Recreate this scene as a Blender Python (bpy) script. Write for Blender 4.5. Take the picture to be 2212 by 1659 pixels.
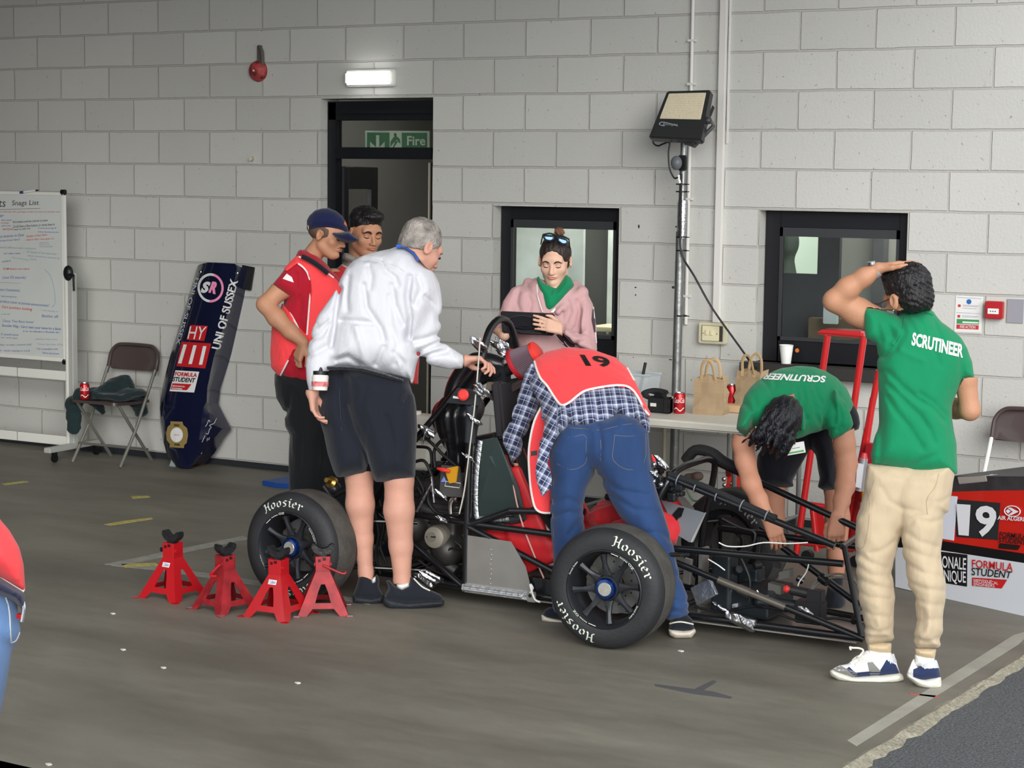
import bpy, bmesh, math, random
import numpy as np
from mathutils import Vector, Matrix
from mathutils.bvhtree import BVHTree
random.seed(7); RNG = np.random.default_rng(5)
for o in list(bpy.data.objects): bpy.data.objects.remove(o)
SC = bpy.context.scene; COL = SC.collection
# ---------------- camera (metres; wall face is Y=0, floor is Z=0) ----------------
FPX, IW, IH = 4164.14, 2212.0, 1659.0
YAW, PITCH, ROLL = -5.21313995e-01, -1.05336472e-01, 1.29083108e-02
CAM = np.array([10.0011287, -10.4745421, 1.98944705])
def _rot():
    cy, sy, cp, sp, cr, sr = math.cos(YAW), math.sin(YAW), math.cos(PITCH), math.sin(PITCH), math.cos(ROLL), math.sin(ROLL)
    f = np.array([sy*cp, cy*cp, sp]); r = np.array([cy, -sy, 0.]); u = np.cross(r, f)
    return cr*r+sr*u, -sr*r+cr*u, f
CR, CU, CF = _rot()
cd = bpy.data.cameras.new('camera'); co = bpy.data.objects.new('camera', cd); COL.objects.link(co)
cd.sensor_fit = 'HORIZONTAL'; cd.sensor_width = 36; cd.lens = 36*FPX/IW; cd.clip_end = 200; cd.clip_start = .1
co.matrix_world = Matrix(((CR[0], CU[0], -CF[0], CAM[0]), (CR[1], CU[1], -CF[1], CAM[1]), (CR[2], CU[2], -CF[2], CAM[2]), (0, 0, 0, 1)))
SC.camera = co
# ---------------- world, daylight, exposure ----------------
w = bpy.data.worlds.new('sky'); SC.world = w; w.use_nodes = True
nt = w.node_tree; bg = nt.nodes['Background']
tc = nt.nodes.new('ShaderNodeTexCoord'); sp_ = nt.nodes.new('ShaderNodeSeparateXYZ'); cr_ = nt.nodes.new('ShaderNodeValToRGB')
nt.links.new(tc.outputs['Generated'], sp_.inputs[0]); nt.links.new(sp_.outputs['Z'], cr_.inputs[0]); nt.links.new(cr_.outputs[0], bg.inputs[0])
cr_.color_ramp.elements[0].color = (.80, .86, .95, 1); cr_.color_ramp.elements[0].position = 0
cr_.color_ramp.elements[1].color = (.92, .96, 1, 1); cr_.color_ramp.elements[1].position = .6
bg.inputs[1].default_value = 1.0
sl = bpy.data.lights.new('sun', 'SUN'); sl.energy = 2.1; sl.angle = .7; sl.color = (1, .98, .95)
so = bpy.data.objects.new('sun', sl); COL.objects.link(so)
so.rotation_euler = Vector((-.60, .74, -.30)).to_track_quat('-Z', 'Y').to_euler()
SC.view_settings.view_transform = 'Standard'; SC.view_settings.look = 'None'
SC.view_settings.gamma = 1; SC.view_settings.use_curve_mapping = False; SC.view_settings.exposure = .55
# ---------------- placing helpers ----------------
def ray(x, y): return CF + (CR*(x-IW/2) - CU*(y-IH/2))/FPX
def PX(x, y, d): return CAM + ray(x, y)*d
def PY(x, y, Y): v = ray(x, y); return CAM + v*((Y-CAM[1])/v[1])
def PXX(x, y, X): v = ray(x, y); return CAM + v*((X-CAM[0])/v[0])
def PG(x, y, z=0.): v = ray(x, y); return CAM + v*((z-CAM[2])/v[2])
def PPL(x, y, p0, n): v = ray(x, y); return CAM + v*(np.dot(np.array(p0)-CAM, n)/np.dot(v, n))
def DEP(p): return float(np.dot(np.array(p)-CAM, CF))
def proj(P):
    d = P-CAM; z = d@CF
    return IW/2+FPX*(d@CR)/z, IH/2-FPX*(d@CU)/z, z
def DV(r, u, f): v = CR*r+CU*u+CF*f; return v/np.linalg.norm(v)
def nrm(v): v = np.array(v, float); return v/(np.linalg.norm(v)+1e-12)
# ---------------- materials ----------------
def lin(c): return tuple((x/12.92 if x <= .04045 else ((x+.055)/1.055)**2.4) for x in [v/255. for v in c])+(1,)
MATS = {}
def mat(name, rgb, rough=.6, metal=0., spec=.5, bump=0., bscale=40., var=0., vscale=5., sheen=0., coat=0., trans=0., emis=0., ior=1.45, alpha=1., stretch=None, bdist=.01):
    if name in MATS: return MATS[name]
    m = bpy.data.materials.new(name); m.use_nodes = True; n = m.node_tree; b = n.nodes['Principled BSDF']
    c = lin(rgb); b.inputs['Base Color'].default_value = c; b.inputs['Roughness'].default_value = rough
    b.inputs['Metallic'].default_value = metal; b.inputs['Specular IOR Level'].default_value = spec; b.inputs['IOR'].default_value = ior
    b.inputs['Sheen Weight'].default_value = sheen; b.inputs['Coat Weight'].default_value = coat; b.inputs['Transmission Weight'].default_value = trans
    b.inputs['Alpha'].default_value = alpha
    if emis: b.inputs['Emission Color'].default_value = c; b.inputs['Emission Strength'].default_value = emis
    tc = n.nodes.new('ShaderNodeTexCoord'); mp = n.nodes.new('ShaderNodeMapping'); n.links.new(tc.outputs['Object'], mp.inputs[0])
    if stretch: mp.inputs['Scale'].default_value = stretch
    if var:
        t = n.nodes.new('ShaderNodeTexNoise'); t.inputs['Scale'].default_value = vscale; t.inputs['Detail'].default_value = 6
        n.links.new(mp.outputs[0], t.inputs[0]); mx = n.nodes.new('ShaderNodeMix'); mx.data_type = 'RGBA'
        mx.inputs[6].default_value = tuple(v*(1-var) for v in c[:3])+(1,); mx.inputs[7].default_value = tuple(min(1, v*(1+var)) for v in c[:3])+(1,)
        rp = n.nodes.new('ShaderNodeMapRange'); rp.inputs[1].default_value = .3; rp.inputs[2].default_value = .7
        n.links.new(t.outputs[0], rp.inputs[0]); n.links.new(rp.outputs[0], mx.inputs[0]); n.links.new(mx.outputs[2], b.inputs['Base Color'])
    if bump:
        t = n.nodes.new('ShaderNodeTexNoise'); t.inputs['Scale'].default_value = bscale; t.inputs['Detail'].default_value = 5
        bp = n.nodes.new('ShaderNodeBump'); bp.inputs['Strength'].default_value = bump; bp.inputs['Distance'].default_value = bdist
        n.links.new(mp.outputs[0], t.inputs[0]); n.links.new(t.outputs[0], bp.inputs['Height']); n.links.new(bp.outputs[0], b.inputs['Normal'])
    MATS[name] = m; return m
# ---------------- object helpers ----------------
OFF = {}
def tag(o, label=None, cat=None, group=None, kind=None):
    if label: o['label'] = label
    if cat: o['category'] = cat
    if group: o['group'] = group
    if kind: o['kind'] = kind
    return o
def thing(name, label, cat, loc=(0, 0, 0), group=None, kind=None):
    o = bpy.data.objects.new(name, None); COL.objects.link(o); o.location = tuple(loc); o.empty_display_size = .1
    OFF[o] = np.array(loc, float); return tag(o, label, cat, group, kind)
def mkobj(name, V, F, m=None, parent=None, smooth=False, loc=None, local=False, mi=None):
    me = bpy.data.meshes.new(name); V = np.asarray(V, np.float64).reshape(-1, 3)
    off = np.zeros(3)
    if parent is not None and not local: off = OFF.get(parent, np.zeros(3))
    elif loc is not None: off = np.array(loc, float)
    V = V-off
    if isinstance(F, np.ndarray):
        nf, k = F.shape; me.vertices.add(len(V)); me.vertices.foreach_set('co', V.astype(np.float32).ravel())
        me.loops.add(nf*k); me.loops.foreach_set('vertex_index', F.astype(np.int32).ravel())
        me.polygons.add(nf); me.polygons.foreach_set('loop_start', np.arange(0, nf*k, k, dtype=np.int32))
        me.update(calc_edges=True); me.validate()
    else:
        me.from_pydata([tuple(v) for v in V], [], [tuple(int(i) for i in f) for f in F]); me.update()
    if m is not None:
        for q in (m if isinstance(m, (list, tuple)) else [m]): me.materials.append(q)
    if mi is not None: me.polygons.foreach_set('material_index', np.asarray(mi, np.int32))
    if smooth: me.polygons.foreach_set('use_smooth', np.ones(len(me.polygons), bool))
    o = bpy.data.objects.new(name, me); COL.objects.link(o)
    if parent is not None: o.parent = parent; OFF[o] = OFF.get(parent, np.zeros(3)) if not local else np.zeros(3)
    elif loc is not None: o.location = tuple(loc); OFF[o] = off
    return o
def auto(o, ang=35):
    me = o.data; bm = bmesh.new(); bm.from_mesh(me)
    bmesh.ops.recalc_face_normals(bm, faces=bm.faces)
    for f in bm.faces: f.smooth = True
    a = math.radians(ang)
    for e in bm.edges:
        if len(e.link_faces) == 2: e.smooth = e.calc_face_angle(0) < a
        else: e.smooth = False
    bm.to_mesh(me); bm.free(); return o
def catmull(P, n=6, closed=False):
    P = [np.array(p, float) for p in P]; out = []; L = len(P)
    if L < 3 and not closed: return P
    for i in range(L if closed else L-1):
        g = lambda j: P[j % L] if closed else P[min(max(j, 0), L-1)]
        p0, p1, p2, p3 = g(i-1), g(i), g(i+1), g(i+2)
        for k in range(n):
            t = k/n; out.append(.5*((2*p1)+(-p0+p2)*t+(2*p0-5*p1+4*p2-p3)*t*t+(-p0+3*p1-3*p2+p3)*t**3))
    if not closed: out.append(P[-1])
    return out
LAST = [None]; SUBN = {'stitched_seam', 'white_piping', 'lettering', 'sleeve_badge', 'cap_button', 'cap_emblem', 'cap_buckle', 'shoe_panel', 'shoelace', 'maroon_stripe', 'eyebrow', 'eyelashes', 'eyelid_crease', 'upper_lip', 'lower_lip', 'moustache', 'eye', 'badge_stripe', 'badge_print'}
class M:
    def __init__(s): s.V = []; s.F = []; s.mi = []; s.cur = 0
    def add(s, V, F):
        b = len(s.V); s.V += [tuple(v) for v in V]; s.F += [tuple(b+i for i in f) for f in F]; s.mi += [s.cur]*len(F); return s
    def box(s, c, size, R=None):
        c = np.array(c, float); h = np.array(size, float)/2; R = np.eye(3) if R is None else np.array(R)  # R rows = axes
        V = [c+sx*h[0]*R[0]+sy*h[1]*R[1]+sz*h[2]*R[2] for sz in (-1, 1) for sy in (-1, 1) for sx in (-1, 1)]
        return s.add(V, [(0, 2, 3, 1), (4, 5, 7, 6), (0, 1, 5, 4), (2, 6, 7, 3), (0, 4, 6, 2), (1, 3, 7, 5)])
    def box2(s, a, b):
        a = np.array(a, float); b = np.array(b, float); return s.box((a+b)/2, np.abs(b-a))
    def tube(s, P, r, seg=10, smooth=0, closed=False, cap=True, flat=None):
        if smooth: P = catmull(P, smooth, closed)
        P = [np.array(p, float) for p in P]; n = len(P); r = list(r) if hasattr(r, '__len__') else [r]*n
        if len(r) != n: r = list(np.interp(np.linspace(0, 1, n), np.linspace(0, 1, len(r)), r))
        T = []
        for i in range(n):
            a = P[(i-1) % n] if (closed or i > 0) else P[i]; b = P[(i+1) % n] if (closed or i < n-1) else P[i]; T.append(nrm(b-a))
        u = nrm(np.cross(T[0], [0, 0, 1]) if abs(T[0][2]) < .9 else np.cross(T[0], [1, 0, 0])); V = []
        for i in range(n):
            u = nrm(u-np.dot(u, T[i])*T[i]); v = np.cross(T[i], u)
            for k in range(seg):
                a = 2*math.pi*k/seg; V.append(P[i]+r[i]*(math.cos(a)*u*(flat or 1)+math.sin(a)*v))
        F = []
        for i in range(n if closed else n-1):
            for k in range(seg):
                a = i*seg+k; b = i*seg+(k+1) % seg; j = ((i+1) % n)*seg; F.append((a, b, j+(k+1) % seg, j+k))
        if cap and not closed: F += [tuple(range(seg))[::-1], tuple((n-1)*seg+k for k in range(seg))]
        return s.add(V, F)
    def cyl(s, a, b, r, r2=None, seg=20): return s.tube([a, b], [r, r if r2 is None else r2], seg)
    def lathe(s, prof, c, ax=(0, 0, 1), seg=32, closed=False, a0=0, a1=2*math.pi):
        ax = nrm(ax); u = nrm(np.cross(ax, [1, 0, 0]) if abs(ax[0]) < .9 else np.cross(ax, [0, 1, 0])); v = np.cross(ax, u)
        full = abs(a1-a0-2*math.pi) < 1e-6; n = seg if full else seg+1; V = []
        for r, h in prof:
            for k in range(n):
                a = a0+(a1-a0)*k/seg; V.append(np.array(c)+ax*h+r*(math.cos(a)*u+math.sin(a)*v))
        F = []; m = len(prof)
        for i in range(m if closed else m-1):
            for k in range(seg):
                k2 = (k+1) % n; j = (i+1) % m; F.append((i*n+k, i*n+k2, j*n+k2, j*n+k))
        return s.add(V, F)
    def prism(s, poly, d):
        poly = [np.array(p, float) for p in poly]; d = np.array(d, float); n = len(poly)
        return s.add(poly+[p+d for p in poly], [tuple(range(n))[::-1], tuple(range(n, 2*n))]+[(i, (i+1) % n, n+(i+1) % n, n+i) for i in range(n)])
    def sph(s, c, r, seg=14, R=None):
        r = np.array(r if hasattr(r, '__len__') else [r]*3, float); R = np.eye(3) if R is None else np.array(R); V = []; F = []; h = seg//2
        for i in range(h+1):
            t = math.pi*i/h
            for k in range(seg):
                a = 2*math.pi*k/seg; V.append(np.array(c)+(np.array([math.sin(t)*math.cos(a), math.sin(t)*math.sin(a), math.cos(t)])*r)@R)
        for i in range(h):
            for k in range(seg): F.append((i*seg+k, (i+1)*seg+k, (i+1)*seg+(k+1) % seg, i*seg+(k+1) % seg))
        return s.add(V, F)
    def build(s, name, m, parent=None, smooth=True, bevel=0, ang=35, **kw):
        if not s.V: return None
        if name in SUBN and LAST[0] is not None and LAST[0].parent == parent: parent = LAST[0]
        o = mkobj(name, s.V, s.F, m, parent, mi=s.mi if isinstance(m, (list, tuple)) else None, **kw)
        if bevel or smooth:
            bm = bmesh.new(); bm.from_mesh(o.data); bmesh.ops.remove_doubles(bm, verts=bm.verts, dist=1e-6)
            bmesh.ops.recalc_face_normals(bm, faces=bm.faces)
            if bevel:
                es = [e for e in bm.edges if len(e.link_faces) == 2 and e.calc_face_angle(0) > .6]
                bmesh.ops.bevel(bm, geom=es, offset=bevel, segments=2, affect='EDGES', clamp_overlap=True)
            bm.to_mesh(o.data); bm.free()
            if smooth: auto(o, ang)
        return o
def struct(o): o['kind'] = 'structure'; return o
# ---------------- signed distance modelling ----------------
class S:
    def __init__(s, vox=.006): s.vox = vox; s.ops = []
    def _a(s, bb, fn, k, op='u'): s.ops.append((np.array(bb[0], float), np.array(bb[1], float), fn, k, op)); return s
    def cone(s, a, b, ra, rb, k=.01, n=None, fl=1., op='u', end=False, start=False):
        a = np.array(a, float); b = np.array(b, float); ba = b-a; L2 = ba@ba+1e-12; R = max(ra, rb); dirn = ba/math.sqrt(L2)
        nn = None if n is None else nrm(n)
        def fn(P):
            q = P-a; t = np.clip(q@ba/L2, 0, 1); e = q-t[:, None]*ba; r = ra+(rb-ra)*t
            l = np.sqrt((e*e).sum(1))+1e-9
            if nn is not None:
                en = e@nn; e2 = e+np.outer(en*(1/fl-1), nn); l2 = np.sqrt((e2*e2).sum(1))+1e-9; d = (l2-r)*l/l2
            else: d = l-r
            if end: d = np.maximum(d, (P-b)@dirn)
            if start: d = np.maximum(d, -(P-a)@dirn)
            return d
        R = R*max(1, fl); return s._a((np.minimum(a, b)-R, np.maximum(a, b)+R), fn, k, op)
    def ell(s, c, rad, ax=None, k=.01, op='u'):
        c = np.array(c, float); rad = np.array(rad if hasattr(rad, '__len__') else [rad]*3, float); A = np.eye(3) if ax is None else np.array(ax)
        def fn(P):
            q = P-c; e = (q@A.T)/rad; l = np.sqrt((e*e).sum(1))+1e-9; return (l-1)*np.sqrt((q*q).sum(1))/l
        R = rad.max(); return s._a((c-R, c+R), fn, k, op)
    def box(s, c, h, ax=None, r=.01, k=.005, op='u'):
        c = np.array(c, float); h = np.array(h, float); A = np.eye(3) if ax is None else np.array(ax)
        def fn(P):
            q = np.abs((P-c)@A.T)-(h-r); return np.sqrt((np.maximum(q, 0)**2).sum(1))+np.minimum(q.max(1), 0)-r
        R = np.linalg.norm(h); return s._a((c-R, c+R), fn, k, op)
    def plane(s, p, n):   # keep the side opposite to n
        p = np.array(p, float); n = nrm(n); s.ops.append((None, None, lambda P: (P-p)@n, 0, 'i')); return s
    def puff(s, poly, d, T, R=None, k=.01, op='u', prof=.5, smooth=0, off=0.):
        # solid with a traced outline: poly in frame px, d = depth of its mid surface (number or [(x,y,depth)...]), T = half thickness, R = rounding
        poly = [np.array(p, float) for p in poly]
        if smooth: poly = catmull(poly, smooth, True)
        poly = np.array(poly); x0, y0 = poly.min(0)-30; x1, y1 = poly.max(0)+30; st = 2.
        xs = np.arange(x0, x1+st, st); ys = np.arange(y0, y1+st, st); gx, gy = np.meshgrid(xs, ys, indexing='ij'); q = np.stack([gx.ravel(), gy.ravel()], 1)
        dm = np.full(len(q), 1e9); ins = np.zeros(len(q), bool); n = len(poly)
        for i in range(n):
            a = poly[i]; b = poly[(i+1) % n]; e = b-a; w = q-a; t = np.clip(w@e/(e@e+1e-9), 0, 1); dd = w-t[:, None]*e; dm = np.minimum(dm, (dd*dd).sum(1))
            c = ((a[1] <= q[:, 1]) != (b[1] <= q[:, 1])); 
            with np.errstate(divide='ignore', invalid='ignore'): xi = a[0]+(q[:, 1]-a[1])*(e[0])/(e[1] if e[1] else 1e-9)
            ins ^= (c & (q[:, 0] < xi))
        sd = np.where(ins, -1, 1)*np.sqrt(dm); sd = sd.reshape(gx.shape)
        if hasattr(d, '__len__'):
            A = np.array([[1, p[0], p[1]] for p in d], float); co_ = np.linalg.lstsq(A, np.array([p[2] for p in d], float), rcond=None)[0]
        else: co_ = np.array([d, 0, 0], float)
        R_ = R if R else T; dav = co_[0]+co_[1]*poly[:, 0]+co_[2]*poly[:, 1]
        pts = [PX(p[0], p[1], z+e) for p, z in zip(poly, dav) for e in (-T, T)]; lo = np.min(pts, 0); hi = np.max(pts, 0)
        def fn(P):
            x, y, z = proj(P); fx = np.clip((x-x0)/st, 0, sd.shape[0]-1.001); fy = np.clip((y-y0)/st, 0, sd.shape[1]-1.001)
            ix = fx.astype(int); iy = fy.astype(int); fx -= ix; fy -= iy
            v = sd[ix, iy]*(1-fx)*(1-fy)+sd[ix+1, iy]*fx*(1-fy)+sd[ix, iy+1]*(1-fx)*fy+sd[ix+1, iy+1]*fx*fy
            m = v*z/FPX+off; zc = co_[0]+co_[1]*x+co_[2]*y; dz = np.abs(z-zc)
            qx = np.maximum(m+R_, 0); qz = dz*(R_/T); return (np.sqrt(qx*qx+qz*qz)-R_)*min(1, T/R_)
        return s._a((lo-.02, hi+.02), fn, k, op)
    def prismcut(s, poly, smooth=0, keep=True, off=0.):   # keep only what lies inside (outside) the outline, over the whole depth
        t = S(); t.puff(poly, 9., 20., R=.001, smooth=smooth); fn0 = t.ops[0][2]
        def fn(P): v = fn0(P)+off; return v if keep else -v
        s.ops.append((None, None, fn, 0, 'i')); return s
    def disp(s, fn): s.ops.append((None, None, fn, 0, 'd')); return s
    def field(s, P):
        D = np.full(len(P), .5)
        for lo, hi, fn, k, op in s.ops:
            D = s._op(D, fn(P), k, op)
        return D
    @staticmethod
    def _op(D, v, k, op):
        if op == 'i': return np.maximum(D, v)
        if op == 'd': return D+v
        if op == 'u':
            if k <= 0: return np.minimum(D, v)
            h = np.clip(.5+.5*(D-v)/k, 0, 1); return D*(1-h)+v*h-k*h*(1-h)
        if op == 's':
            v = -v
            if k <= 0: return np.maximum(D, v)
            h = np.clip(.5-.5*(D-v)/k, 0, 1); return D*(1-h)+v*h+k*h*(1-h)
    def mesh(s):
        u = [o for o in s.ops if o[4] == 'u']; lo = np.min([o[0] for o in u], 0)-3*s.vox; hi = np.max([o[1] for o in u], 0)+3*s.vox; h = s.vox
        n = np.ceil((hi-lo)/h).astype(int)+1; G = np.full(n, .5, np.float32); ax = [lo[i]+h*np.arange(n[i]) for i in range(3)]
        for a, b, fn, k, op in s.ops:
            if a is None:
                idx = np.nonzero(np.abs(G) < .08 if op == 'd' else G < .04); P = np.stack([ax[i][idx[i]] for i in range(3)], 1)
                if len(P): G[idx] = s._op(G[idx].astype(float), fn(P), k, op)
                continue
            pad = k+2.5*h; i0 = np.clip(np.floor((a-pad-lo)/h).astype(int), 0, n-1); i1 = np.clip(np.ceil((b+pad-lo)/h).astype(int)+1, 1, n)
            if (i1 <= i0).any(): continue
            g = np.meshgrid(*[ax[i][i0[i]:i1[i]] for i in range(3)], indexing='ij'); P = np.stack([x.ravel() for x in g], 1)
            sl_ = tuple(slice(i0[i], i1[i]) for i in range(3)); sub = G[sl_]
            G[sl_] = s._op(sub.ravel().astype(float), fn(P), k, op).reshape(sub.shape)
        G = np.pad(G, 1, constant_values=.5); lo = lo-h
        return surfnet(G, lo, h)
    def build(s, name, m, parent=None, **kw):
        V, F = s.mesh(); s.V = V; s.F = F
        o = mkobj(name, V, F, m, parent, smooth=True, **kw); return o
def surfnet(G, lo, h):
    s = G < 0; nx, ny, nz = G.shape
    c = np.zeros((nx-1, ny-1, nz-1), np.uint8)
    for i in (0, 1):
        for j in (0, 1):
            for k in (0, 1): c += s[i:nx-1+i, j:ny-1+j, k:nz-1+k]
    act = (c > 0) & (c < 8); ids = np.full(act.shape, -1, np.int64); I = np.stack(np.nonzero(act), 1); ids[act] = np.arange(len(I))
    acc = np.zeros((len(I), 3)); cnt = np.zeros(len(I))
    cs = [(i, j, k) for i in (0, 1) for j in (0, 1) for k in (0, 1)]
    for a in cs:
        for ax in range(3):
            if a[ax]: continue
            b = list(a); b[ax] = 1
            ga = G[I[:, 0]+a[0], I[:, 1]+a[1], I[:, 2]+a[2]]; gb = G[I[:, 0]+b[0], I[:, 1]+b[1], I[:, 2]+b[2]]
            m = (ga < 0) != (gb < 0); t = ga[m]/(ga[m]-gb[m]); p = np.tile(np.array(a, float), (m.sum(), 1)); p[:, ax] += t; acc[m] += p; cnt[m] += 1
    V = (I+acc/cnt[:, None])*h+lo; F = []
    for ax in range(3):
        o1, o2 = [(1, 2), (2, 0), (0, 1)][ax]; sl0 = [slice(None)]*3; sl1 = [slice(None)]*3; sl0[ax] = slice(0, -1); sl1[ax] = slice(1, None)
        a = s[tuple(sl0)]; b = s[tuple(sl1)]; E = np.stack(np.nonzero(a != b), 1); fl = a[tuple(E.T)]
        def cell(d1, d2): q = E.copy(); q[:, o1] -= d1; q[:, o2] -= d2; return q
        qs = [cell(0, 0), cell(1, 0), cell(1, 1), cell(0, 1)]
        ok = np.ones(len(E), bool)
        for q in qs: ok &= (q >= 0).all(1) & (q < np.array(act.shape)).all(1)
        f = np.stack([ids[tuple(q[ok].T)] for q in qs], 1); fl = fl[ok]; f[~fl] = f[~fl][:, ::-1]; F.append(f)
    F = np.concatenate(F); F = F[(F >= 0).all(1)]
    # light relaxation
    return V, F
def relax(V, F, n=2, lam=.5):
    e = np.concatenate([F[:, [0, 1]], F[:, [1, 2]], F[:, [2, 3]], F[:, [3, 0]]]); e = np.concatenate([e, e[:, ::-1]])
    deg = np.bincount(e[:, 0], minlength=len(V))[:, None]
    for _ in range(n):
        A = np.stack([np.bincount(e[:, 0], weights=V[e[:, 1], i], minlength=len(V)) for i in range(3)], 1)/np.maximum(deg, 1); V = V+(A-V)*lam
    return V
def sdf_obj(s, name, m, parent=None, rel=1, **kw):
    V, F = s.mesh()
    if rel: V = relax(V, F, rel)
    s.V, s.F = V, F; return mkobj(name, V, F, m, parent, smooth=True, **kw)
def bvh(*ss):
    V = []; F = []; b = 0
    for s in ss:
        V += [Vector(v) for v in np.asarray(s.V)]; F += [tuple(int(i)+b for i in f) for f in s.F]; b = len(V)
    return BVHTree.FromPolygons(V, F)
def hit(bv, x, y, off=.002, d0=3.):
    r = ray(x, y); o = CAM+r*d0; h = bv.ray_cast(Vector(o), Vector(nrm(r)))
    if h[0] is None: return None
    n = np.array(h[1]); n = n if n@r < 0 else -n; return np.array(h[0])+n*off
def folds(amp, sc=9., direction=(0, 0, 1), st=3., seed=0, warp=1.):
    # cloth folds: ridges running roughly along `direction`
    d = nrm(direction); a = nrm(np.cross(d, [.3, .9, .2])); b = np.cross(d, a); rg = np.random.default_rng(seed); ph = rg.uniform(0, 6.28, 12)
    def fn(P):
        u = P@a*sc; v = P@b*sc; w = P@d*sc/st
        x = u+warp*np.sin(w*1.3+ph[0])+.6*np.sin(v*1.1+ph[1]); y = v+warp*np.sin(w*1.7+ph[2])+.6*np.sin(u*.9+ph[3])
        f = np.sin(x*2+ph[4])*np.cos(y*1.6+ph[5])+.5*np.sin(x*4.3+w*2+ph[6])*np.sin(y*3.7+ph[7])
        return amp*f*.6
    return fn
def creases(lst, w=.012, depth=.008):
    # each: ([(x,y,d)...], amp) groove (amp>0) or ridge (<0) following a line on the cloth
    segs = []
    for pts, amp in lst:
        P = [PX(*p) for p in pts]; 
        for i in range(len(P)-1): segs.append((P[i], P[i+1], amp))
    def fn(P):
        out = np.zeros(len(P)); 
        for a, b, amp in segs:
            ba = b-a; t = np.clip((P-a)@ba/(ba@ba), 0, 1); e = P-a-t[:, None]*ba; e = e-np.outer(e@CF, CF); d2 = (e*e).sum(1)
            out = np.where(np.abs(out) > np.abs(amp*np.exp(-d2/(w*w))), out, amp*np.exp(-d2/(w*w)))
        return out*depth
    return fn
# ---------------- lettering ----------------
def textmesh(s, bold=0., shear=0., cell=0., font=None):
    cu = bpy.data.curves.new('t', 'FONT'); cu.body = s; cu.offset = bold; cu.shear = shear; cu.fill_mode = 'FRONT'; cu.resolution_u = 3
    ob = bpy.data.objects.new('t', cu); COL.objects.link(ob); dg = bpy.context.evaluated_depsgraph_get(); dg.update()
    me = ob.evaluated_get(dg).to_mesh(); bm = bmesh.new(); bm.from_mesh(me)
    ob.evaluated_get(dg).to_mesh_clear(); bpy.data.objects.remove(ob); bpy.data.curves.remove(cu)
    xs = [v.co.x for v in bm.verts]; ys = [v.co.y for v in bm.verts]; x0, x1, y0, y1 = min(xs), max(xs), min(ys), max(ys)
    for v in bm.verts: v.co.x = (v.co.x-x0)/(x1-x0); v.co.y = (v.co.y-y0)/(y1-y0); v.co.z = 0
    if cell:
        for ax, c in ((0, cell), (1, .14)):
            t = c
            while t < 1:
                co_ = [0, 0, 0]; co_[ax] = t; no = [0, 0, 0]; no[ax] = 1
                bmesh.ops.bisect_plane(bm, geom=bm.verts[:]+bm.edges[:]+bm.faces[:], plane_co=co_, plane_no=no); t += c
    bm.verts.ensure_lookup_table(); V = np.array([v.co[:2] for v in bm.verts]); F = [tuple(v.index for v in f.verts) for f in bm.faces]; bm.free()
    return V, F
def bil(q, u, v):  # q = TL, TR, BR, BL ; v up
    q = [np.array(p, float) for p in q]; return (q[3]*(1-u)+q[2]*u)*(1-v)+(q[0]*(1-u)+q[1]*u)*v
def letter3(m, s, quad, off=.0015, mi=0, **kw):    # lettering in a 3-D quad TL,TR,BR,BL
    V, F = textmesh(s, **kw); n = nrm(np.cross(np.array(quad[1])-quad[0], np.array(quad[0])-quad[3]))
    m.cur = mi; m.add([bil(quad, u, v)+n*off for u, v in V], F); return m
def letter_on(m, s, quad, bv, off=.003, **kw):     # lettering printed on a curved surface; quad in frame px
    kw.setdefault('cell', .04); V, F = textmesh(s, **kw); P = []; last = None
    for u, v in V:
        x, y = bil(quad, u, v); h = hit(bv, x, y, off); P.append(h)
    good = [i for i, p in enumerate(P) if p is not None]
    if not good: return m
    F = [f for f in F if all(P[i] is not None for i in f)]; P = [p if p is not None else P[good[0]] for p in P]
    m.add(P, F); return m
def patch_on(m, poly, bv, off=.002, cell=6, back=False):   # sticker following a curved surface; poly in frame px
    poly = np.array(poly, float); bm = bmesh.new(); bm.faces.new([bm.verts.new((p[0], p[1], 0)) for p in poly])
    for ax in (0, 1):
        t = poly[:, ax].min()+cell
        while t < poly[:, ax].max():
            co_ = [0, 0, 0]; co_[ax] = t; no = [0, 0, 0]; no[ax] = 1
            bmesh.ops.bisect_plane(bm, geom=bm.verts[:]+bm.edges[:]+bm.faces[:], plane_co=co_, plane_no=no); t += cell
    bm.verts.index_update(); P = [hit(bv, v.co.x, v.co.y, off) for v in bm.verts]; F = [tuple(v.index for v in f.verts) for f in bm.faces]; bm.free()
    F = [f for f in F if all(P[i] is not None for i in f)]; P = [p if p is not None else CAM*0 for p in P]
    used = sorted({i for f in F for i in f}); mp = {i: j for j, i in enumerate(used)}
    m.add([P[i] for i in used], [tuple(mp[i] for i in f) for f in F]); return m
def stroke_on(m, pts, bv, r=.004, off=0., sm=5, flat=None, seg=8):
    P = []
    for p in catmull([np.array(p, float) for p in pts], sm): 
        h = hit(bv, p[0], p[1], off)
        if h is not None: P.append(h)
    if len(P) > 2: P = [P[0]]+[(P[i-1]+P[i]*2+P[i+1])/4 for i in range(1, len(P)-1)]+[P[-1]]
    if len(P) > 1: m.tube(P, r, seg, flat=flat)
    return m
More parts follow.
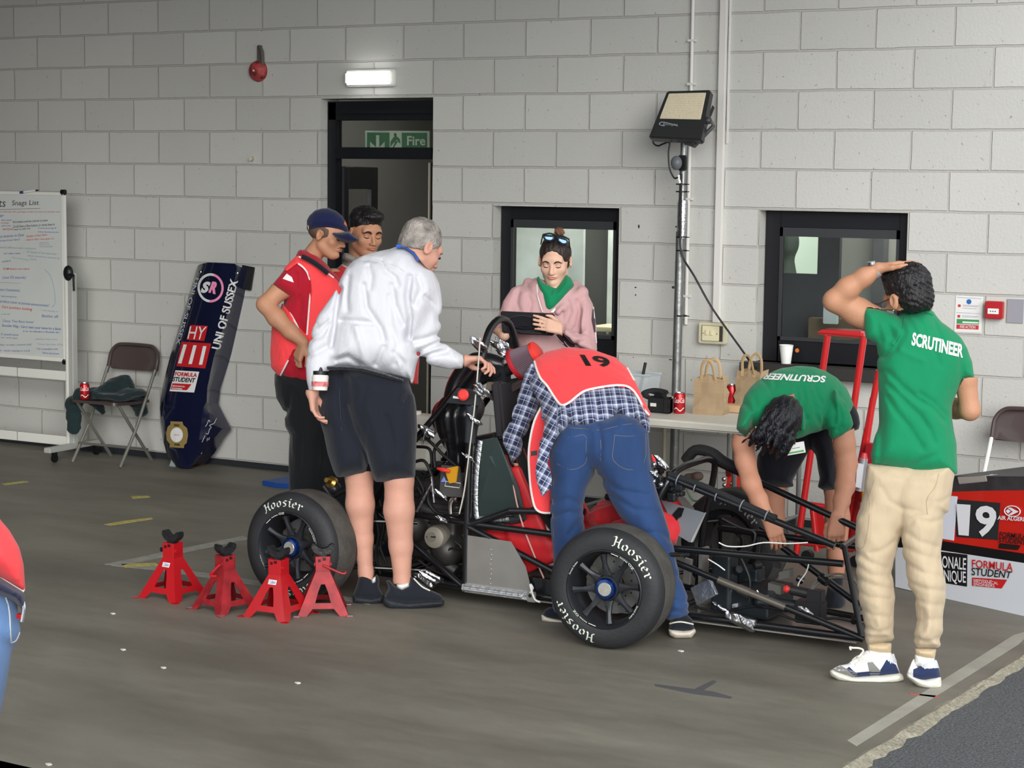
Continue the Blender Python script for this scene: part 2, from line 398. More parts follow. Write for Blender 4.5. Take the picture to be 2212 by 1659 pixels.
# ================= the place: block wall, slab, asphalt, canopy =================
def wall_mat():
    m = bpy.data.materials.new('painted_blockwork'); m.use_nodes = True; n = m.node_tree; b = n.nodes['Principled BSDF']; L = n.links.new; N = n.nodes.new
    tc = N('ShaderNodeTexCoord'); sx = N('ShaderNodeSeparateXYZ'); L(tc.outputs['Object'], sx.inputs[0])
    ab = N('ShaderNodeMath'); ab.operation = 'ADD'; L(sx.outputs['X'], ab.inputs[0]); L(sx.outputs['Y'], ab.inputs[1])
    ns = N('ShaderNodeTexNoise'); ns.inputs['Scale'].default_value = 2.6; ns.inputs['Detail'].default_value = 3; L(tc.outputs['Object'], ns.inputs[0])
    nn = N('ShaderNodeTexNoise'); nn.inputs['Scale'].default_value = 18; nn.inputs['Detail'].default_value = 3; L(tc.outputs['Object'], nn.inputs[0])
    def mad(src, mul, add, other=None):
        q = N('ShaderNodeMath'); q.operation = 'MULTIPLY_ADD'; L(src, q.inputs[0]); q.inputs[1].default_value = mul
        if other is not None: L(other, q.inputs[2])
        else: q.inputs[2].default_value = add
        return q.outputs[0]
    j1 = mad(ns.outputs[0], .012, -.006); j2 = mad(nn.outputs[0], .005, -.0025)
    sh = N('ShaderNodeMath'); L(j1, sh.inputs[0]); L(j2, sh.inputs[1]); cx = N('ShaderNodeCombineXYZ')
    ax = N('ShaderNodeMath'); L(ab.outputs[0], ax.inputs[0]); L(sh.outputs[0], ax.inputs[1]); ox = N('ShaderNodeMath'); L(ax.outputs[0], ox.inputs[0]); ox.inputs[1].default_value = .45*20+.225
    az = N('ShaderNodeMath'); L(sx.outputs['Z'], az.inputs[0]); L(sh.outputs[0], az.inputs[1]); oz = N('ShaderNodeMath'); L(az.outputs[0], oz.inputs[0]); oz.inputs[1].default_value = .225*15-3.195+.0+.225*1
    L(ox.outputs[0], cx.inputs[0]); L(oz.outputs[0], cx.inputs[1])
    br = N('ShaderNodeTexBrick'); br.offset = .5; br.offset_frequency = 2; br.inputs['Scale'].default_value = 1; br.inputs['Brick Width'].default_value = .45; br.inputs['Row Height'].default_value = .225
    br.inputs['Mortar Size'].default_value = .0075; br.inputs['Mortar Smooth'].default_value = .35; L(cx.outputs[0], br.inputs[0])
    br.inputs['Color1'].default_value = lin((208, 208, 202)); br.inputs['Color2'].default_value = lin((199, 199, 193)); br.inputs['Mortar'].default_value = lin((190, 188, 181)); br.inputs['Bias'].default_value = 0
    # broad tone patches and small pits
    pn = N('ShaderNodeTexNoise'); pn.inputs['Scale'].default_value = 34; pn.inputs['Detail'].default_value = 4; pn.inputs['Roughness'].default_value = .65; L(tc.outputs['Object'], pn.inputs[0])
    pr_ = N('ShaderNodeMapRange'); L(pn.outputs[0], pr_.inputs[0]); pr_.inputs[1].default_value = .64; pr_.inputs[2].default_value = .73; pr_.inputs[4].default_value = .55
    mx = N('ShaderNodeMix'); mx.data_type = 'RGBA'; L(pr_.outputs[0], mx.inputs[0]); L(br.outputs['Color'], mx.inputs[6]); mx.inputs[7].default_value = lin((128, 124, 116))
    wn = N('ShaderNodeTexNoise'); wn.inputs['Scale'].default_value = .7; wn.inputs['Detail'].default_value = 4; L(tc.outputs['Object'], wn.inputs[0])
    m2 = N('ShaderNodeMix'); m2.data_type = 'RGBA'; m2.blend_type = 'MULTIPLY'; m2.inputs[0].default_value = .14; L(mx.outputs[2], m2.inputs[6]); L(wn.outputs[0], m2.inputs[7]); L(m2.outputs[2], b.inputs['Base Color'])
    fn = N('ShaderNodeTexNoise'); fn.inputs['Scale'].default_value = 60; fn.inputs['Detail'].default_value = 6; L(tc.outputs['Object'], fn.inputs[0])
    hh = mad(br.outputs['Fac'], -1.0, 0); h2 = mad(fn.outputs[0], .22, 0, hh); h3 = mad(pr_.outputs[0], -.5, 0, h2)
    bp = N('ShaderNodeBump'); bp.inputs['Strength'].default_value = .75; bp.inputs['Distance'].default_value = .012; L(h3, bp.inputs['Height']); L(bp.outputs[0], b.inputs['Normal'])
    b.inputs['Roughness'].default_value = .55; b.inputs['Specular IOR Level'].default_value = .35; return m
WALL = wall_mat()
def floor_mat():
    m = bpy.data.materials.new('worn_concrete'); m.use_nodes = True; n = m.node_tree; b = n.nodes['Principled BSDF']; L = n.links.new; N = n.nodes.new
    tc = N('ShaderNodeTexCoord'); mp = N('ShaderNodeMapping'); mp.inputs['Scale'].default_value = (.55, 1.6, 1); mp.inputs['Rotation'].default_value = (0, 0, .5); L(tc.outputs['Object'], mp.inputs[0])
    def nz(sc, det, v, r=.6): t = N('ShaderNodeTexNoise'); t.inputs['Scale'].default_value = sc; t.inputs['Detail'].default_value = det; t.inputs['Roughness'].default_value = r; L(v, t.inputs[0]); return t.outputs[0]
    a = nz(1.1, 6, mp.outputs[0], .62); r = N('ShaderNodeValToRGB'); L(a, r.inputs[0]); e = r.color_ramp.elements
    e[0].position = .36; e[0].color = lin((104, 100, 90)); e[1].position = .66; e[1].color = lin((130, 126, 114))
    c = nz(9, 6, mp.outputs[0], .7); mx = N('ShaderNodeMix'); mx.data_type = 'RGBA'; mx.blend_type = 'OVERLAY'; mx.inputs[0].default_value = .22; L(r.outputs[0], mx.inputs[6]); L(c, mx.inputs[7])
    g = nz(160, 3, tc.outputs['Object']); m2 = N('ShaderNodeMix'); m2.data_type = 'RGBA'; m2.blend_type = 'OVERLAY'; m2.inputs[0].default_value = .14; L(mx.outputs[2], m2.inputs[6]); L(g, m2.inputs[7])
    # dark scuffs
    mp2 = N('ShaderNodeMapping'); mp2.inputs['Scale'].default_value = (1.2, 7, 1); mp2.inputs['Rotation'].default_value = (0, 0, -.25); L(tc.outputs['Object'], mp2.inputs[0])
    sn = nz(2.4, 5, mp2.outputs[0], .7); rr = N('ShaderNodeMapRange'); L(sn, rr.inputs[0]); rr.inputs[1].default_value = .63; rr.inputs[2].default_value = .72; rr.inputs[4].default_value = .22
    m3 = N('ShaderNodeMix'); m3.data_type = 'RGBA'; L(rr.outputs[0], m3.inputs[0]); L(m2.outputs[2], m3.inputs[6]); m3.inputs[7].default_value = lin((84, 81, 76)); L(m3.outputs[2], b.inputs['Base Color'])
    q = N('ShaderNodeMapRange'); L(c, q.inputs[0]); q.inputs[3].default_value = .42; q.inputs[4].default_value = .72; L(q.outputs[0], b.inputs['Roughness'])
    bp = N('ShaderNodeBump'); bp.inputs['Strength'].default_value = .25; bp.inputs['Distance'].default_value = .004; L(g, bp.inputs['Height']); L(bp.outputs[0], b.inputs['Normal'])
    return m
CONC = floor_mat()
ASPH = mat('asphalt', (88, 90, 92), .85, bump=1., bscale=90, var=.5, vscale=120)
BLK = mat('black_frame_paint', (14, 16, 22), .5)
DGREY = mat('dark_grey_aluminium', (62, 64, 66), .4, metal=.3)
WHITEP = mat('white_paint', (226, 225, 220), .45)
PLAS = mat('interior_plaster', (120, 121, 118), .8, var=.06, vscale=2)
# --- wall with openings (front face Y=0, 0.215 thick)
DX0, DX1, DZ = 2.506, 3.381, 2.507
W1 = (3.80, 4.735, .80, 1.85); W2 = (5.605, 6.515, .84, 1.835)
W1x0 = float(PY(1064, 600, 0)[0]); W1x1 = float(PY(1337, 500, 0)[0]); W1z1 = float(PY(1200, 447, 0)[2]); W1z0 = float(PY(1300, 772, 0)[2])
W2x0 = float(PY(1637, 600, 0)[0]); W2x1 = float(PY(1960, 500, 0)[0]); W2z1 = float(PY(1800, 457, 0)[2]); W2z0 = float(PY(1700, 784, 0)[2])
def wall_boxes(m, x0, x1, z0, z1, holes):
    xs = sorted({x0, x1, *[h[0] for h in holes], *[h[1] for h in holes]})
    for a, b in zip(xs[:-1], xs[1:]):
        hs = sorted([(h[2], h[3]) for h in holes if h[0] <= a+1e-6 and h[1] >= b-1e-6]); z = z0
        for p, q in hs:
            if p > z: m.box2((a, 0, z), (b, .215, p))
            z = q
        if z < z1: m.box2((a, 0, z), (b, .215, z1))
m = M(); wall_boxes(m, -7, 13, 0, 4.3, [(DX0, DX1, 0, DZ), (W1x0, W1x1, W1z0, W1z1), (W2x0, W2x1, W2z0, W2z1)])
struct(m.build('wall_back', WALL, smooth=False))
m = M(); m.box2((-7, -.004, 0), (DX0-.0, .0, .043)); m.box2((DX1, -.004, 0), (13, 0, .043)); struct(m.build('baseboard_back', mat('black_skirting_paint', (44, 47, 52), .5), smooth=False))
# --- slab and asphalt
E0 = PG(1830, 1659); E1 = PG(2212, 1420); ed = nrm((E1-E0)[:2]); A0 = E0[:2]-ed*4.5; A1 = E1[:2]+ed*3.2
K0 = PG(0, 1643); K1 = PG(70, 1659)
CA = np.array([-7, K0[1]+(K1-K0)[1]/(K1-K0)[0]*(-7-K0[0])]); kd = nrm((K1-K0)[:2]); t = 6.5
CBp = K0[:2]+kd*t
top = [(-7, .3), (A1[0], .3), (A0[0], A0[1]), (CBp[0], CBp[1]), (CA[0], CA[1])]
def polyslab(name, pts, z1, z0, m): q = M(); q.prism([(x, y, z0) for x, y in pts], (0, 0, z1-z0)); return struct(q.build(name, m, smooth=False))
polyslab('floor', top, 0, -.25, CONC)
polyslab('ground', [(-30, -30), (30, -30), (30, 30), (-30, 30)], -.010, -.04, ASPH)
# broken concrete lip along the asphalt joint
rg = random.Random(3); V = []; F = []; n = 150
for i in range(n+1):
    t = i/n; c = A0*(1-t)+A1*t; nv = np.array([ed[1], -ed[0]]); wv = .028+.022*rg.random(); hh = .004+.010*rg.random()
    if nv[0] < 0: nv = -nv
    a = c-nv*(.012+.02*rg.random()); b = c+nv*wv; V += [(a[0], a[1], .0005), (c[0], c[1], hh), (b[0], b[1], -.004-.01*rg.random()), (b[0]+.02*nv[0], b[1], -.032)]
for i in range(n):
    for k in range(3): F.append((i*4+k, i*4+k+1, i*4+k+5, i*4+k+4))
struct(mkobj('trim_1', V, F, mat('crumbled_concrete', (158, 152, 134), .9, bump=1., bscale=160, var=.3, vscale=60)))
# --- canopy over the bay (out of frame, shades the wall top)
m = M(); m.box2((-7, -6.6, 4.3), (8.3, .3, 4.5)); struct(m.build('ceiling', mat('canopy_soffit', (150, 140, 120), .8), smooth=False))
m = M(); m.box2((-7.2, -6.2, 0), (-7, .3, 4.3)); struct(m.build('wall_left', WALL, smooth=False))
struct(M().box2((-7.2, -6.6, 0), (2.6, -6.4, 4.3)).build('wall_front', WALL, smooth=False))  # unseen wall added to block front-left sky and darken the lower-left wall
# --- rooms behind the openings
for a, b in (((1.4, .215, 0), (1.5, 3.2, 3)), ((3.5, .215, 0), (3.6, 3.2, 3)), ((5.1, .215, 0), (5.2, .70, 3)), ((9, .215, 0), (9.1, 3.2, 3)), ((1.4, 3.2, 0), (9.1, 3.3, 3)), ((1.4, .215, 2.9), (9.1, 3.3, 3)), ((1.5, .215, -.1), (9, 3.2, -.0))): struct(M().box2(a, b).build('wall_interior', PLAS, smooth=False))  # divider beside the doorway room added to keep window light from leaking in
def arealight(name, c, sx, sy, e, col=(1, 1, 1)):
    l = bpy.data.lights.new(name, 'AREA'); l.shape = 'RECTANGLE'; l.size = sx; l.size_y = sy; l.energy = e; l.color = col
    o = bpy.data.objects.new(name, l); COL.objects.link(o); o.location = c; return o
arealight('room_fill_light', (2.6, 1.7, 2.85), 1.0, .5, 9, (1, .95, .85)); arealight('room_fill_light', (6.7, .62, 2.8), 1.6, .3, 26, (1, .97, .9)); arealight('room_fill_light', (4.4, .45, 2.85), .8, .3, 42, (1, .97, .9))  # unseen fill lamps added to brighten the rooms behind door and windows
# --- door
GLASS = mat('window_glass', (235, 240, 240), .03, trans=1., ior=1.12, spec=.6)
dr = thing('door_1', 'black framed doorway with dusty transom light and half open leaf in block wall', 'door', (DX0, .06, 0), kind='structure')
fy0, fy1 = .07, .14
m = M(); m.box2((DX0+.01, fy0, 0), (DX0+.075, fy1, DZ-.02)); m.box2((DX1-.045, fy0, 0), (DX1, fy1, DZ-.02)); m.box2((DX0+.01, fy0, DZ-.14), (DX1, fy1, DZ-.02)); 
tz = float(PY(820, 330, fy0)[2]); m.box2((DX0+.075, fy0-.015, tz-.04), (DX1-.045, fy1, tz+.035)); m.box2((DX0+.075, fy0-.012, DZ-.10), (DX1-.02, fy0, DZ-.06)); m.build('door_frame', BLK, dr, bevel=.004)
m = M(); m.box2((DX0+.075, .105, tz+.035), (DX1-.045, .111, DZ-.14)); m.build('transom_glass', GLASS, dr, smooth=False)
# exit sign behind the transom
q = [PY(789, 282, .2), PY(928, 283, .2), PY(928, 322, .2), PY(789, 322, .2)]
sg = thing('exit_sign', 'green and white fire exit sign behind the transom glass above the door', 'sign', q[3])
m = M(); m.prism([q[3]-[0, 0, .06], q[2]-[0, 0, .06], q[1], q[0]], (0, .008, 0)); m.build('panel', mat('sign_cream', (196, 205, 180), .5), sg, smooth=False)
GRN = mat('sign_green', (82, 122, 92), .5); m = M()
def sq(u0, v0, u1, v1, y=-.001): return [bil(q, u0, v0)+[0, y, 0], bil(q, u1, v0)+[0, y, 0], bil(q, u1, v1)+[0, y, 0], bil(q, u0, v1)+[0, y, 0]]
for r in ((.03, -.4, .385, .9), (.575, -.4, .965, .9)): m.add(sq(*r), [(0, 1, 2, 3)])
m.add([bil(q, u, v)+[0, -.002, 0] for u, v in ((.40, .1), (.47, .45), (.44, .30), (.5, .5), (.53, .35), (.56, .3), (.545, .55), (.49, .72), (.45, .66), (.40, .4))], [tuple(range(10))]); m.sph(bil(q, .475, .78)+[0, -.002, 0], (.012, .002, .012), 10)
m.add([bil(q, u, v)+[0, -.002, 0] for u, v in ((.45, .05), (.52, .42), (.48, .45), (.41, -.1))], [(0, 1, 2, 3)]); m.build('pictogram', GRN, sg, smooth=False)
m = M(); m.add([bil(q, u, v)+[0, -.002, 0] for u, v in ((.175, .75), (.225, .75), (.225, .1), (.31, .4), (.31, .1), (.2, -.3), (.08, .1), (.08, .4), (.175, .1))], [tuple(range(9))])
letter3(m, 'Fire', [bil(q, .66, .72)+[0, -.002, 0], bil(q, .94, .72)+[0, -.002, 0], bil(q, .94, .2)+[0, -.002, 0], bil(q, .66, .2)+[0, -.002, 0]], bold=.02); m.build('lettering', mat('sign_cream', (0, 0, 0)), sg, smooth=False)
# leaf opened inwards on the left + right-hand leaf edge
lf = thing('door_2', 'black door leaf with narrow glass pane standing open inside the doorway', 'door', (DX0+.08, .14, 0), kind='structure')
vv = nrm(ray(760, 500)[:2]); aa = math.radians(-17.5); d = np.array([vv[0]*math.cos(aa)-vv[1]*math.sin(aa), vv[0]*math.sin(aa)+vv[1]*math.cos(aa), 0]); pn = np.array([-d[1], d[0], 0])*.04; b0 = np.array([DX0+.085, .15, 0])
def leafrect(m, s0, s1, z0, z1): m.prism([b0+d*s0+[0, 0, z0], b0+d*s1+[0, 0, z0], b0+d*s1+[0, 0, z1], b0+d*s0+[0, 0, z1]], pn)
m = M(); [leafrect(m, *r) for r in ((0, .1, .02, tz-.09), (.62, .78, .02, tz-.09), (.1, .62, tz-.24, tz-.09), (.1, .62, .02, .3))]; m.build('leaf_frame', BLK, lf, bevel=.003)
m = M(); m.prism([b0+d*.1+pn*.4+[0, 0, .3], b0+d*.62+pn*.4+[0, 0, .3], b0+d*.62+pn*.4+[0, 0, tz-.24], b0+d*.1+pn*.4+[0, 0, tz-.24]], pn*.2); m.build('glass_pane', GLASS, lf, smooth=False)
m = M(); m.box2((DX1-.115, .16, .02), (DX1-.05, .75, tz-.06)); rl = m.build('door_3', BLK, bevel=.004, loc=(DX1-.08, .2, 0)); tag(rl, 'narrow black fixed leaf with bright seal at the right of the doorway', 'door', kind='structure')
m = M(); m.box2((DX1-.128, .15, .02), (DX1-.117, .16, tz-.06)); m.build('edge_seal', mat('cream_seal', (206, 200, 176), .5), rl, smooth=False)
# --- windows
def window(n, x0, x1, z0, z1, fw, lab, sill=False):
    t = thing('window_%d' % n, lab, 'window', (x0, .08, z0), kind='structure'); y0, y1 = .085, .15
    m = M(); m.box2((x0+.008, y0, z0), (x0+fw, y1, z1)); m.box2((x1-fw*.7, y0, z0), (x1, y1, z1)); m.box2((x0+fw, y0, z1-fw), (x1-fw*.7, y1, z1)); m.box2((x0+fw, y0, z0), (x1-fw*.7, y1, z0+fw*1.25))
    m.build('window_frame', BLK, t, bevel=.004)
    m = M(); m.box2((x0+fw, y0-.008, z0+fw*1.25), (x0+fw+.018, y0+.002, z1-fw)); m.box2((x1-fw*.7-.018, y0-.008, z0+fw*1.25), (x1-fw*.7, y0+.002, z1-fw)); m.box2((x0+fw, y0-.008, z1-fw-.05), (x1-fw*.7, y0+.002, z1-fw)); m.box2((x0+fw, y0-.008, z0+fw*1.25), (x1-fw*.7, y0+.002, z0+fw*1.25+.022))
    m.build('glazing_bead', DGREY, t, smooth=False)
    m = M(); m.box2((x0+fw, .115, z0+fw), (x1-fw*.7, .121, z1-fw)); m.build('glass_pane', GLASS, t, smooth=False)
    if sill: m = M(); m.box2((x0-.06, -.10, z0-.03), (x1+.03, .09, z0-.0)); m.box2((x0-.06, -.102, z0-.075), (x1+.03, -.085, z0-.0)); m.build('window_sill', mat('dark_sill', (52, 51, 49), .45), t, bevel=.004)
    return t
window(1, W1x0, W1x1, W1z0, W1z1, .085, 'black framed window behind the woman holding the tablet')
window(2, W2x0, W2x1, W2z0-.0, W2z1, .10, 'wide black framed window with deep dark sill holding a paper cup', sill=True)
# frosted brightness and shelf seen in window 1
m = M(); a = .6; m.box2((W1x0-.5, a, 0), (4.16, a+.03, 2.2)); m.box2((4.16, a+.35, 0), (4.97, a+.38, 2.2)); o = m.build('partition', mat('pale_board', (196, 204, 200), .6, var=.25, vscale=3), smooth=False, loc=(4.2, a, 0)); tag(o, 'pale mottled partition board seen through the window behind the woman', 'partition')
m = M(); m.box2((4.18, .62, 1.02), (4.95, .94, 1.05)); m.box2((4.18, .62, 0), (4.95, .94, .98)); o = m.build('shelf_unit', mat('cream_shelf', (205, 196, 168), .5), bevel=.004, loc=(4.5, .7, 0)); tag(o, 'cream shelf unit inside the window behind the woman', 'shelf')
# dark partition, bright hatch and brown counter seen in window 2
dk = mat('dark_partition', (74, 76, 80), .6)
m = M(); zc = lambda y_: float(PY(1700, y_, .75)[2]); xa = float(PY(1675, 600, .75)[0]); xb = float(PY(1765, 600, .75)[0]); xc = float(PY(1812, 600, .75)[0]); zt = zc(487); zb = zc(590)
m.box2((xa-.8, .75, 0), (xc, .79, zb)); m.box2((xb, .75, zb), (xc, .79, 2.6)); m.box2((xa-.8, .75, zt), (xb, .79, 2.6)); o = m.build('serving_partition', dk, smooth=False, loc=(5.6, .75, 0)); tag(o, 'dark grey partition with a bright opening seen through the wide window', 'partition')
m = M(); m.box2((xa-.9, 1.6, .9), (xb-.1, 1.62, 2.3)); o = m.build('lit_window', mat('daylit_pane', (215, 232, 212), .4, emis=.4), smooth=False, loc=(5, 1.6, .9)); tag(o, 'bright daylit opening seen through the dark partition behind the wide window', 'window')
m = M(); m.box2((float(PY(1812, 600, 1.3)[0]), 1.3, 0), (8.6, 1.34, 2.8)); o = m.build('pale_partition', mat('pale_panel', (176, 178, 172), .6), smooth=False, loc=(7, 1.3, 0)); tag(o, 'pale wall panel seen in the right half of the wide window', 'partition')
m = M(); x = float(PY(1884, 600, 1.2)[0]); m.box2((x, 1.2, 0.01), (x+.07, 1.29, 2.7)); o = m.build('grey_post', mat('mid_grey', (110, 113, 116), .5), smooth=False, loc=(x, 1.2, 0)); tag(o, 'grey vertical post seen through the right half of the wide window', 'post')
m = M(); z = float(PY(1850, 690, .6)[2]); m.box2((float(PY(1752, 700, .6)[0]), .55, .3), (7.6, .62, z)); o = m.build('brown_counter', mat('brown_board', (104, 92, 74), .6, var=.15), bevel=.004, loc=(6.3, .6, .3)); tag(o, 'brown counter top edge inside the wide window', 'counter')
o = M().box(PY(1795, 680, .5), (.09, .03, .11)).build('wall_socket', mat('pale_socket', (190, 200, 198), .4), bevel=.004, loc=PY(1795, 680, .5)); tag(o, 'small pale socket box on the brown counter behind the wide window', 'socket')
# seated silhouette seen through the hatch
s = S(.012); c = PY(1697, 530, 1.2); s.ell(c+[0, 0, .02], (.085, .1, .12)); s.cone(c-[.05, 0, .3], c-[-.12, 0, .5], .15, .24, .06); s.cone(c-[0, 0, .1], c-[0, 0, .2], .06, .08, .03); s.cone(c-[.1, 0, .5], c-[.1, 0, .9], .2, .2, .05)
o = sdf_obj(s, 'person', mat('grey_green_clothes', (96, 108, 100), .8), loc=c); tag(o, 'person in grey green clothing seen dimly through the wide window, seated back turned', 'person')
# --- floor markings
YEL = mat('yellow_tape', (186, 176, 96), .7, var=.3, vscale=30); GRY = mat('pale_floor_line', (150, 149, 141), .7, var=.2, vscale=20); DKT = mat('dark_tape', (88, 88, 90), .6)
def mark(name, pts, m_, lab, cat, grp=None, z=.0012):
    P = [PG(x, y) for x, y in pts]; c = np.mean(P, 0); q = M(); q.prism([p*[1, 1, 0] for p in P], (0, 0, z)); o = q.build(name, m_, smooth=False, loc=c*[1, 1, 0]); return tag(o, lab, cat, grp)
mark('tape_strip', [(4, 1045), (52, 1039), (62, 1041), (10, 1048)], YEL, 'short yellow tape strip on the floor nearest the whiteboard', 'tape')
mark('tape_strip', [(283, 1072), (320, 1071), (325, 1074), (286, 1077)], YEL, 'smallest yellow tape piece on the floor in front of the folding chair', 'tape')
mark('tape_strip', [(224, 1133), (262, 1126), (327, 1118), (330, 1121), (268, 1131), (238, 1135)], YEL, 'long yellow tape strip on the floor behind the leftmost jack stand', 'tape')
mark('tape_strip', [(262, 1219), (335, 1216), (345, 1222), (300, 1224), (270, 1226)], YEL, 'worn yellow tape at the corner of the pale floor lines', 'tape')
mark('floor_line', [(226, 1219), (524, 1158), (540, 1164), (262, 1222)], GRY, 'pale grey floor line running from the corner behind the jack stands to the rear wheel', 'floor marking')
mark('floor_line', [(250, 1217), (340, 1222), (560, 1255), (790, 1297), (800, 1306), (560, 1265), (330, 1231), (240, 1222)], GRY, 'pale grey floor line passing behind the jack stands towards the black trainers', 'floor marking', z=.0009)
mark('tape_strip', [(1414, 1478), (1540, 1494), (1582, 1506), (1578, 1510), (1500, 1500), (1416, 1483)], DKT, 'dark tape strip on the floor below the front wheel, long stroke of the cross', 'tape')
mark('tape_strip', [(1490, 1494), (1540, 1470), (1549, 1473), (1510, 1498)], DKT, 'short dark tape strip crossing the long one on the floor below the front wheel', 'tape', z=.0018)
mark('tape_strip', [(1962, 1497), (2030, 1504), (2027, 1508), (1966, 1500)], mat('red_tape', (176, 90, 74), .6), 'faint red tape strip beside the right sports shoe', 'tape')
mark('floor_line', [(1830, 1600), (2190, 1372), (2212, 1366), (2212, 1380), (2200, 1392), (1850, 1612)], mat('pale_edge_line', (160, 157, 146), .7, var=.15), 'broad pale worn line running along the slab edge by the asphalt', 'floor marking')
m_ = mat('litter_white', (220, 220, 210), .6)
for i, (x, y) in enumerate(((642, 1476), (243, 1326), (265, 1404), (1470, 1407), (104, 1652), (352, 1443))):
    c = PG(x, y); q = M(); q.prism([c+[-.012, 0, 0], c+[.008, -.01, 0], c+[.014, .004, 0], c+[0, .011, 0]], (0, 0, .004)); tag(q.build('paper_scrap', m_, smooth=False, loc=c), ['white scrap of paper on the bare floor below the jack stands', 'tiny white scrap on the floor left of the jack stands', 'tiny white scrap on the floor right of the jeans wearer', 'tiny white speck on the floor beneath the front wheel', 'tiny white scrap at the bottom left floor corner', 'tiny scrap on the floor below the leftmost jack stand'][i], 'scrap')
# ================= fixtures on the wall =================
CREAM = mat('aged_cream_plastic', (206, 200, 172), .45); STEEL = mat('galvanised_steel', (150, 152, 150), .38, metal=.85, bump=.2, bscale=30, var=.2, vscale=14)
RED = mat('red_paint', (176, 22, 30), .32, coat=.3); BLKP = mat('black_plastic', (20, 21, 24), .42); SIL = mat('polished_metal', (205, 206, 208), .22, metal=1.)
FOIL = mat('crumpled_foil', (190, 191, 194), .28, metal=1., bump=.4, bscale=70); WHT = mat('white_plastic', (232, 232, 228), .4)
# fire alarm bell
c = PY(553, 153, -.03); t = thing('alarm_bell', 'flaking red and white round alarm bell high on the block wall', 'bell', PY(553, 153, 0))
m = M(); m.lathe([(0, .055), (.02, .054), (.045, .045), (.062, .03), (.071, .008), (.073, 0), (.066, 0)], c+[0, .03, 0], (0, -1, 0), 28)
m.build('bell_dome', mat('flaking_red', (158, 62, 62), .5, var=.75, vscale=28, bump=.4, bscale=30), t)
m = M(); m.sph(c+[0, -.027, 0], .009); m.build('centre_bolt', mat('old_cream', (190, 182, 160), .5), t)
m = M(); m.tube([PY(559, 100, -.02), PY(566, 112, -.03), PY(567, 140, -.02)], .012, 8, 4); m.box(PY(561, 118, -.012), (.03, .02, .12)); m.build('bracket', mat('dirty_bracket', (92, 86, 78), .6), t)
# bulkhead light
t = thing('emergency_light', 'white ribbed bulkhead light switched on above the doorway', 'light', PY(805, 170, 0)); a = PY(753, 188, -.0); b = PY(857, 150, -.0)
m = M(); m.box(((a[0]+b[0])/2, -.018, (a[2]+b[2])/2), (b[0]-a[0], .036, b[2]-a[2])); m.build('housing', WHT, t, bevel=.008)
m = M(); m.box(((a[0]+b[0])/2, -.046, (a[2]+b[2])/2), (b[0]-a[0]-.015, .035, b[2]-a[2]-.02)); m.build('diffuser', mat('lit_diffuser', (238, 240, 232), .3, emis=.25), t, bevel=.012)
m = M()
for i in range(8):
    x = a[0]+.04+(b[0]-a[0]-.08)*i/7; z0 = a[2]+.028; z1 = b[2]-.028; zc_ = (z0+z1)/2
    m.add([(x, -.0645, z0), (x-.004, -.0645, zc_), (x, -.0645, z1), (x+.012, -.0645, zc_)], [(0, 1, 2, 3)])
m.build('lamp_glow', mat('led_glow', (255, 255, 250), .3, emis=2.2), t, smooth=False)
l = bpy.data.lights.new('lamp', 'AREA'); l.shape = 'RECTANGLE'; l.size = .3; l.size_y = .08; l.energy = .6; o = bpy.data.objects.new('lamp', l); COL.objects.link(o); o.location = ((a[0]+b[0])/2, -.07, (a[2]+b[2])/2); o.rotation_euler = (math.radians(90), 0, 0)
# small stub on wall
tag(M().cyl(PY(546, 342, 0), PY(541, 343, -.05), .012).build('pipe_stub', mat('old_cream', (0, 0, 0)), loc=PY(546, 342, 0)), 'short cream pipe stub sticking out of the wall left of the doorway', 'pipe')
# conduits
t = thing('cable_trunking', 'wide white cable trunking running down the wall to the switched socket', 'conduit', PY(1550, 690, 0))
x0 = [PY(1562, 0, 0)[0], PY(1540, 692, 0)[0]]; m = M(); a = PY(1569, 0, 0); b = PY(1548, 696, 0); xm = (a[0]+b[0])/2; m.box2((xm-.022, -.03, b[2]), (xm+.022, 0, a[2]+.6)); m.build('trunking', mat('painted_trunking', (218, 216, 210), .5), t, bevel=.003)
m = M(); m.box2((xm+.030, -.012, PY(1560, 310, 0)[2]), (xm+.042, 0, a[2]+.6)); m.build('thin_conduit', mat('painted_trunking', (0, 0, 0)), t, bevel=.002)
t = thing('conduit_pipe', 'thin painted conduit pipe with saddle clips behind the floodlight', 'pipe', PY(1497, 200, 0)); xp = PY(1497, 100, 0)[0]
m = M(); m.cyl((xp, -.014, PY(1480, 700, 0)[2]), (xp, -.014, 3.9), .011, seg=12); m.build('pipe', mat('painted_trunking', (0, 0, 0)), t)
for y in (88, 182, 430, 640): z = PY(1495, y, 0)[2]; M().box((xp, -.012, z), (.052, .026, .014)).build('saddle_clip', mat('painted_trunking', (0, 0, 0)), t, bevel=.002)
t = thing('switched_socket', 'aged cream double socket box at the foot of the white trunking', 'socket', PY(1543, 718, 0)); a = PY(1515, 740, 0); b = PY(1574, 698, 0)
m = M(); m.box2((a[0], -.05, a[2]), (b[0], 0, b[2])); m.build('back_box', CREAM, t, bevel=.006)
m = M(); m.box2((a[0]+.022, -.053, a[2]+.014), (b[0]-.012, -.04, b[2]-.014)); m.build('dark_surround', mat('dark_surround', (60, 56, 50), .5), t, bevel=.003)
m = M(); m.box2((a[0]+.03, -.064, a[2]+.018), (b[0]-.035, -.05, b[2]-.018)); m.build('face_plate', mat('cream_plate', (222, 214, 178), .4), t, bevel=.003)
for k in (0, 1): m = M(); m.box(((a[0]+b[0])/2-.022+.03*k, -.068, (a[2]+b[2])/2+.006), (.018, .01, .03)); m.build('rocker_switch', mat('cream_plate', (0, 0, 0)), t, bevel=.002)
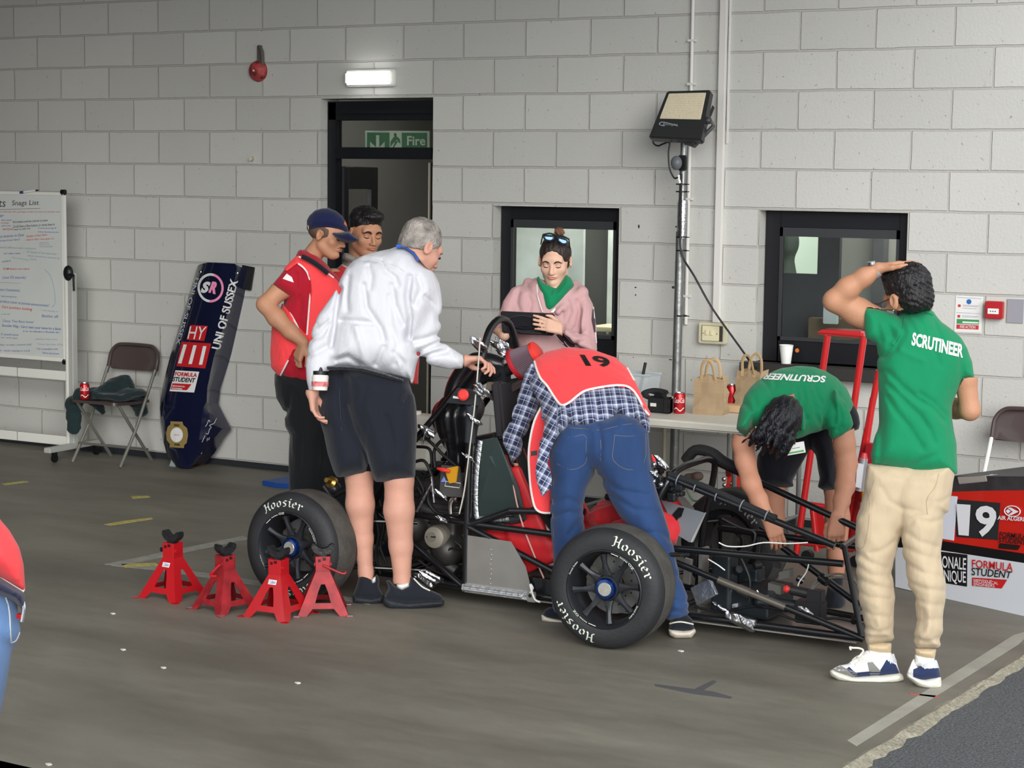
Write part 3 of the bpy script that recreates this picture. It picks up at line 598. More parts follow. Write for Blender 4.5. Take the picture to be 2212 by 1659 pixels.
for k in (0, 1): m = M(); m.sph((a[0]+.04+(b[0]-a[0]-.085)*k, -.065, (a[2]+b[2])/2), .003, 8); m.build('screw', BLKP, t)
# notice + call point
t = thing('fire_notice', 'white fire action notice with blue, green and red panels beside the call point', 'sign', PY(2090, 680, 0)); q = [PY(2065, 638, -.004), PY(2123, 642, -.004), PY(2118, 719, -.004), PY(2061, 717, -.004)]
q = [np.array([q[i][0], -.004, q[i][2]]) for i in range(4)]
m = M(); m.prism([q[3], q[2], q[1], q[0]], (0, .004, 0)); m.build('board', mat('white_sign', (228, 228, 224), .35), t, smooth=False)
def qq(u0, v0, u1, v1, y=-.0012): return [bil(q, u0, v1)+[0, y, 0], bil(q, u1, v1)+[0, y, 0], bil(q, u1, v0)+[0, y, 0], bil(q, u0, v0)+[0, y, 0]]
def rect(m, *a): p = qq(*a); m.add(p[::-1], [(0, 1, 2, 3)])
m = M(); rect(m, .08, .09, .92, .21); rect(m, .1, .4, .2, .47); rect(m, .1, .69, .2, .76); m.build('red_panel', mat('sign_red', (196, 58, 62), .4), t, smooth=False)
m = M(); rect(m, .08, .23, .92, .36); m.build('green_panel', mat('sign_green2', (64, 146, 90), .4), t, smooth=False)
m = M(); m.lathe([(0, 0), (.014, 0)], bil(q, .5, .85)+[0, -.0014, 0], (0, -1, 0), 20); rect(m, .05, .53, .95, .537); rect(m, .05, .95, .95, .957); m.build('blue_disc', mat('sign_blue', (40, 104, 176), .4), t, smooth=False)
m = M(); rect(m, .30, .255, .9, .30, -.0016); m.build('white_strip', mat('white_sign', (0, 0, 0)), t, smooth=False)
m = M()
for r_ in ((.28, .745, .9), (.28, .715, .82), (.28, .66, .8), (.28, .45, .9), (.28, .42, .84)): rect(m, r_[0], r_[1], r_[2], r_[1]+.01)
m.build('small_print', mat('faint_print', (150, 150, 170), .5), t, smooth=False); m = M(); letter3(m, 'FIRE ACTION', qq(.22, .11, .8, .19), bold=.01); m.build('lettering', mat('white_sign', (0, 0, 0)), t, smooth=False)
t = thing('fire_call_point', 'red break glass fire call point on the wall right of the notice', 'call point', PY(2152, 668, 0)); a = PY(2132, 687, 0); b = PY(2173, 651, 0)
m = M(); m.box2((a[0], -.05, a[2]), (b[0]-.006, 0, b[2])); m.build('case', RED, t, bevel=.005); cx = (a[0]+b[0])/2-.003; cz = (a[2]+b[2])/2
m = M(); m.box((cx, -.053, cz-.006), (.06, .006, .03)); m.build('break_glass', WHT, t, bevel=.001)
for k in (-1, 0, 1): m = M(); m.sph((cx+.013*k, -.057, cz-.006), (.004, .001, .003), 8); m.build('dot_mark', BLKP, t)
tag(M().box(PY(2193, 672, -.004), (.09, .008, .13)).build('patch_plate', mat('grey_patch', (150, 150, 158), .5), bevel=.001, loc=PY(2193, 672, 0)), 'faint grey painted plate on the wall right of the call point', 'plate')
# ================= floodlight on its tripod mast =================
t = thing('floodlight_mast', 'galvanised scaffold mast carrying the black floodlight, standing behind the white table', 'mast', PY(1455, 1050, -.16)*[1, 1, 0])
Y = -.16; m = M(); m.cyl(PY(1478, 305, Y), PY(1470, 520, Y), .021, seg=16); m.build('upper_pole', STEEL, t)
m = M(); pb = PY(1463, 830, Y); pb2 = PY(1456, 1030, Y); k = (pb2-pb)/(pb2[2]-pb[2]); ft = pb2-k*pb2[2]; m.cyl(PY(1470, 500, Y), ft, .027, seg=16); m.build('lower_pole', STEEL, t)
m = M(); k2 = np.array([-.055, -.02, 0]); m.cyl(PY(1458, 900, Y)+k2, ft+k2, .012, seg=12); m.build('cream_side_pole', CREAM, t)
for y, w_ in ((398, .028), (414, .027), (512, .03), (541, .03), (682, .03)): z = PY(1472, y, Y); m = M(); m.lathe([(.026, -.004), (.033, -.004), (.033, .004), (.026, .004)], z, (0, 0, 1), 16, True); m.cyl(z+[.03, -.01, 0], z+[.055, -.012, 0], .003, seg=6); m.build('cable_tie', BLKP, t)
m = M(); m.lathe([(.029, -.12), (.03, -.1), (.031, .08), (.028, .1)], PY(1474, 470, Y), (0, 0, 1), 18); m.build('foil_wrap', FOIL, t)
# lamp head
t = thing('floodlight', 'black LED floodlight with pale square lens tilted upwards on the galvanised mast', 'floodlight', PY(1466, 250, -.3))
Yf = -.30; q = [PY(1440, 196, -.24), PY(1534, 193, -.24), PY(1513, 303, -.36), PY(1400, 297, -.36)]
nn = nrm(np.cross(q[1]-q[0], q[0]-q[3])); nn = nn if nn@CF < 0 else -nn; back = -nn*.06
cen = np.mean(q, 0)
m = M(); m.prism([q[3]+back, q[2]+back, q[1]+back, q[0]+back], nn*.06); m.build('housing', mat('floodlight_black', (44, 45, 46), .4, coat=.2), t, bevel=.008)
lq = [bil(q, .09, .93), bil(q, .93, .93), bil(q, .93, .40), bil(q, .09, .40)]
m = M(); m.prism([p+nn*.0 for p in (lq[3], lq[2], lq[1], lq[0])], nn*.006); m.build('lens', mat('pale_lens', (222, 212, 184), .35, bump=.6, bscale=120), t, bevel=.002)
m = M()
for i in range(14): v = .43+.46*i/13; m.tube([bil(q, .12, v)+nn*.0068, bil(q, .9, v)+nn*.0068], .0012, 4)
m.build('lens_rib', mat('lens_rib', (212, 201, 173), .5), t, smooth=False)
m = M(); m.tube([bil(q, u, v)+nn*.002 for u, v in ((.5, .26), (.3, .31), (.16, .33), (.12, .29), (.17, .26), (.24, .255))], .003, 6, 4); m.build('logo_swoosh', mat('grey_print', (150, 152, 154), .4), t)
m = M(); letter3(m, 'Bellight', [bil(q, .2, .31)+nn*.002, bil(q, .5, .31)+nn*.002, bil(q, .5, .25)+nn*.002, bil(q, .2, .25)+nn*.002]); m.build('lettering', mat('grey_print', (0, 0, 0)), t, smooth=False)
m = M()
for i in range(9): p = bil(q, .12+.095*i, .12)+back; m.prism([p, p+(q[0]-q[3])*.7, p+(q[0]-q[3])*.7-nn*.03, p-nn*.03], (q[1]-q[0])*.01)
m.build('cooling_fins', BLKP, t)
m = M(); s0 = bil(q, 1.02, .5)+back*.5; m.tube([s0, s0+CR*.03-CU*.05, bil(q, .8, -.02)+back*1.2, PY(1482, 308, Y), PY(1478, 320, Y)], .012, 8); m.sph(s0-CU*.02, .022); m.build('bracket', mat('bracket_black', (58, 60, 62), .4), t)
# junction box with cable
t = thing('sensor_box', 'small grey round sensor box strapped to the mast below the floodlight', 'sensor', PY(1467, 352, -.2))
m = M(); m.sph(PY(1461, 352, -.24), (.035, .03, .042)); m.build('sensor_dome', mat('sensor_grey', (98, 102, 106), .4), t); m = M(); m.box(PY(1474, 352, -.2), (.05, .03, .09)); m.build('case', BLKP, t, bevel=.006)
m = M(); m.tube([PY(x, y, -.24) for x, y in ((1466, 378), (1466, 386), (1469, 396))], .008, 8); m.build('connector', WHT, t)
m = M(); m.tube([PY(x, y, -.27) for x, y in ((1410, 303), (1413, 311), (1422, 315), (1432, 311), (1446, 308), (1444, 330), (1446, 362), (1456, 384), (1464, 383))], .005, 8, 5)
tag(m.build('lamp_cable', BLKP, loc=PY(1446, 330, -.27)), 'thin black cable looping from the floodlight to the sensor box', 'cable')
m = M(); m.tube([PY(x, y, Yc) for x, y, Yc in ((1472, 375, -.2), (1471, 430, -.195), (1470, 500, -.195), (1470, 535, -.2), (1477, 560, -.2), (1500, 597, -.16), (1540, 668, -.12), (1600, 752, -.12), (1618, 778, -.14), (1634, 796, -.2))], .0065, 8, 5)
tag(m.build('power_cable', BLKP, loc=PY(1500, 597, -.16)), 'long black cable running down the mast and diagonally across the wall', 'cable')
# paint chips on the wall
CH = mat('paint_chip', (64, 60, 52), .8)
for i, (x, y, w_, h_) in enumerate(((1380, 489, .014, .03), (1461, 490, .02, .014), (1373, 621, .016, .012), (1373, 637, .013, .014), (1455, 621, .026, .024), (1448, 777, .028, .008), (1368, 772, .008, .008))):
    c = PY(x, y, -.0006); rg = random.Random(i); P = [(c[0]+w_/2*math.cos(a*.9)*(.6+.5*rg.random()), -.0008, c[2]+h_/2*math.sin(a*.9)*(.6+.5*rg.random())) for a in range(7)]
    q_ = M(); q_.add(P, [tuple(range(7))]); tag(q_.build('paint_chip', CH, smooth=False, loc=c), 'dark chip in the wall paint, ' + ['right of the window near its top', 'topmost one left of the mast', 'upper of the pair right of the narrow window', 'lower of the pair right of the narrow window', 'largest one just left of the mast', 'flat one by the mast near the table', 'tiny one above the plastic tub'][i], 'chip', 'paint chips around the floodlight mast')
# ================= whiteboard =================
t = thing('whiteboard', 'mobile whiteboard covered in handwritten notes in red, blue and black', 'whiteboard', (PG(160, 975)[0], PG(160, 975)[1], 0))
g1 = PG(118, 999); g2 = PG(208, 982); gc = (g1+g2)/2; YW = gc[1]; 
def W(x, y, o=0.): return PY(x, y, YW+o)
q = [W(-190, 417), W(133, 415), W(147, 782), W(-180, 768)]; tl, tr, br_, bl = q; q[0] = np.array([tr[0]-1.75, YW, tr[2]]); xr = (tr[0]+br_[0])/2; zt, zb = (tr[2]), (br_[2]); xl = xr-1.8; q = [np.array([xl, YW, zt]), np.array([xr, YW, zt]), np.array([xr, YW, zb]), np.array([xl, YW, zb])]
ALU = mat('silver_aluminium', (196, 197, 192), .35, metal=.3)
m = M(); m.box2((xl, YW-.006, zb), (xr, YW+.012, zt)); m.build('writing_panel', mat('whiteboard_surface', (208, 212, 208), .18, var=.05, vscale=2, coat=.4), t, smooth=False)
m = M(); f_ = .024; m.box2((xl-.005, YW-.014, zt-f_), (xr+.005, YW+.016, zt)); m.box2((xl-.005, YW-.014, zb), (xr+.005, YW+.016, zb+f_)); m.box2((xr-f_*.6, YW-.014, zb), (xr+.005, YW+.016, zt)); m.box2((xl, YW-.014, zb), (xl+f_, YW+.016, zt)); m.build('frame', mat('white_aluminium', (226, 226, 218), .3), t, bevel=.003)
for z in (zt, zb): m = M(); m.box((xr-.004, YW, z), (.04, .036, .036)); m.build('corner_cap', BLKP, t, bevel=.006)
xp_ = xr+.055
m = M(); m.box2((xp_-.03, YW-.02, .10), (xp_+.03, YW+.03, float(W(150, 590)[2]))); m.build('post', ALU, t, bevel=.004)
m = M(); m.box2((xp_-.034, YW-.026, .10), (xp_-.012, YW-.018, float(W(150, 590)[2]))); m.build('post_edge', mat('white_aluminium', (0, 0, 0)), t, bevel=.003)
for y in (806, 945):
    z = float(W(75, y)[2]); m = M(); m.box2((xl-.1, YW-.02, z-.032), (xp_-.035, YW+.02, z+.032)); m.build('rail', mat('white_aluminium', (0, 0, 0)), t, bevel=.004)
    x = float(W(42, y)[0]); m = M(); m.box2((x-.002, YW-.0215, z-.033), (x+.002, YW+.0215, z+.033)); m.build('rail_joint', mat('joint_grey', (120, 120, 116), .5), t, smooth=False)
m = M(); k = W(152, 596); m.sph(k+[0, -.02, .02], (.04, .03, .055)); m.build('pivot_cover', BLKP, t); m = M(); m.tube([k+[.02, -.04, .01], k+[.07, -.045, .01], k+[.075, -.05, -.02], k+[.078, -.05, -.1]], .008, 8, 3); m.build('clamp_handle', BLKP, t)
ft_d = nrm(g2-g1); m = M(); z = .105; a, b = g1-ft_d*.08, g2+ft_d*.02; m.prism([np.array([a[0]-.03, a[1], .075]), np.array([a[0]+.03, a[1], .075]), np.array([a[0]+.03, a[1], .11]), np.array([a[0]-.03, a[1], .11])], np.array([b[0]-a[0], b[1]-a[1], 0])); m.build('foot_bar', ALU, t, bevel=.005)
for g in (g1, g2):
    m = M(); m.cyl(g+[-.012, 0, .028], g+[.012, 0, .028], .028, seg=16); m.box(g+[0, 0, .06], (.03, .035, .04)); m.build('caster', BLKP, t, bevel=.003)
# handwriting (frame px on the board)
def board(x, y, o=-.0075): return PY(x, y, YW+o)
INK = {'k': mat('black_marker', (70, 72, 80), .6), 'r': mat('red_marker', (206, 92, 92), .6), 'b': mat('blue_marker', (92, 118, 176), .6), 'g': mat('faded_marker', (150, 164, 178), .6)}
HW = {c: M() for c in INK}
def hand(c, s, x, y, wd, h, sl=0, sh=.25, b=.0): qd = [board(x, y-h), board(x+wd, y-h+sl), board(x+wd, y+sl), board(x, y)]; letter3(HW[c], s, qd, off=.0008, shear=sh, bold=b)
hand('k', 'ts', -2, 447, 14, 14, sh=.1); hand('k', 'Snags List', 26, 447, 58, 14, -1, sh=.1); HW['k'].tube([board(-5, 453), board(87, 450)], .0012, 5)
hand('r', 'to shorten the package order of scrut to brakes out', 0, 460, 130, 4.5, 0); hand('b', 'er', 0, 469, 9, 5)
hand('b', 'the team', 3, 477, 23, 3.5); hand('k', 'Rid streams could be a barrier to move', 28, 482, 75, 5, -4); hand('k', 'Could have a flow button or move lines in', 28, 492, 90, 5.5, -5); hand('k', 'need to plan out', 30, 499, 36, 5, -3); hand('b', 'bring the green egg off', 82, 495, 40, 4, 0); hand('b', 'without blocking every lane', 82, 503, 45, 4, 1)
hand('r', 'cars timings', 2, 484, 17, 4, 0); hand('r', 'been blocked', 6, 497, 23, 5, 0); hand('b', 'sprint area', 3, 490, 20, 4, 0)
hand('b', 'sit bottoms to Dave', 0, 514, 52, 6, -4); hand('b', 'timing of Lunch 4pm(?)', 0, 523, 43, 5, -3); hand('r', 'Number of these Deans', 57, 513, 45, 5, -4); hand('r', '- judge at 10am / times given out', 54, 521, 63, 5, -3); hand('g', 'picking but', 86, 526, 20, 4); hand('g', 'going out the', 85, 530, 22, 3.5); hand('g', 'in 1k accumulator', 86, 534, 29, 3.5)
hand('g', 'started difference made a variance at', 0, 536, 78, 4.5, 3); hand('g', 'EV based of the team bus', 58, 546, 64, 5, 5); hand('b', 'and i want a name', 8, 549, 36, 4, 0); hand('g', 'these should be elected by', 60, 555, 70, 5, 6); hand('b', 'standard', 4, 567, 19, 4, -2); hand('g', 'entry priority listing', 26, 558, 36, 4, 6); hand('g', 'if team', 65, 562, 15, 4)
hand('r', 'TEAM battery cars refund', 6, 584, 58, 5.5, 0, b=.005); hand('b', '(not FS stands)', 6, 604, 50, 8, 0); HW['g'].tube([board(0, 610), board(46, 612)], .0012, 5)
HW['b'].tube([board(x, y) for x, y in ((96, 582), (106, 592), (114, 610), (119, 640), (118, 656), (112, 664))], .001, 5, 4)
hand('b', 'tom (*comments)', 0, 630, 43, 8, 2); hand('b', '* with emergencies', 0, 642, 36, 4.5, 2); hand('b', 'products trainer on bonnets announcements?', 0, 655, 106, 8, 10); hand('r', 'Cars position locking', 4, 667, 66, 8, 6, b=.008); hand('g', '* i am empty in', 86, 672, 40, 5, 4); hand('b', 'Battles dll', 90, 685, 36, 6, 2); hand('b', '- it ran out', 0, 680, 22, 3)
hand('b', "Classy 'Two Bonn boots'", 6, 697, 68, 7, 3); hand('b', 'Shoulder 95kg - Carry team your name for a Bonn', 4, 707, 128, 7, 8, b=.01); hand('b', "it on, on nobody's a 'Shoulder bar'", 50, 718, 80, 5, 3, b=.01); hand('b', 'f) quadruons', 2, 725, 38, 6, 2); hand('b', 'non - driver types', 2, 731, 36, 4, 2)
hand('g', 'slippery lane arms', 76, 735, 48, 5, 1); hand('g', '* Drive, Score line, off car', 80, 746, 58, 5, 1); hand('b', 'files - in case / custom (jvb)', 0, 748, 68, 5, -1); hand('b', '* 55 in members over', 78, 756, 48, 5, 0); hand('b', '* Brow assessment', 90, 764, 38, 4.5, 2); hand('b', 'b - needs copying or US B', 0, 760, 64, 5, 1)
for c in INK: HW[c].build('handwriting', INK[c], t, smooth=False)
o = M(); p0 = W(44, 417, -.02)+[0, 0, .004]; p1 = W(83, 412, -.02)+[0, 0, .004]; o.tube([p0+(p1-p0)*.15, p1-(p1-p0)*.15], .0085, 10); pen = thing('marker_pen', 'white marker pen with blue cap lying on the top edge of the whiteboard', 'pen', p0)
OFF[pen] = p0; o.build('barrel', WHT, pen); M().cyl(p0, p0+(p1-p0)*.2, .0095, seg=10).build('cap', mat('blue_cap', (60, 66, 130), .4), pen); M().cyl(p1-(p1-p0)*.16, p1, .006, .004, seg=10).build('tip', BLKP, pen)
# ================= folding chairs =================
BRN = mat('brown_steel', (74, 62, 60), .35, coat=.2); CHR = mat('grey_chair_tube', (150, 150, 142), .3, metal=.6)
def folding_chair(loc, rz, lab, tube_col):
    t = thing('folding_chair', lab, 'chair', (0, 0, 0), 'brown folding chairs along the wall'); w_ = .215; OFF[t] = np.zeros(3)
    # local: x right, front is -y
    P = []
    for yy, zz in ((.21, .80), (.205, .76), (.195, .70), (.19, .645)):
        pass
    m = M(); n = 16; V = []; F = []
    for j, (zz, hw, yo) in enumerate(((.62, .20, .235), (.63, .215, .237), (.70, .222, .245), (.76, .215, .252), (.785, .19, .256), (.795, .16, .258))):
        for i in range(n+1): u = -1+2*i/n; V.append((u*hw, yo+.028*(1-u*u), zz+ (.0 if j else .006*(u*u))))
    for j in range(5):
        for i in range(n): a = j*(n+1)+i; F.append((a, a+1, a+n+2, a+n+1))
    m.add(V, F); o = m.build('backrest', BRN, t); sm = o.modifiers.new('s', 'SOLIDIFY'); sm.thickness = .008
    m = M(); m.tube([(-w_, .19, .60), (-w_, .215, .66), (-w_+.005, .236, .74), (-.17, .25, .79), (-.1, .253, .803), (.1, .253, .803), (.17, .25, .79), (w_-.005, .236, .74), (w_, .215, .66), (w_, .19, .60)], .0125, 10, 4); m.build('back_frame', BRN, t)
    m = M(); n = 10; V = []; F = []
    for j in range(n+1):
        v = j/n; yy = -.20+.38*v
        for i in range(n+1): u = -1+2*i/n; V.append((u*(.20-.02*v), yy, .445-.012*math.sin(math.pi*v)*(1-u*u*.6)-.012*v))
    for j in range(n):
        for i in range(n): a = j*(n+1)+i; F.append((a, a+1, a+n+2, a+n+1))
    m.add(V, F); o = m.build('seat', BRN, t); sm = o.modifiers.new('s', 'SOLIDIFY'); sm.thickness = .02
    for s_ in (-1, 1):
        m = M(); m.tube([(s_*w_, .205, .64), (s_*w_, -.0, .25), (s_*w_, -.17, 0)], .0115, 10); m.build('leg', tube_col, t)
        m = M(); m.tube([(s_*(w_-.03), -.15, .425), (s_*(w_-.03), .0, .24), (s_*(w_-.03), .20, 0)], .0115, 10); m.build('leg', tube_col, t)
    m = M(); m.cyl((-w_, -.105, .10+.03), (w_, -.105, .13), .009, seg=8); m.build('stretcher', tube_col, t); m = M(); m.cyl((-w_+.03, .155, .085), (w_-.03, .155, .085), .009, seg=8); m.build('stretcher', tube_col, t)
    t.location = tuple(loc); t.rotation_euler = (0, 0, rz); return t
ca = PG(178, 995); cb = PG(280, 1006); cdir = nrm(cb-ca); rz = math.atan2(cdir[1], cdir[0]); cen = (ca+cb)/2; fr = np.array([cdir[1], -cdir[0], 0])
chc = cen-fr*.17+fr*.10; folding_chair(chc*[1, 1, 0], rz, 'brown folding chair with a drink can and dark green coat, beside the whiteboard', CHR)
cB = PY(2083, 1050, -.55); folding_chair((cB[0]+.245, -.45, 0), math.radians(-4), 'brown folding chair at the right behind the red bodywork', WHT)
def chp(x, y, z): R = np.array([[cdir[0], cdir[1], 0], [-cdir[1], cdir[0], 0], [0, 0, 1]]); return chc*[1, 1, 0]+np.array([x, y, z])@R
# coat on the chair seat
GREENC = mat('dark_green_fabric', (13, 36, 39), .85, sheen=.2, bump=.3, bscale=120)
s = S(.007); P = [(-.19, -.1, .47), (-.08, .02, .50), (.05, .05, .51), (.16, .0, .49), (.22, .02, .50)]
for a, b in zip(P[:-1], P[1:]): s.cone(chp(*a), chp(*b), .046, .05, .03, (0, 0, 1), .5)
s.cone(chp(-.20, -.10, .47), chp(-.245, -.12, .38), .045, .04, .03); s.cone(chp(-.245, -.12, .40), chp(-.235, -.13, .24), .055, .05, .03, CF, .45); s.cone(chp(.1, .1, .47), chp(.12, .16, .36), .05, .05, .03); s.cone(chp(-.06, .05, .52), chp(.06, .06, .55), .05, .06, .03); s.cone(chp(-.17, -.02, .45), chp(-.13, .05, .34), .05, .02, .03)
s.box(chp(-.02, .03, .466), (.20, .12, .022), r=.02, k=.02); s.disp(folds(.010, 26, CR, seed=3)); c = chp(0, 0, .47); tag(sdf_obj(s, 'coat', GREENC, loc=c), 'dark green coat draped over the folding chair seat', 'coat')
# cans
CRED = mat('can_red', (196, 30, 38), .25, metal=.5, coat=.4)
def can(loc, lab, d, brand=True):
    t = thing('drink_can', lab, 'can', loc, 'red drink cans'); p = np.array(loc, float)
    m = M(); m.lathe([(.024, .002), (.028, .001), (.033, .012), (.033, .100), (.027, .112)], p, (0, 0, 1), 24); m.build('body', CRED, t)
    m = M(); m.lathe([(0, .108), (.024, .108), (.0255, .1145), (.0275, .1145), (.0275, .111)], p, (0, 0, 1), 24); m.lathe([(0, .004), (.022, .004), (.026, 0), (.029, .004)], p, (0, 0, 1), 24); m.build('lid', SIL, t)
    if brand:
        V, F = textmesh('Coca-Cola', shear=.3, bold=.01, cell=.1); a0 = math.atan2(d[1], d[0]); P = []
        for u, v in V: a = a0+(u-.5)*1.9; P.append(p+[.0334*math.cos(a), .0334*math.sin(a), .06+.028*v])
        m = M(); m.add(P, F)
        for k in range(8): a = a0-.9+k*.22; a2 = a+.22; m.add([p+[.0334*math.cos(x), .0334*math.sin(x), z] for x, z in ((a, .022+.008*math.sin(k)), (a2, .022+.008*math.sin(k+1)), (a2, .028+.008*math.sin(k+1)), (a, .028+.008*math.sin(k)))], [(0, 1, 2, 3)])
        m.build('lettering', WHT, t, smooth=False)
    return t
tocam = lambda p: nrm((CAM-np.array(p))[:2])
p = chp(-.105, -.16, .448); can(p, 'red drink can standing on the front of the folding chair seat', tocam(p))
p = PG(446, 1000); p[1] = min(p[1], -.05); can(p, 'red drink can on the floor behind the navy bodywork', tocam(p))
# ================= table with things =================
TZ = .74; tf0 = PG(1395, 906, TZ); tf1 = PG(1590, 916, TZ)  # front edge of top
t = thing('trestle_table', 'white folding table against the wall holding bags, camera and cans', 'table', (5.6, -.7, 0)); TY = float((tf0[1]+tf1[1])/2)
tx0, tx1 = float(tf0[0])-.85, float(PY(1577, 1000, TY)[0])+.09
m = M(); m.box2((tx0, TY, TZ-.045), (tx1, TY+1.05, TZ)); m.build('table_top', mat('table_cream', (214, 212, 200), .5, var=.05, vscale=8), t, bevel=.01)
TL = mat('grey_tube', (150, 152, 152), .35, metal=.7)
for x in (tx0+.15, tx1-.09):
    m = M()
    for yy in (TY+.06, TY+.98): m.cyl((x, yy, TZ-.045), (x, yy, 0), .014, seg=10)
    m.cyl((x, TY+.06, .12), (x, TY+.98, .12), .010, seg=8); m.build('leg_frame', TL, t)
def on_table(x, y): return PG(x, y, TZ)
p = on_table(1467, 893); can(p, 'red drink can on the table between the camera and the paper bag', tocam(p))
p = on_table(1580, 874); can(p, 'partly hidden red can between the two paper bags', tocam(p), False)
KRAFT = mat('kraft_paper', (170, 146, 114), .75, bump=.35, bscale=26, var=.08, vscale=9)
def paper_bag(x, y, wd, hh, lab, seed, rot=0):
    p = on_table(x, y)+[0, .07, 0]; t = thing('paper_bag', lab, 'bag', p, 'brown paper bags on the table'); rg = random.Random(seed); n = 7; V = []; F = []; d = .10
    R = lambda a, b, z: p+np.array([a*math.cos(rot)-b*math.sin(rot), a*math.sin(rot)+b*math.cos(rot), z])
    ring = [(-1, -1), (-.5, -1), (0, -1), (.5, -1), (1, -1), (1, 0), (1, 1), (.5, 1), (0, 1), (-.5, 1), (-1, 1), (-1, 0)]; L = len(ring)
    for j in range(n+1):
        v = j/n; k = 1-.05*v
        for i, (a, b) in enumerate(ring):
            j_ = .008*(rg.random()-.5)*(1 if 0 < j else 0); pin = (1-.25*v*(1 if i in (5, 11) else 0)); V.append(R(a*wd/2*k*pin+j_+.004*math.sin(j*2.1+i), b*d/2*(1-.25*v)+j_, hh*v+(.012*math.sin(i*1.9+seed) if j == n else 0)))
    for j in range(n):
        for i in range(L): F.append((j*L+i, j*L+(i+1) % L, (j+1)*L+(i+1) % L, (j+1)*L+i))
    F.append(tuple(range(L))[::-1]); o = mkobj('bag_body', V, F, KRAFT, t); sm = o.modifiers.new('s', 'SOLIDIFY'); sm.thickness = .0015
    for b, lean in ((-1, -.02), (1, .02)):
        m = M(); P = [R(x_*wd*.5, b*d*.36+lean*q_, z_) for x_, z_, q_ in ((-.5, hh*.86, 0), (-.5, hh, 0), (-.46, hh+.05, .5), (-.25, hh+.085, 1), (.05, hh+.09, 1), (.3, hh+.06, 1), (.42, hh-.0, .5), (.42, hh*.86, 0))]; m.tube(P, .009, 8, 4, flat=.25); m.build('handle', mat('kraft_handle', (186, 158, 116), .7), t)
    for sx in (-.5, .42): 
        m = M(); m.box(R(sx*wd*.5, -d*.40, hh*.93), (.016, .003, hh*.16)); m.build('handle_tab', mat('kraft_handle', (0, 0, 0)), t)
    return t
paper_bag(1523, 897, .172, .205, 'brown paper carrier bag with looped handles, nearest the can', 4, .1)
paper_bag(1612, 880, .165, .20, 'brown paper carrier bag partly hidden by the bending green shirt', 9, -.12)
p = on_table(1575, 892); s = M(); s.box(p+[.02, .05, .022], (.13, .09, .04)); tag(s.build('cardboard_tray', mat('tray_tan', (206, 172, 132), .6), bevel=.004, loc=p), 'small tan cardboard tray between the two paper bags', 'tray')
p = on_table(1566, 869); tag(M().sph(p+[0, 0, .022], (.03, .03, .025)).build('snack_packet', mat('red_packet', (170, 40, 48), .3, coat=.5), loc=p), 'small shiny red packet beside the tan tray', 'packet')
# DSLR camera
p = on_table(1421, 893)+[0, .03, 0]; t = thing('camera_body', 'black photo camera with strap lying on the white table', 'camera', p)
m = M(); m.box(p+[0, 0, .045], (.135, .05, .09)); m.box(p+[.05, -.01, .045], (.035, .06, .085)); m.build('body', mat('camera_black', (24, 24, 26), .5, bump=.5, bscale=200), t, bevel=.008)
m = M(); m.prism([p+[-.035, -.024, .085], p+[.03, -.024, .085], p+[.018, -.024, .115], p+[-.022, -.024, .115]], (0, .05, 0)); m.build('prism_hump', BLKP, t, bevel=.004)
m = M(); m.cyl(p+[0, .02, .045], p+[0, .09, .045], .034, seg=20); m.build('lens', BLKP, t); m = M(); m.box(p+[-.03, -.027, .045], (.035, .003, .018)); m.build('label_patch', WHT, t)
m = M(); m.tube([p+[-.07, 0, .08], p+[-.1, -.01, .10], p+[-.05, .02, .118], p+[.02, .03, .11], p+[.0, .01, .10], p+[-.08, .02, .11]], .014, 8, 5, flat=.35); m.build('strap', mat('strap_black', (26, 26, 28), .8), t)
# clear tub
p = on_table(1366, 866)+[0, .08, 0]; t = thing('plastic_tub', 'clear plastic storage tub at the far left end of the table', 'tub', p)
CLR = mat('clear_plastic', (214, 222, 226), .12, alpha=.4, coat=.3); m = M(); w0, w1, d0, d1, h = .085, .10, .07, .08, .15
V = [p+[sx*w_, sy*d_, z] for z, w_, d_ in ((0, w0, d0), (h, w1, d1), (h, w1-.006, d1-.006), (.004, w0-.006, d0-.006)) for sx, sy in ((-1, -1), (1, -1), (1, 1), (-1, 1))]
m.add(V, [(3, 2, 1, 0)]+[(j*4+i, j*4+(i+1) % 4, (j+1)*4+(i+1) % 4, (j+1)*4+i) for j in range(3) for i in range(4)]+[(12, 13, 14, 15)]); m.build('tub_body', CLR, t, smooth=False)
m = M(); m.tube([p+[sx*w1, sy*d1, h] for sx, sy in ((-1, -1), (1, -1), (1, 1), (-1, 1))], .008, 6, closed=True); m.build('rim', mat('tub_rim', (196, 204, 208), .3, alpha=.8), t)
tag(M().tube([p+[.0, 0, .02], p+[.03, .02, .215]], .009, 8).build('screwdriver', BLKP, loc=p), 'black handled tool poking out of the clear tub', 'tool')
# paper cup
p = PG(1697, 783, W2z0); p[1] = -.03; p = np.array([PY(1698, 780, -.03)[0], -.03, W2z0]); t = thing('paper_cup', 'white paper cup standing on the window sill', 'cup', p)
m = M(); m.lathe([(0, .004), (.027, .004), (.028, 0), (.040, .105), (.0395, .106), (.038, .105), (.027, .008), (0, .008)], p, (0, 0, 1), 28); m.build('cup_body', WHT, t); m = M(); m.lathe([(.0405, .1035), (.042, .105), (.0405, .1075), (.039, .105)], p, (0, 0, 1), 28, True); m.build('rim', WHT, t)
tag(M().lathe([(0, .004), (.012, .003), (.0125, 0)], PY(1722, 757, .083), (0, -1, 0), 16).build('orange_dot', mat('orange_dot', (226, 120, 44), .5), loc=PY(1722, 757, .083)), 'round orange sticker on the wide window frame beside the cup', 'sticker')
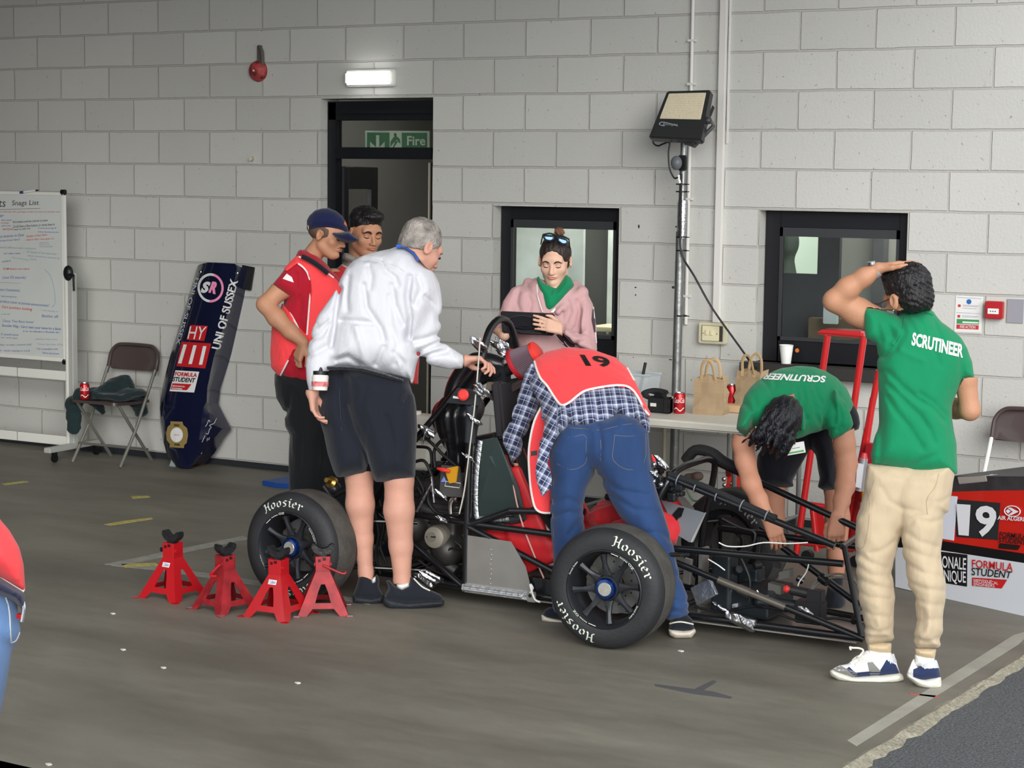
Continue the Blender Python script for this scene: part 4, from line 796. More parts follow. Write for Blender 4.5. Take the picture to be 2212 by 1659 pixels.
# ================= jack stands =================
def jack_stand(lab, loc, rz, clean=True, ratchet=0, scale=1.):
    t = thing('jack_stand', lab, 'jack stand', (0, 0, 0), 'red jack stands beside the rear wheel'); OFF[t] = np.zeros(3)
    RM = RED if clean else mat('worn_red_paint', (146, 32, 38), .5, var=.35, vscale=22, metal=.1)
    B = .115; T = .032; H = .19; pts = [(1, 1), (-1, 1), (-1, -1), (1, -1)]
    # four folded sheet sides, each with a window and a cut-out foot
    m = M()
    for k in range(4):
        a = np.array(pts[k]); b = np.array(pts[(k+1) % 4]); 
        def P(u, v): w_ = B*(1-v)+T*v; q = (a*(1-u)+b*u)*w_; return np.array([q[0], q[1], H*v])
        outer = [(0, 0), (.17, 0), (.26, .17), (.74, .17), (.83, 0), (1, 0), (1, 1), (0, 1)]; win = [(.30, .30), (.70, .30), (.66, .55), (.58, .72), (.42, .72), (.34, .55)]
        # ring of quads between outline and window
        V = [P(*p) for p in outer+win]; F = [(0, 1, 2), (3, 4, 5), (2, 3, 9, 8), (0, 2, 8), (0, 8, 13), (0, 13, 7), (13, 12, 7), (12, 11, 7), (11, 6, 7), (11, 10, 6), (10, 9, 5, 6), (9, 3, 5)]
        m.add(V, F)
    o = m.build('base', RM, t, smooth=False)
    bm = bmesh.new(); bm.from_mesh(o.data); bmesh.ops.remove_doubles(bm, verts=bm.verts, dist=1e-5); bmesh.ops.recalc_face_normals(bm, faces=bm.faces); bm.to_mesh(o.data); bm.free()
    sm = o.modifiers.new('s', 'SOLIDIFY'); sm.thickness = .0035; sm.offset = 0
    m = M()
    for x, y in pts: m.box((x*(B+.006), y*(B+.006), .002), (.03, .03, .004))
    m.build('foot_pad', RM, t, bevel=.001)
    m = M(); m.box2((-.034, -.034, .185), (-.029, .034, .262)); m.box2((.029, -.034, .185), (.034, .034, .262)); m.box2((-.034, .029, .185), (.034, .034, .262)); m.box2((-.034, -.034, .185), (.034, -.029, .262)); m.build('collar', RM, t, bevel=.0015)
    for xx, zz, sz in ((-.016, .243, .012), (.006, .25, .014)): M().box((xx, -.0345, zz), (sz, .003, .012)).build('collar_slot', mat('slot_dark', (40, 10, 12), .6), t)
    m = M(); m.cyl((-.04, -.012, .222), (.04, -.012, .222), .012, seg=14); m.build('pawl_pin', RM, t)
    m = M(); m.box((0, 0, .235), (.034, .034, .07)); m.build('ratchet_bar', mat('cast_black', (30, 30, 32), .5, bump=.4, bscale=60), t, bevel=.002)
    m = M(); sad = [(-.052, .292), (-.052, .316), (-.036, .318), (-.022, .300), (0, .292), (.022, .300), (.036, .316), (.052, .314), (.052, .29), (.028, .268), (-.028, .268)]; m.prism([(x, -.022, z) for x, z in sad], (0, .044, 0)); m.build('saddle', mat('cast_black', (0, 0, 0)), t, bevel=.004)
    if ratchet == 1: m = M(); m.tube([(-.035, -.01, .222), (-.06, -.012, .21), (-.10, -.02, .185), (-.105, -.03, .178), (-.085, -.04, .176)], .006, 8, 3); m.build('handle', RED, t)
    elif ratchet == 2: m = M(); m.tube([(.0, -.037, .222), (.02, -.045, .215), (.08, -.06, .19), (.10, -.06, .188), (.105, -.06, .198)], .006, 8, 3); m.build('handle', mat('worn_red_paint', (0, 0, 0)), t)
    else: m = M(); m.cyl((-.034, 0, .222), (-.05, 0, .222), .007, seg=10); m.build('handle', RED, t); M().cyl((-.05, 0, .222), (-.072, 0, .218), .009, .011, seg=10).build('handle_grip', BLKP, t)
    if clean:
        z0, z1 = .150, .170; f = lambda z: -(B*(1-z/H)+T*z/H)-.0035
        q = [(-.022, f(z1), z1), (.022, f(z1), z1), (.022, f(z0), z0), (-.022, f(z0), z0)]; M().add(q[::-1], [(0, 1, 2, 3)]).build('label_sticker', WHT, t, smooth=False)
        q = [np.array(p)+[0, -.0006, 0] for p in q]; m = M(); letter3(m, 'CUBAA', [bil(q, .08, .85), bil(q, .92, .85), bil(q, .92, .15), bil(q, .08, .15)], off=.0005, bold=.01); m.build('lettering', mat('print_blue', (70, 80, 150), .5), t, smooth=False)
    else:
        m = M(); z = .0045
        for x, y in pts: m.box((x*(B+.006), y*(B+.006), z+.001), (.028, .028, .002))
        m.build('bare_edge', mat('bare_steel_edge', (170, 172, 172), .4, metal=.7), t)
    t.location = tuple(loc); t.rotation_euler = (0, 0, rz); t.scale = (scale,)*3; return t
j1 = PG(374, 1288); j2 = PG(487, 1315); j3 = PG(602, 1328); j4 = PG(697, 1320)
vy = math.atan2(CF[1], CF[0])-math.pi/2
jack_stand('bright red jack stand with a black grip pin, leftmost of the four', j1, vy-.55)
jack_stand('scuffed red jack stand with a bent handle pointing left, second from left', j2, vy+.80, False, 1, .97)
jack_stand('bright red jack stand with white sticker, standing in front of the rear tyre', j3, vy-.5)
jack_stand('faded dusty red jack stand, rightmost of the four next to the black trainers', j4, vy+.12, False, 2)
# ================= the open wheeled race car =================
FB = mat('frame_black', (17, 18, 21), .3, coat=.35); RUB = mat('slick_rubber', (36, 37, 39), .62, bump=.15, bscale=60, var=.12, vscale=8); RUBT = mat('tread_rubber', (74, 72, 68), .8, bump=.5, bscale=90, var=.25, vscale=14)
RIM = mat('satin_black_rim', (42, 44, 48), .42, metal=.35); CAST = mat('cast_alloy', (98, 96, 90), .5, metal=.5, bump=.2, bscale=50); ALUM = mat('aluminium_sheet', (172, 170, 164), .32, metal=.75, var=.08, vscale=6, bump=.15, bscale=9)
BLU = mat('anodised_blue', (24, 60, 130), .25, metal=.8, coat=.5); DISC = mat('brake_disc', (128, 128, 126), .35, metal=.85); HOSE = mat('hose_black', (20, 20, 22), .5); GOLD = mat('brass_fitting', (190, 150, 80), .3, metal=.9)
TLET = mat('tyre_lettering', (206, 212, 198), .6); REDS = mat('seat_red', (196, 34, 40), .5); REDM = mat('matt_red', (214, 52, 46), .5); HARN = mat('harness_black', (26, 27, 30), .8, bump=.4, bscale=150)
car = thing('race_car', 'stripped black tube frame single seater race car with open engine bay and slick tyres', 'race car', (5.9, -2.55, 0))
YN, YF_ = -2.85, -2.25
GL = {  # blackletter pen strokes for the tyre wall, unit box
 'H': ([[(.1, .05), (.22, 0), (.3, .1), (.3, .9), (.2, 1), (.05, .92)], [(.3, .5), (.7, .55)], [(.72, .95), (.68, .6), (.72, .12), (.85, 0)]], .95),
 'o': ([[(.15, .15), (.15, .5), (.35, .65), (.55, .5), (.55, .15), (.35, 0), (.15, .15)]], .72), 's': ([[(.55, .6), (.3, .65), (.15, .5), (.5, .25), (.45, .05), (.15, .03)]], .7),
 'i': ([[(.1, .62), (.22, .55), (.22, .1), (.36, 0)], [(.2, .86), (.28, .8)]], .46), 'e': ([[(.15, .3), (.55, .45), (.38, .65), (.15, .45), (.15, .12), (.35, 0), (.55, .12)]], .7), 'r': ([[(.1, .62), (.22, .55), (.22, .1), (.32, 0)], [(.22, .5), (.42, .64), (.55, .52)]], .62)}
def blackletter(m, word, f, hgt, adv):   # f(s along, t up) -> point
    tot = sum(GL[c][1] for c in word)*adv; s0 = -tot/2; nib = np.array([.066, .048])
    for c in word:
        for st in GL[c][0]:
            P = np.array(st, float)*[1, 1]
            for a, b in zip(P[:-1], P[1:]):
                for q in ((a-nib, a+nib, b+nib, b-nib),): m.add([f(s0+x*adv, y*hgt) for x, y in q], [(0, 1, 2, 3)])
        s0 += GL[c][1]*adv
def arctext(m, s, f, s0, s1, hgt, **kw):
    V, F = textmesh(s, cell=.08, **kw); m.add([f(s0+(s1-s0)*u, v*hgt) for u, v in V], F)
def wheel(root, c, out, tw, spin=0., letters=True, toe=0.):
    """c hub centre on the tyre mid plane, out = outward axis"""
    out = nrm(out); up = np.array([0, 0, 1.]); up = nrm(up-out*(up@out)); rt = np.cross(up, out); R0 = .266; hw = tw/2
    sx = lambda a, r, h: c+out*h+r*(math.cos(a)*rt+math.sin(a)*up)
    m = M(); m.lathe([(.168, -hw+.012), (.172, -hw+.002), (.20, -hw-.006), (.235, -hw+.006), (.2535, -hw+.022), (.2605, -hw+.045), (R0, 0), (.2605, hw-.045), (.2535, hw-.022), (.235, hw-.006), (.20, hw+.006), (.172, hw-.002), (.168, hw-.012)], c, out, 72)
    ty = m.build('tyre', [RUB, RUBT], root, ang=50)
    for p in ty.data.polygons:
        q = np.array(p.center)+OFF[root]-c; h = q@out; r = np.linalg.norm(q-out*h); p.material_index = 1 if r > .2585 and abs(h) < hw-.03 else 0
    m = M(); m.lathe([(.168, hw-.012), (.1705, hw-.0), (.166, hw+.003), (.160, hw-.004), (.156, hw-.018), (.150, hw-.03), (.146, hw-.06), (.143, -hw+.03), (.160, -hw+.015), (.168, -hw+.006)], c, out, 64); m.build('rim_barrel', RIM, ty)
    hf = hw-.028; m = M(); n = 8
    for k in range(n):
        a = spin+2*math.pi*k/n; da = .17; V = []
        for r, w_, h0, h1 in ((.048, .030, hf-.012, hf-.042), (.075, .0135, hf-.008, hf-.032), (.11, .0095, hf, hf-.018), (.135, .012, hf+.006, hf-.016), (.150, .015, hf+.010, hf-.018)):
            for s_, h in ((-1, h0-.006), (0, h0), (1, h0-.006), (1, h1), (-1, h1)): aa = a+s_*w_/r/1.0; V.append(sx(aa, r, h))
        F = []
        for j in range(4):
            for i in range(5): F.append((j*5+i, j*5+(i+1) % 5, (j+1)*5+(i+1) % 5, (j+1)*5+i))
        m.add(V, F)
    m.lathe([(.030, hf-.004), (.052, hf-.006), (.058, hf-.016), (.058, hf-.045), (.03, hf-.045)], c, out, 40, True); m.build('spokes', RIM, ty)
    m = M(); m.lathe([(.030, hf-.004), (.031, hf+.018), (.042, hf+.016), (.048, hf+.004), (.048, hf-.01)], c, out, 14); m.build('hub_nut_ring', BLU, ty, ang=20)
    m = M(); m.lathe([(0, hf+.020), (.028, hf+.020), (.0315, hf+.016), (.0315, hf-.006)], c, out, 28); m.build('centre_cap', mat('turned_alloy', (196, 194, 184), .35, metal=.7, var=.15, vscale=40), ty)
    m = M(); m.lathe([(.052, -.006), (.124, -.006), (.124, 0), (.052, 0)], c-out*.008, out, 48, True); m.build('brake_disc', DISC, ty)
    m = M()
    for k in range(20):
        a = k*math.pi/10; m.cyl(sx(a, .07+.016*(k % 3), -.0078), sx(a, .07+.016*(k % 3), -.0068), .0045, seg=8)
    m.build('disc_drilling', BLKP, ty, smooth=False)
    m = M(); a = spin+2.6; m.box(sx(a, .098, -.012), (.05, .035, .07), (rt*math.cos(a)+up*math.sin(a), out, -rt*math.sin(a)+up*math.cos(a))); m.build('brake_caliper', CAST, ty, bevel=.006)
    m = M(); m.box(c-out*.05, (.06, .05, .17), (rt, out, up)); m.cyl(c-out*.09, c+out*(hf-.05), .03, seg=16); m.build('upright', CAST, ty, bevel=.005)
    if letters:
        wall = lambda r: hw+.006-(abs(r-.20)/.035)**2*.012+.001
        m = M()
        for base in letters[0]:
            def f(s_, t, base=base): r = .197+t; a = base-s_/.215; return sx(a, r, wall(r)+.0006)
            blackletter(m, 'Hoosier', f, .041, .049)
        m.build('tyre_lettering', TLET, ty, smooth=False)
        m = M()
        for base in letters[1]:
            for s0, s1, w_, h in ((-.055, -.02, None, .004), (-.012, .028, 'RACING', .007), (.034, .068, 'OZ', .012)):
                def f(s_, t, base=base): return sx(base-s_/.166, .1605+t*.8, hw+.0045)
                if w_: arctext(m, w_, f, s0, s1, h, bold=.02)
                else: m.add([f(s0, 0), f(s1, 0), f(s1, h), f(s0, h)], [(0, 1, 2, 3)])
            def g(s_, t, base=base): return sx(base+1.55-s_/.166, .160+t, hw+.0045)
            arctext(m, 'Formula Student', g, -.035, .035, .008, shear=.3)
        m.build('rim_lettering', TLET, ty, smooth=False)
    return ty
# toe/steer of each wheel is read off its ellipse
def hub(x, y, Y): return PY(x, y, Y)
wc = np.array([6.325, -3.18, .262]); st = math.radians(7); wheel(car, wc, (math.sin(st), -math.cos(st), .02), .23, .12, ([.86, .86+math.pi], [1.05, 1.05+math.pi]))
wheel(car, np.array([4.68, -3.18, .262]), (0, -1, .03), .23, .28, ([1.72, 1.72+math.pi], [2.1, 2.1+math.pi]))
wheel(car, np.array([4.68, -1.95, .262]), (0, 1, .03), .21, .2, None)
wheel(car, np.array([6.36, -1.95, .262]), (math.sin(st), math.cos(st), .0), .21, .4, None)
# lettering on the inner wall of the far front tyre
m = M(); wc2 = np.array([6.36, -1.95, .262]); oi = nrm([-math.sin(st), -math.cos(st), 0]); ri = np.cross([0, 0, 1], oi)
for base in (1.15, 1.15+math.pi):
    def f(s_, t, base=base): r = .197+t; a = base-s_/.215; return wc2+oi*(.105+.007-(abs(r-.20)/.035)**2*.012+.001)+r*(math.cos(a)*ri+math.sin(a)*np.array([0, 0, 1.]))
    blackletter(m, 'Hoosier', f, .041, .049)
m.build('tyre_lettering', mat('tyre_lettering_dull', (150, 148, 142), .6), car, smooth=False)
# ---- tube frame
T = lambda *p: m.tube([np.array(q) for q in p], .0135, 12)
HX = 5.385
m = M(); m.tube([(HX, YN, .075), (HX+.01, YN+.01, .80), (HX+.01, -2.80, 1.0), (HX, -2.735, 1.12), (HX-.005, -2.665, 1.26), (HX-.005, -2.60, 1.315), (HX-.005, -2.54, 1.328), (HX-.005, -2.47, 1.305), (HX-.005, -2.42, 1.24), (HX, -2.37, 1.12), (HX+.01, -2.31, 1.0), (HX+.01, YF_-.01, .80), (HX, YF_, .075)], .0185, 14, 4); m.build('main_roll_hoop', FB, car)
m = M()
for a, b in ((.52, .72), (.73, .99)): m.cyl((HX+.01, YN+.01+max(0, a-.8)*.2, a+.25), (HX+.01, YN+.02+max(0, b-.8)*.2, b+.22 if b < .9 else .98), .026, seg=16)
m.build('foam_sleeve', mat('foam_grey', (40, 44, 50), .75), car)
FHx = 6.42; FHz = .70
segs = {'side_tube': [((HX, YN, .39), (FHx-.12, -2.82, .372)), ((HX, YF_, .39), (FHx-.12, -2.28, .372)), ((HX, YN, .375), (5.62, YN, .47)), ((5.62, YN, .47), (6.0, YN+.02, .50))],
 'bottom_tube': [((4.85, -2.80, .085), (HX, YN, .085)), ((HX, YN, .085), (FHx, -2.82, .085)), ((FHx, -2.82, .085), (7.29, -2.73, .065)), ((4.85, -2.30, .085), (HX, YF_, .085)), ((HX, YF_, .085), (FHx, -2.28, .085)), ((FHx, -2.28, .085), (7.24, -2.37, .065))],
 'side_diagonal': [((HX+.01, YN, .375), (6.15, -2.83, .10)), ((HX, YF_, .375), (6.15, -2.27, .10))],
 'rear_tube': [((4.80, -2.78, .40), (HX, YN, .39)), ((4.80, -2.32, .40), (HX, YF_, .39)), ((4.95, -2.80, .085), (5.02, -2.80, .39)), ((4.80, -2.78, .40), (HX-.02, YN, .09)), ((4.95, -2.30, .085), (5.02, -2.30, .39))],
 'roll_hoop_brace': [((HX-.01, -2.73, 1.13), (4.98, -2.80, .66)), ((HX-.01, -2.37, 1.13), (4.98, -2.32, .66)), ((4.98, -2.80, .66), (4.80, -2.78, .40)), ((4.98, -2.32, .66), (4.80, -2.32, .40))],
 'cross_tube': [((HX-.01, -2.75, 1.10), (HX-.01, -2.36, 1.10)), ((4.95, -2.80, .085), (4.95, -2.30, .085)), ((FHx, -2.82, .085), (FHx, -2.28, .085)), ((HX, YN, .085), (HX, YF_, .085)), ((HX, YN, .78), (HX, YF_, .78)), ((4.82, -2.79, .36), (4.82, -2.31, .36))],
 'nose_tube': [((FHx-.02, -2.80, .69), (7.16, -2.74, .455)), ((FHx-.02, -2.30, .70), (7.14, -2.38, .47)), ((FHx-.1, -2.82, .374), (7.20, -2.74, .38)), ((FHx+.0, -2.28, .385), (7.16, -2.38, .39)), ((FHx-.14, -2.83, .365), (7.30, -2.73, .062)), ((6.62, -2.28, .40), (7.26, -2.37, .06)), ((6.62, -2.28, .40), (6.60, -2.28, .12))],
 'front_bulkhead': [((7.29, -2.73, .065), (7.20, -2.73, .45)), ((7.24, -2.37, .065), (7.17, -2.37, .46)), ((7.29, -2.73, .065), (7.24, -2.37, .065)), ((7.19, -2.73, .45), (7.16, -2.37, .46)), ((7.25, -2.73, .13), (7.21, -2.37, .30))]}
for nm, L_ in segs.items():
    for a, b in L_: m = M(); m.cyl(a, b, .0155 if nm not in ('cross_tube', 'front_bulkhead') else .0125, seg=12); m.build(nm, FB, car)
m = M(); a, b = np.array([FHx-.14, -2.83, .365]), np.array([7.30, -2.73, .062]); m.cyl(a+(b-a)*.36, a+(b-a)*.66, .0165, seg=12); m.cyl(a+(b-a)*.45, a+(b-a)*.5, .019, seg=12); m.build('bare_tube_section', mat('bare_tube', (112, 106, 98), .3, metal=.6), car)
m = M(); m.tube([(FHx-.17, -2.83, .09), (FHx-.15, -2.83, .38), (FHx-.03, -2.80, .66), (FHx-.01, -2.72, .715), (FHx-.0, -2.55, .73), (FHx-.01, -2.38, .72), (FHx-.02, -2.30, .66), (FHx-.08, -2.28, .38), (FHx-.1, -2.28, .09)], .0155, 12, 4); m.build('front_roll_hoop', FB, car)
# wiring loom taped along near nose tube, cable ties
m = M(); a, b = np.array([FHx-.02, -2.80, .705]), np.array([7.16, -2.74, .472]); m.tube([a, a+(b-a)*.25+[0, -.012, .012], a+(b-a)*.5, a+(b-a)*.66+[0, -.01, 0]], .014, 10, 6); m.build('wiring_loom', HARN, car)
for k in (.06, .17, .30, .45, .6): p = a+(b-a)*k-[0, 0, .008]; m = M(); m.lathe([(.026, -.003), (.028, 0), (.026, .003)], p, b-a, 14); m.build('cable_tie', mat('tie_grey', (120, 124, 132), .5), car)
m = M(); a2 = np.array([FHx-.07, -2.30, .72]); m.tube([a2+[-.1, 0, -.03], a2+[-.05, 0, .025], a2+[.03, 0, .02], a2+[.1, 0, -.02], a2+[.22, -.01, -.06]], .026, 10, 4); m.build('wrapped_hoop_padding', HARN, car)
# floor tray & panels
m = M(); m.prism([(HX, YN-.01, .062), (FHx, -2.84, .062), (7.27, -2.74, .042), (7.22, -2.36, .042), (FHx, -2.26, .062), (HX, YF_, .062)], (0, 0, .006)); m.build('floor_tray', ALUM, car, smooth=False)
m = M(); m.prism([(HX+.01, YN-.012, .335), (HX+.25, YN-.012, .33), (HX+.33, YN-.012, .22), (HX+.37, YN-.012, .085), (HX+.01, YN-.012, .085)], (0, .003, 0)); m.build('side_panel', ALUM, car, smooth=False)
m = M(); m.box2((HX-.005, YN-.03, .070), (HX+.365, YN-.006, .105)); m.cyl((HX-.0, YN-.032, .086), (HX+.33, YN-.032, .086), .012, seg=10); m.build('foil_taped_edge', mat('foil_tape', (206, 207, 208), .25, metal=.9, bump=.5, bscale=40), car, bevel=.003)
m = M(); m.box((HX+.375, YN-.034, .09), (.045, .012, .05)); m.build('jacking_lug', ALUM, car, bevel=.003); M().cyl((HX+.37, YN-.041, .095), (HX+.37, YN-.0395, .095), .009, seg=12).build('lug_hole', BLKP, car)
m = M(); m.tube([(HX+.372, YN-.04, .11), (HX+.39, YN-.05, .135), (HX+.375, YN-.05, .15), (HX+.40, YN-.05, .085), (HX+.43, YN-.05, .075)], .005, 6, 3); m.build('hook', WHT, car)
m = M()
for z in np.linspace(.12, .28, 8): m.sph((HX+.145+.003*math.sin(z*80), YN-.014, z), .0035, 8)
m.build('rivet', SIL, car)
# firewall / cockpit side sheet in smoked plastic with foil edging
m = M(); fw_ = [(HX+.03, YN+.03, .40), (HX+.30, YN+.04, .43), (HX+.25, YN+.05, .58), (HX+.13, YN+.05, .80), (HX+.04, YN+.04, .78)]; m.prism(fw_, (0, .004, 0)); m.build('cockpit_side_sheet', mat('dark_green_sheet', (38, 50, 48), .2, coat=.5), car, smooth=False)
m = M(); m.tube([fw_[4], (HX+.025, YN+.03, .6), (HX+.03, YN+.03, .42), (HX+.08, YN+.03, .405), (HX+.22, YN+.035, .425)], .02, 8, 4, flat=.3); m.build('foil_edging', FOIL, car)
# seat (red shell), harness, head rest
s = S(.008); s.box((5.72, -2.55, .32), (.30, .235, .03), r=.03)  # base pan
sd_ = nrm([-.45, 0, .9]); s.box((5.60, -2.55, .47), (.27, .21, .026), ax=(sd_, (0, 1, 0), np.cross(sd_, (0, 1, 0))), r=.02, k=.04)
for yy in (-2.77, -2.33): s.box((5.64, yy, .42), (.24, .02, .10), ax=(sd_, (0, 1, 0), np.cross(sd_, (0, 1, 0))), r=.018, k=.03)
s.disp(folds(.004, 14, seed=1)); o = sdf_obj(s, 'seat_shell', REDS, car)
m = M(); m.tube([(HX+.20, YN+.06, .66), (HX+.27, YN+.03, .45), (HX+.36, YN+.03, .25), (HX+.44, YN+.03, .10)], .004, 8, 4); m.build('seat_piping', mat('pale_piping', (200, 150, 140), .6), car)
m = M(); m.box((HX+.085, -2.58, .915), (.05, .28, .27), (nrm([1, 0, .12]), (0, 1, 0), nrm([-.12, 0, 1]))); m.build('head_rest', mat('dark_foam', (44, 42, 46), .85), car, bevel=.012)
for yy, dx_ in ((-2.68, 0), (-2.56, .05), (-2.74, .10), (-2.44, .0)):
    m = M(); V = [];
    for x, z in ((HX+.05, .80), (HX+.11, .74), (HX+.17, .60), (HX+.26, .44), (HX+.36, .33), (HX+.40, .22)): V += [(x+dx_, yy-.033, z), (x+dx_+.008, yy+.033, z+.003)]
    m.add(V, [(2*i, 2*i+1, 2*i+3, 2*i+2) for i in range(5)]); o = m.build('shoulder_strap', HARN, car); sm = o.modifiers.new('s', 'SOLIDIFY'); sm.thickness = .004
m = M(); V = []
for x, z in ((HX+.06, .74), (HX+.10, .66), (HX+.15, .56), (HX+.19, .49)): V += [(x, -2.80, z), (x+.02, -2.775, z)]
m.add(V, [(2*i, 2*i+1, 2*i+3, 2*i+2) for i in range(3)]); o = m.build('yellow_edged_strap', mat('strap_yellow', (150, 150, 40), .6, var=.8, vscale=60), car); sm = o.modifiers.new('s', 'SOLIDIFY'); sm.thickness = .01
m = M()
for a, b in (((5.60, -2.82, .42), (5.86, -2.62, .46)), ((5.90, -2.40, .50), (6.2, -2.75, .56)), ((5.7, -2.78, .47), (5.95, -2.80, .49))): m.cyl(a, b, .02, seg=8)
m.build('lap_belt', HARN, car)
s = S(.009); s.cone((5.95, -2.5, .42), (6.25, -2.5, .47), .10, .12, .03, (0, 0, 1), .7); s.cone((6.1, -2.7, .38), (6.3, -2.62, .42), .07, .08, .03); s.disp(folds(.016, 22, CR, seed=8)); sdf_obj(s, 'red_cockpit_cloth', mat('red_cloth', (196, 36, 44), .8, sheen=.2), car)
s = S(.007); tk = PY(1186, 1172, -2.70); s.ell(tk, (.085, .09, .105)); s.box(tk-[0, 0, .05], (.07, .07, .05), r=.03, k=.03); sdf_obj(s, 'white_tank', mat('white_tank', (214, 214, 214), .35, coat=.3), car)
m = M(); m.box2((5.72, -2.84, .09), (6.2, -2.80, .17)); m.build('dark_carbon_panel', mat('carbon_black', (20, 22, 26), .3, coat=.4), car, smooth=False)
# kill switch plate
kc = PY(1004, 853, -2.86); m = M(); P = [PY(x, y, -2.85) for x, y in ((988, 838), (1040, 842), (1034, 876), (963, 870))]; m.prism(P[::-1], (0, .004, 0)); m.build('switch_plate', mat('plate_grey', (52, 54, 56), .4, metal=.2), car, smooth=False)
m = M(); m.lathe([(0, .034), (.018, .034), (.0265, .028), (.0265, .018), (.012, .016), (.012, 0)], kc, nrm([.25, -1, .1]), 28); m.build('kill_switch_button', REDM, car)
m = M(); P = [PY(x, y, -2.853) for x, y in ((979, 855), (994, 858), (993, 862), (978, 860))]; m.add(P, [(0, 1, 2, 3)]); m.build('switch_label', WHT, car, smooth=False)
# air filter on its throttle
fa = PY(1117, 787, -2.62); ax_ = DV(.80, .46, -.36); L_ = .115; V = []; F = []; n = 96
m = M(); u = nrm(np.cross(ax_, [0, 0, 1])); v = np.cross(ax_, u)
for j, (h, r) in enumerate(((0, .075), (L_*.95, .054))):
    for k in range(n): a = 2*math.pi*k/n; rr = r*(1 if k % 2 else .92); V.append(fa+ax_*h+rr*(math.cos(a)*u+math.sin(a)*v))
F = [(k, (k+1) % n, n+(k+1) % n, n+k) for k in range(n)]; m.add(V, F); m.build('filter_pleats', mat('filter_mesh', (104, 84, 92), .6), car, smooth=False)
m = M(); m.lathe([(0, L_+.012), (.046, L_+.012), (.058, L_+.004), (.058, L_-.012), (.05, L_-.014)], fa, ax_, 36); m.build('filter_end_cap', REDM, car)
m = M(); m.lathe([(.04, -.014), (.076, -.014), (.081, -.004), (.080, .008), (.074, .01)], fa, ax_, 36); m.build('filter_base_ring', mat('filter_base_red', (176, 32, 44), .5), car)
m = M(); p = fa-ax_*.02; m.cyl(p, p-ax_*.09, .032, .028, seg=20); m.box(p-ax_*.07+[0, 0, -.0], (.07, .06, .075)); m.cyl(p-ax_*.06+[-.02, -.05, 0], p-ax_*.06+[-.02, .06, 0], .024, seg=16); m.build('throttle_body', mat('throttle_black', (26, 28, 32), .35), car, bevel=.003)
m = M(); m.box(p-ax_*.08+[0, -.03, -.055], (.09, .05, .04)); m.build('sensor_block', mat('tan_block', (112, 104, 92), .5), car, bevel=.005)
m = M(); m.tube([PY(1150, 800, -2.6), PY(1120, 830, -2.6), PY(1080, 850, -2.62), PY(1060, 858, -2.7)], .02, 10, 4, flat=.4); m.build('smoked_duct', mat('smoked_brown', (70, 58, 58), .25, coat=.5), car)
# intake plenum + hoses behind the hoop
s = S(.008); s.cone(PY(985, 900, -2.6), PY(992, 945, -2.6), .11, .085, .03); s.cone(PY(1010, 880, -2.55), PY(985, 905, -2.58), .08, .11, .03); s.cone(PY(984, 950, -2.62), PY(990, 1000, -2.62), .05, .05, .015); s.disp(lambda P: .004*np.sin(P[:, 0]*120)); sdf_obj(s, 'intake_plenum', mat('plenum_black', (18, 19, 22), .3, coat=.3), car)
m = M(); m.tube([(HX-.02, -2.50, 1.10), (HX-.14, -2.55, 1.12), (HX-.22, -2.58, 1.02), (HX-.24, -2.6, .92)], .045, 14, 5); m.build('intake_hose', mat('hose_gloss', (24, 25, 28), .35, coat=.3), car)
m = M(); m.tube([(fa-ax_*.1)+np.array(q) for q in ((0, 0, 0), (-.10, 0, -.02), (-.18, -.02, -.10), (-.26, 0, -.2))], .036, 14, 5); m.build('intake_hose', mat('hose_gloss', (0, 0, 0)), car)
# engine: block, head, covers, exhaust
s = S(.007); s.box((5.08, -2.56, .28), (.17, .17, .12), r=.03, k=.02); s.box((5.14, -2.56, .47), (.12, .18, .10), ax=(nrm([.95, 0, .3]), (0, 1, 0), nrm([-.3, 0, .95])), r=.025, k=.02); s.cone((5.0, -2.72, .33), (5.0, -2.40, .33), .10, .10, .02); s.cone((5.2, -2.72, .22), (5.2, -2.40, .22), .08, .08, .02)
for i in range(5): s.box((5.14, -2.56, .40+.025*i), (.14, .19, .004), r=.002, k=.003)
sdf_obj(s, 'engine_block', mat('engine_grey', (58, 57, 55), .45, metal=.5, var=.2, vscale=12), car)
def PN(x, y, Y=-2.78): return PY(x, y, Y)
cc = PN(942, 1160); m = M(); m.lathe([(0, .03), (.03, .03), (.05, .024), (.056, .01), (.058, 0), (.058, -.05)], cc, (.1, -1, .05), 36); m.build('clutch_cover', mat('cover_alloy', (140, 134, 122), .45, metal=.4), car); m = M(); m.lathe([(0, .036), (.022, .036), (.022, .028)], cc+[-.008, 0, .004], (.1, -1, .05), 20, ); m.build('cover_cap', mat('cover_cap', (122, 118, 110), .4, metal=.4), car)
m = M(); m.cyl(cc+[-.035, -.03, .002], cc+[.02, -.038, .008], .003, seg=6); m.build('cover_mark', BLKP, car)
for (x0_, y0_), (x1_, y1_), r in (((922, 1195), (985, 1235), .030), ((900, 1090), (950, 1112), .025), ((895, 1080), (880, 1100), .02)):
    m = M(); m.cyl(PN(x0_, y0_, -2.74), PN(x1_, y1_, -2.72), r, seg=16); m.build('engine_pipe', mat('pipe_grey', (70, 72, 70), .4, metal=.4), car)
m = M(); P = [PN(x, y, -2.80) for x, y in ((952, 1005), (990, 1008), (1000, 1075), (948, 1072))]; m.prism(P[::-1], (0, .02, 0)); m.build('fuel_swirl_box', mat('grey_box', (70, 70, 68), .5), car, bevel=.003)
m = M(); P = [PN(x, y, -2.815) for x, y in ((962, 1012), (992, 1006), (987, 1042), (972, 1044))]; m.prism(P[::-1], (0, -.012, 0)); m.build('yellow_funnel', mat('ochre_yellow', (196, 142, 30), .4), car, bevel=.003)
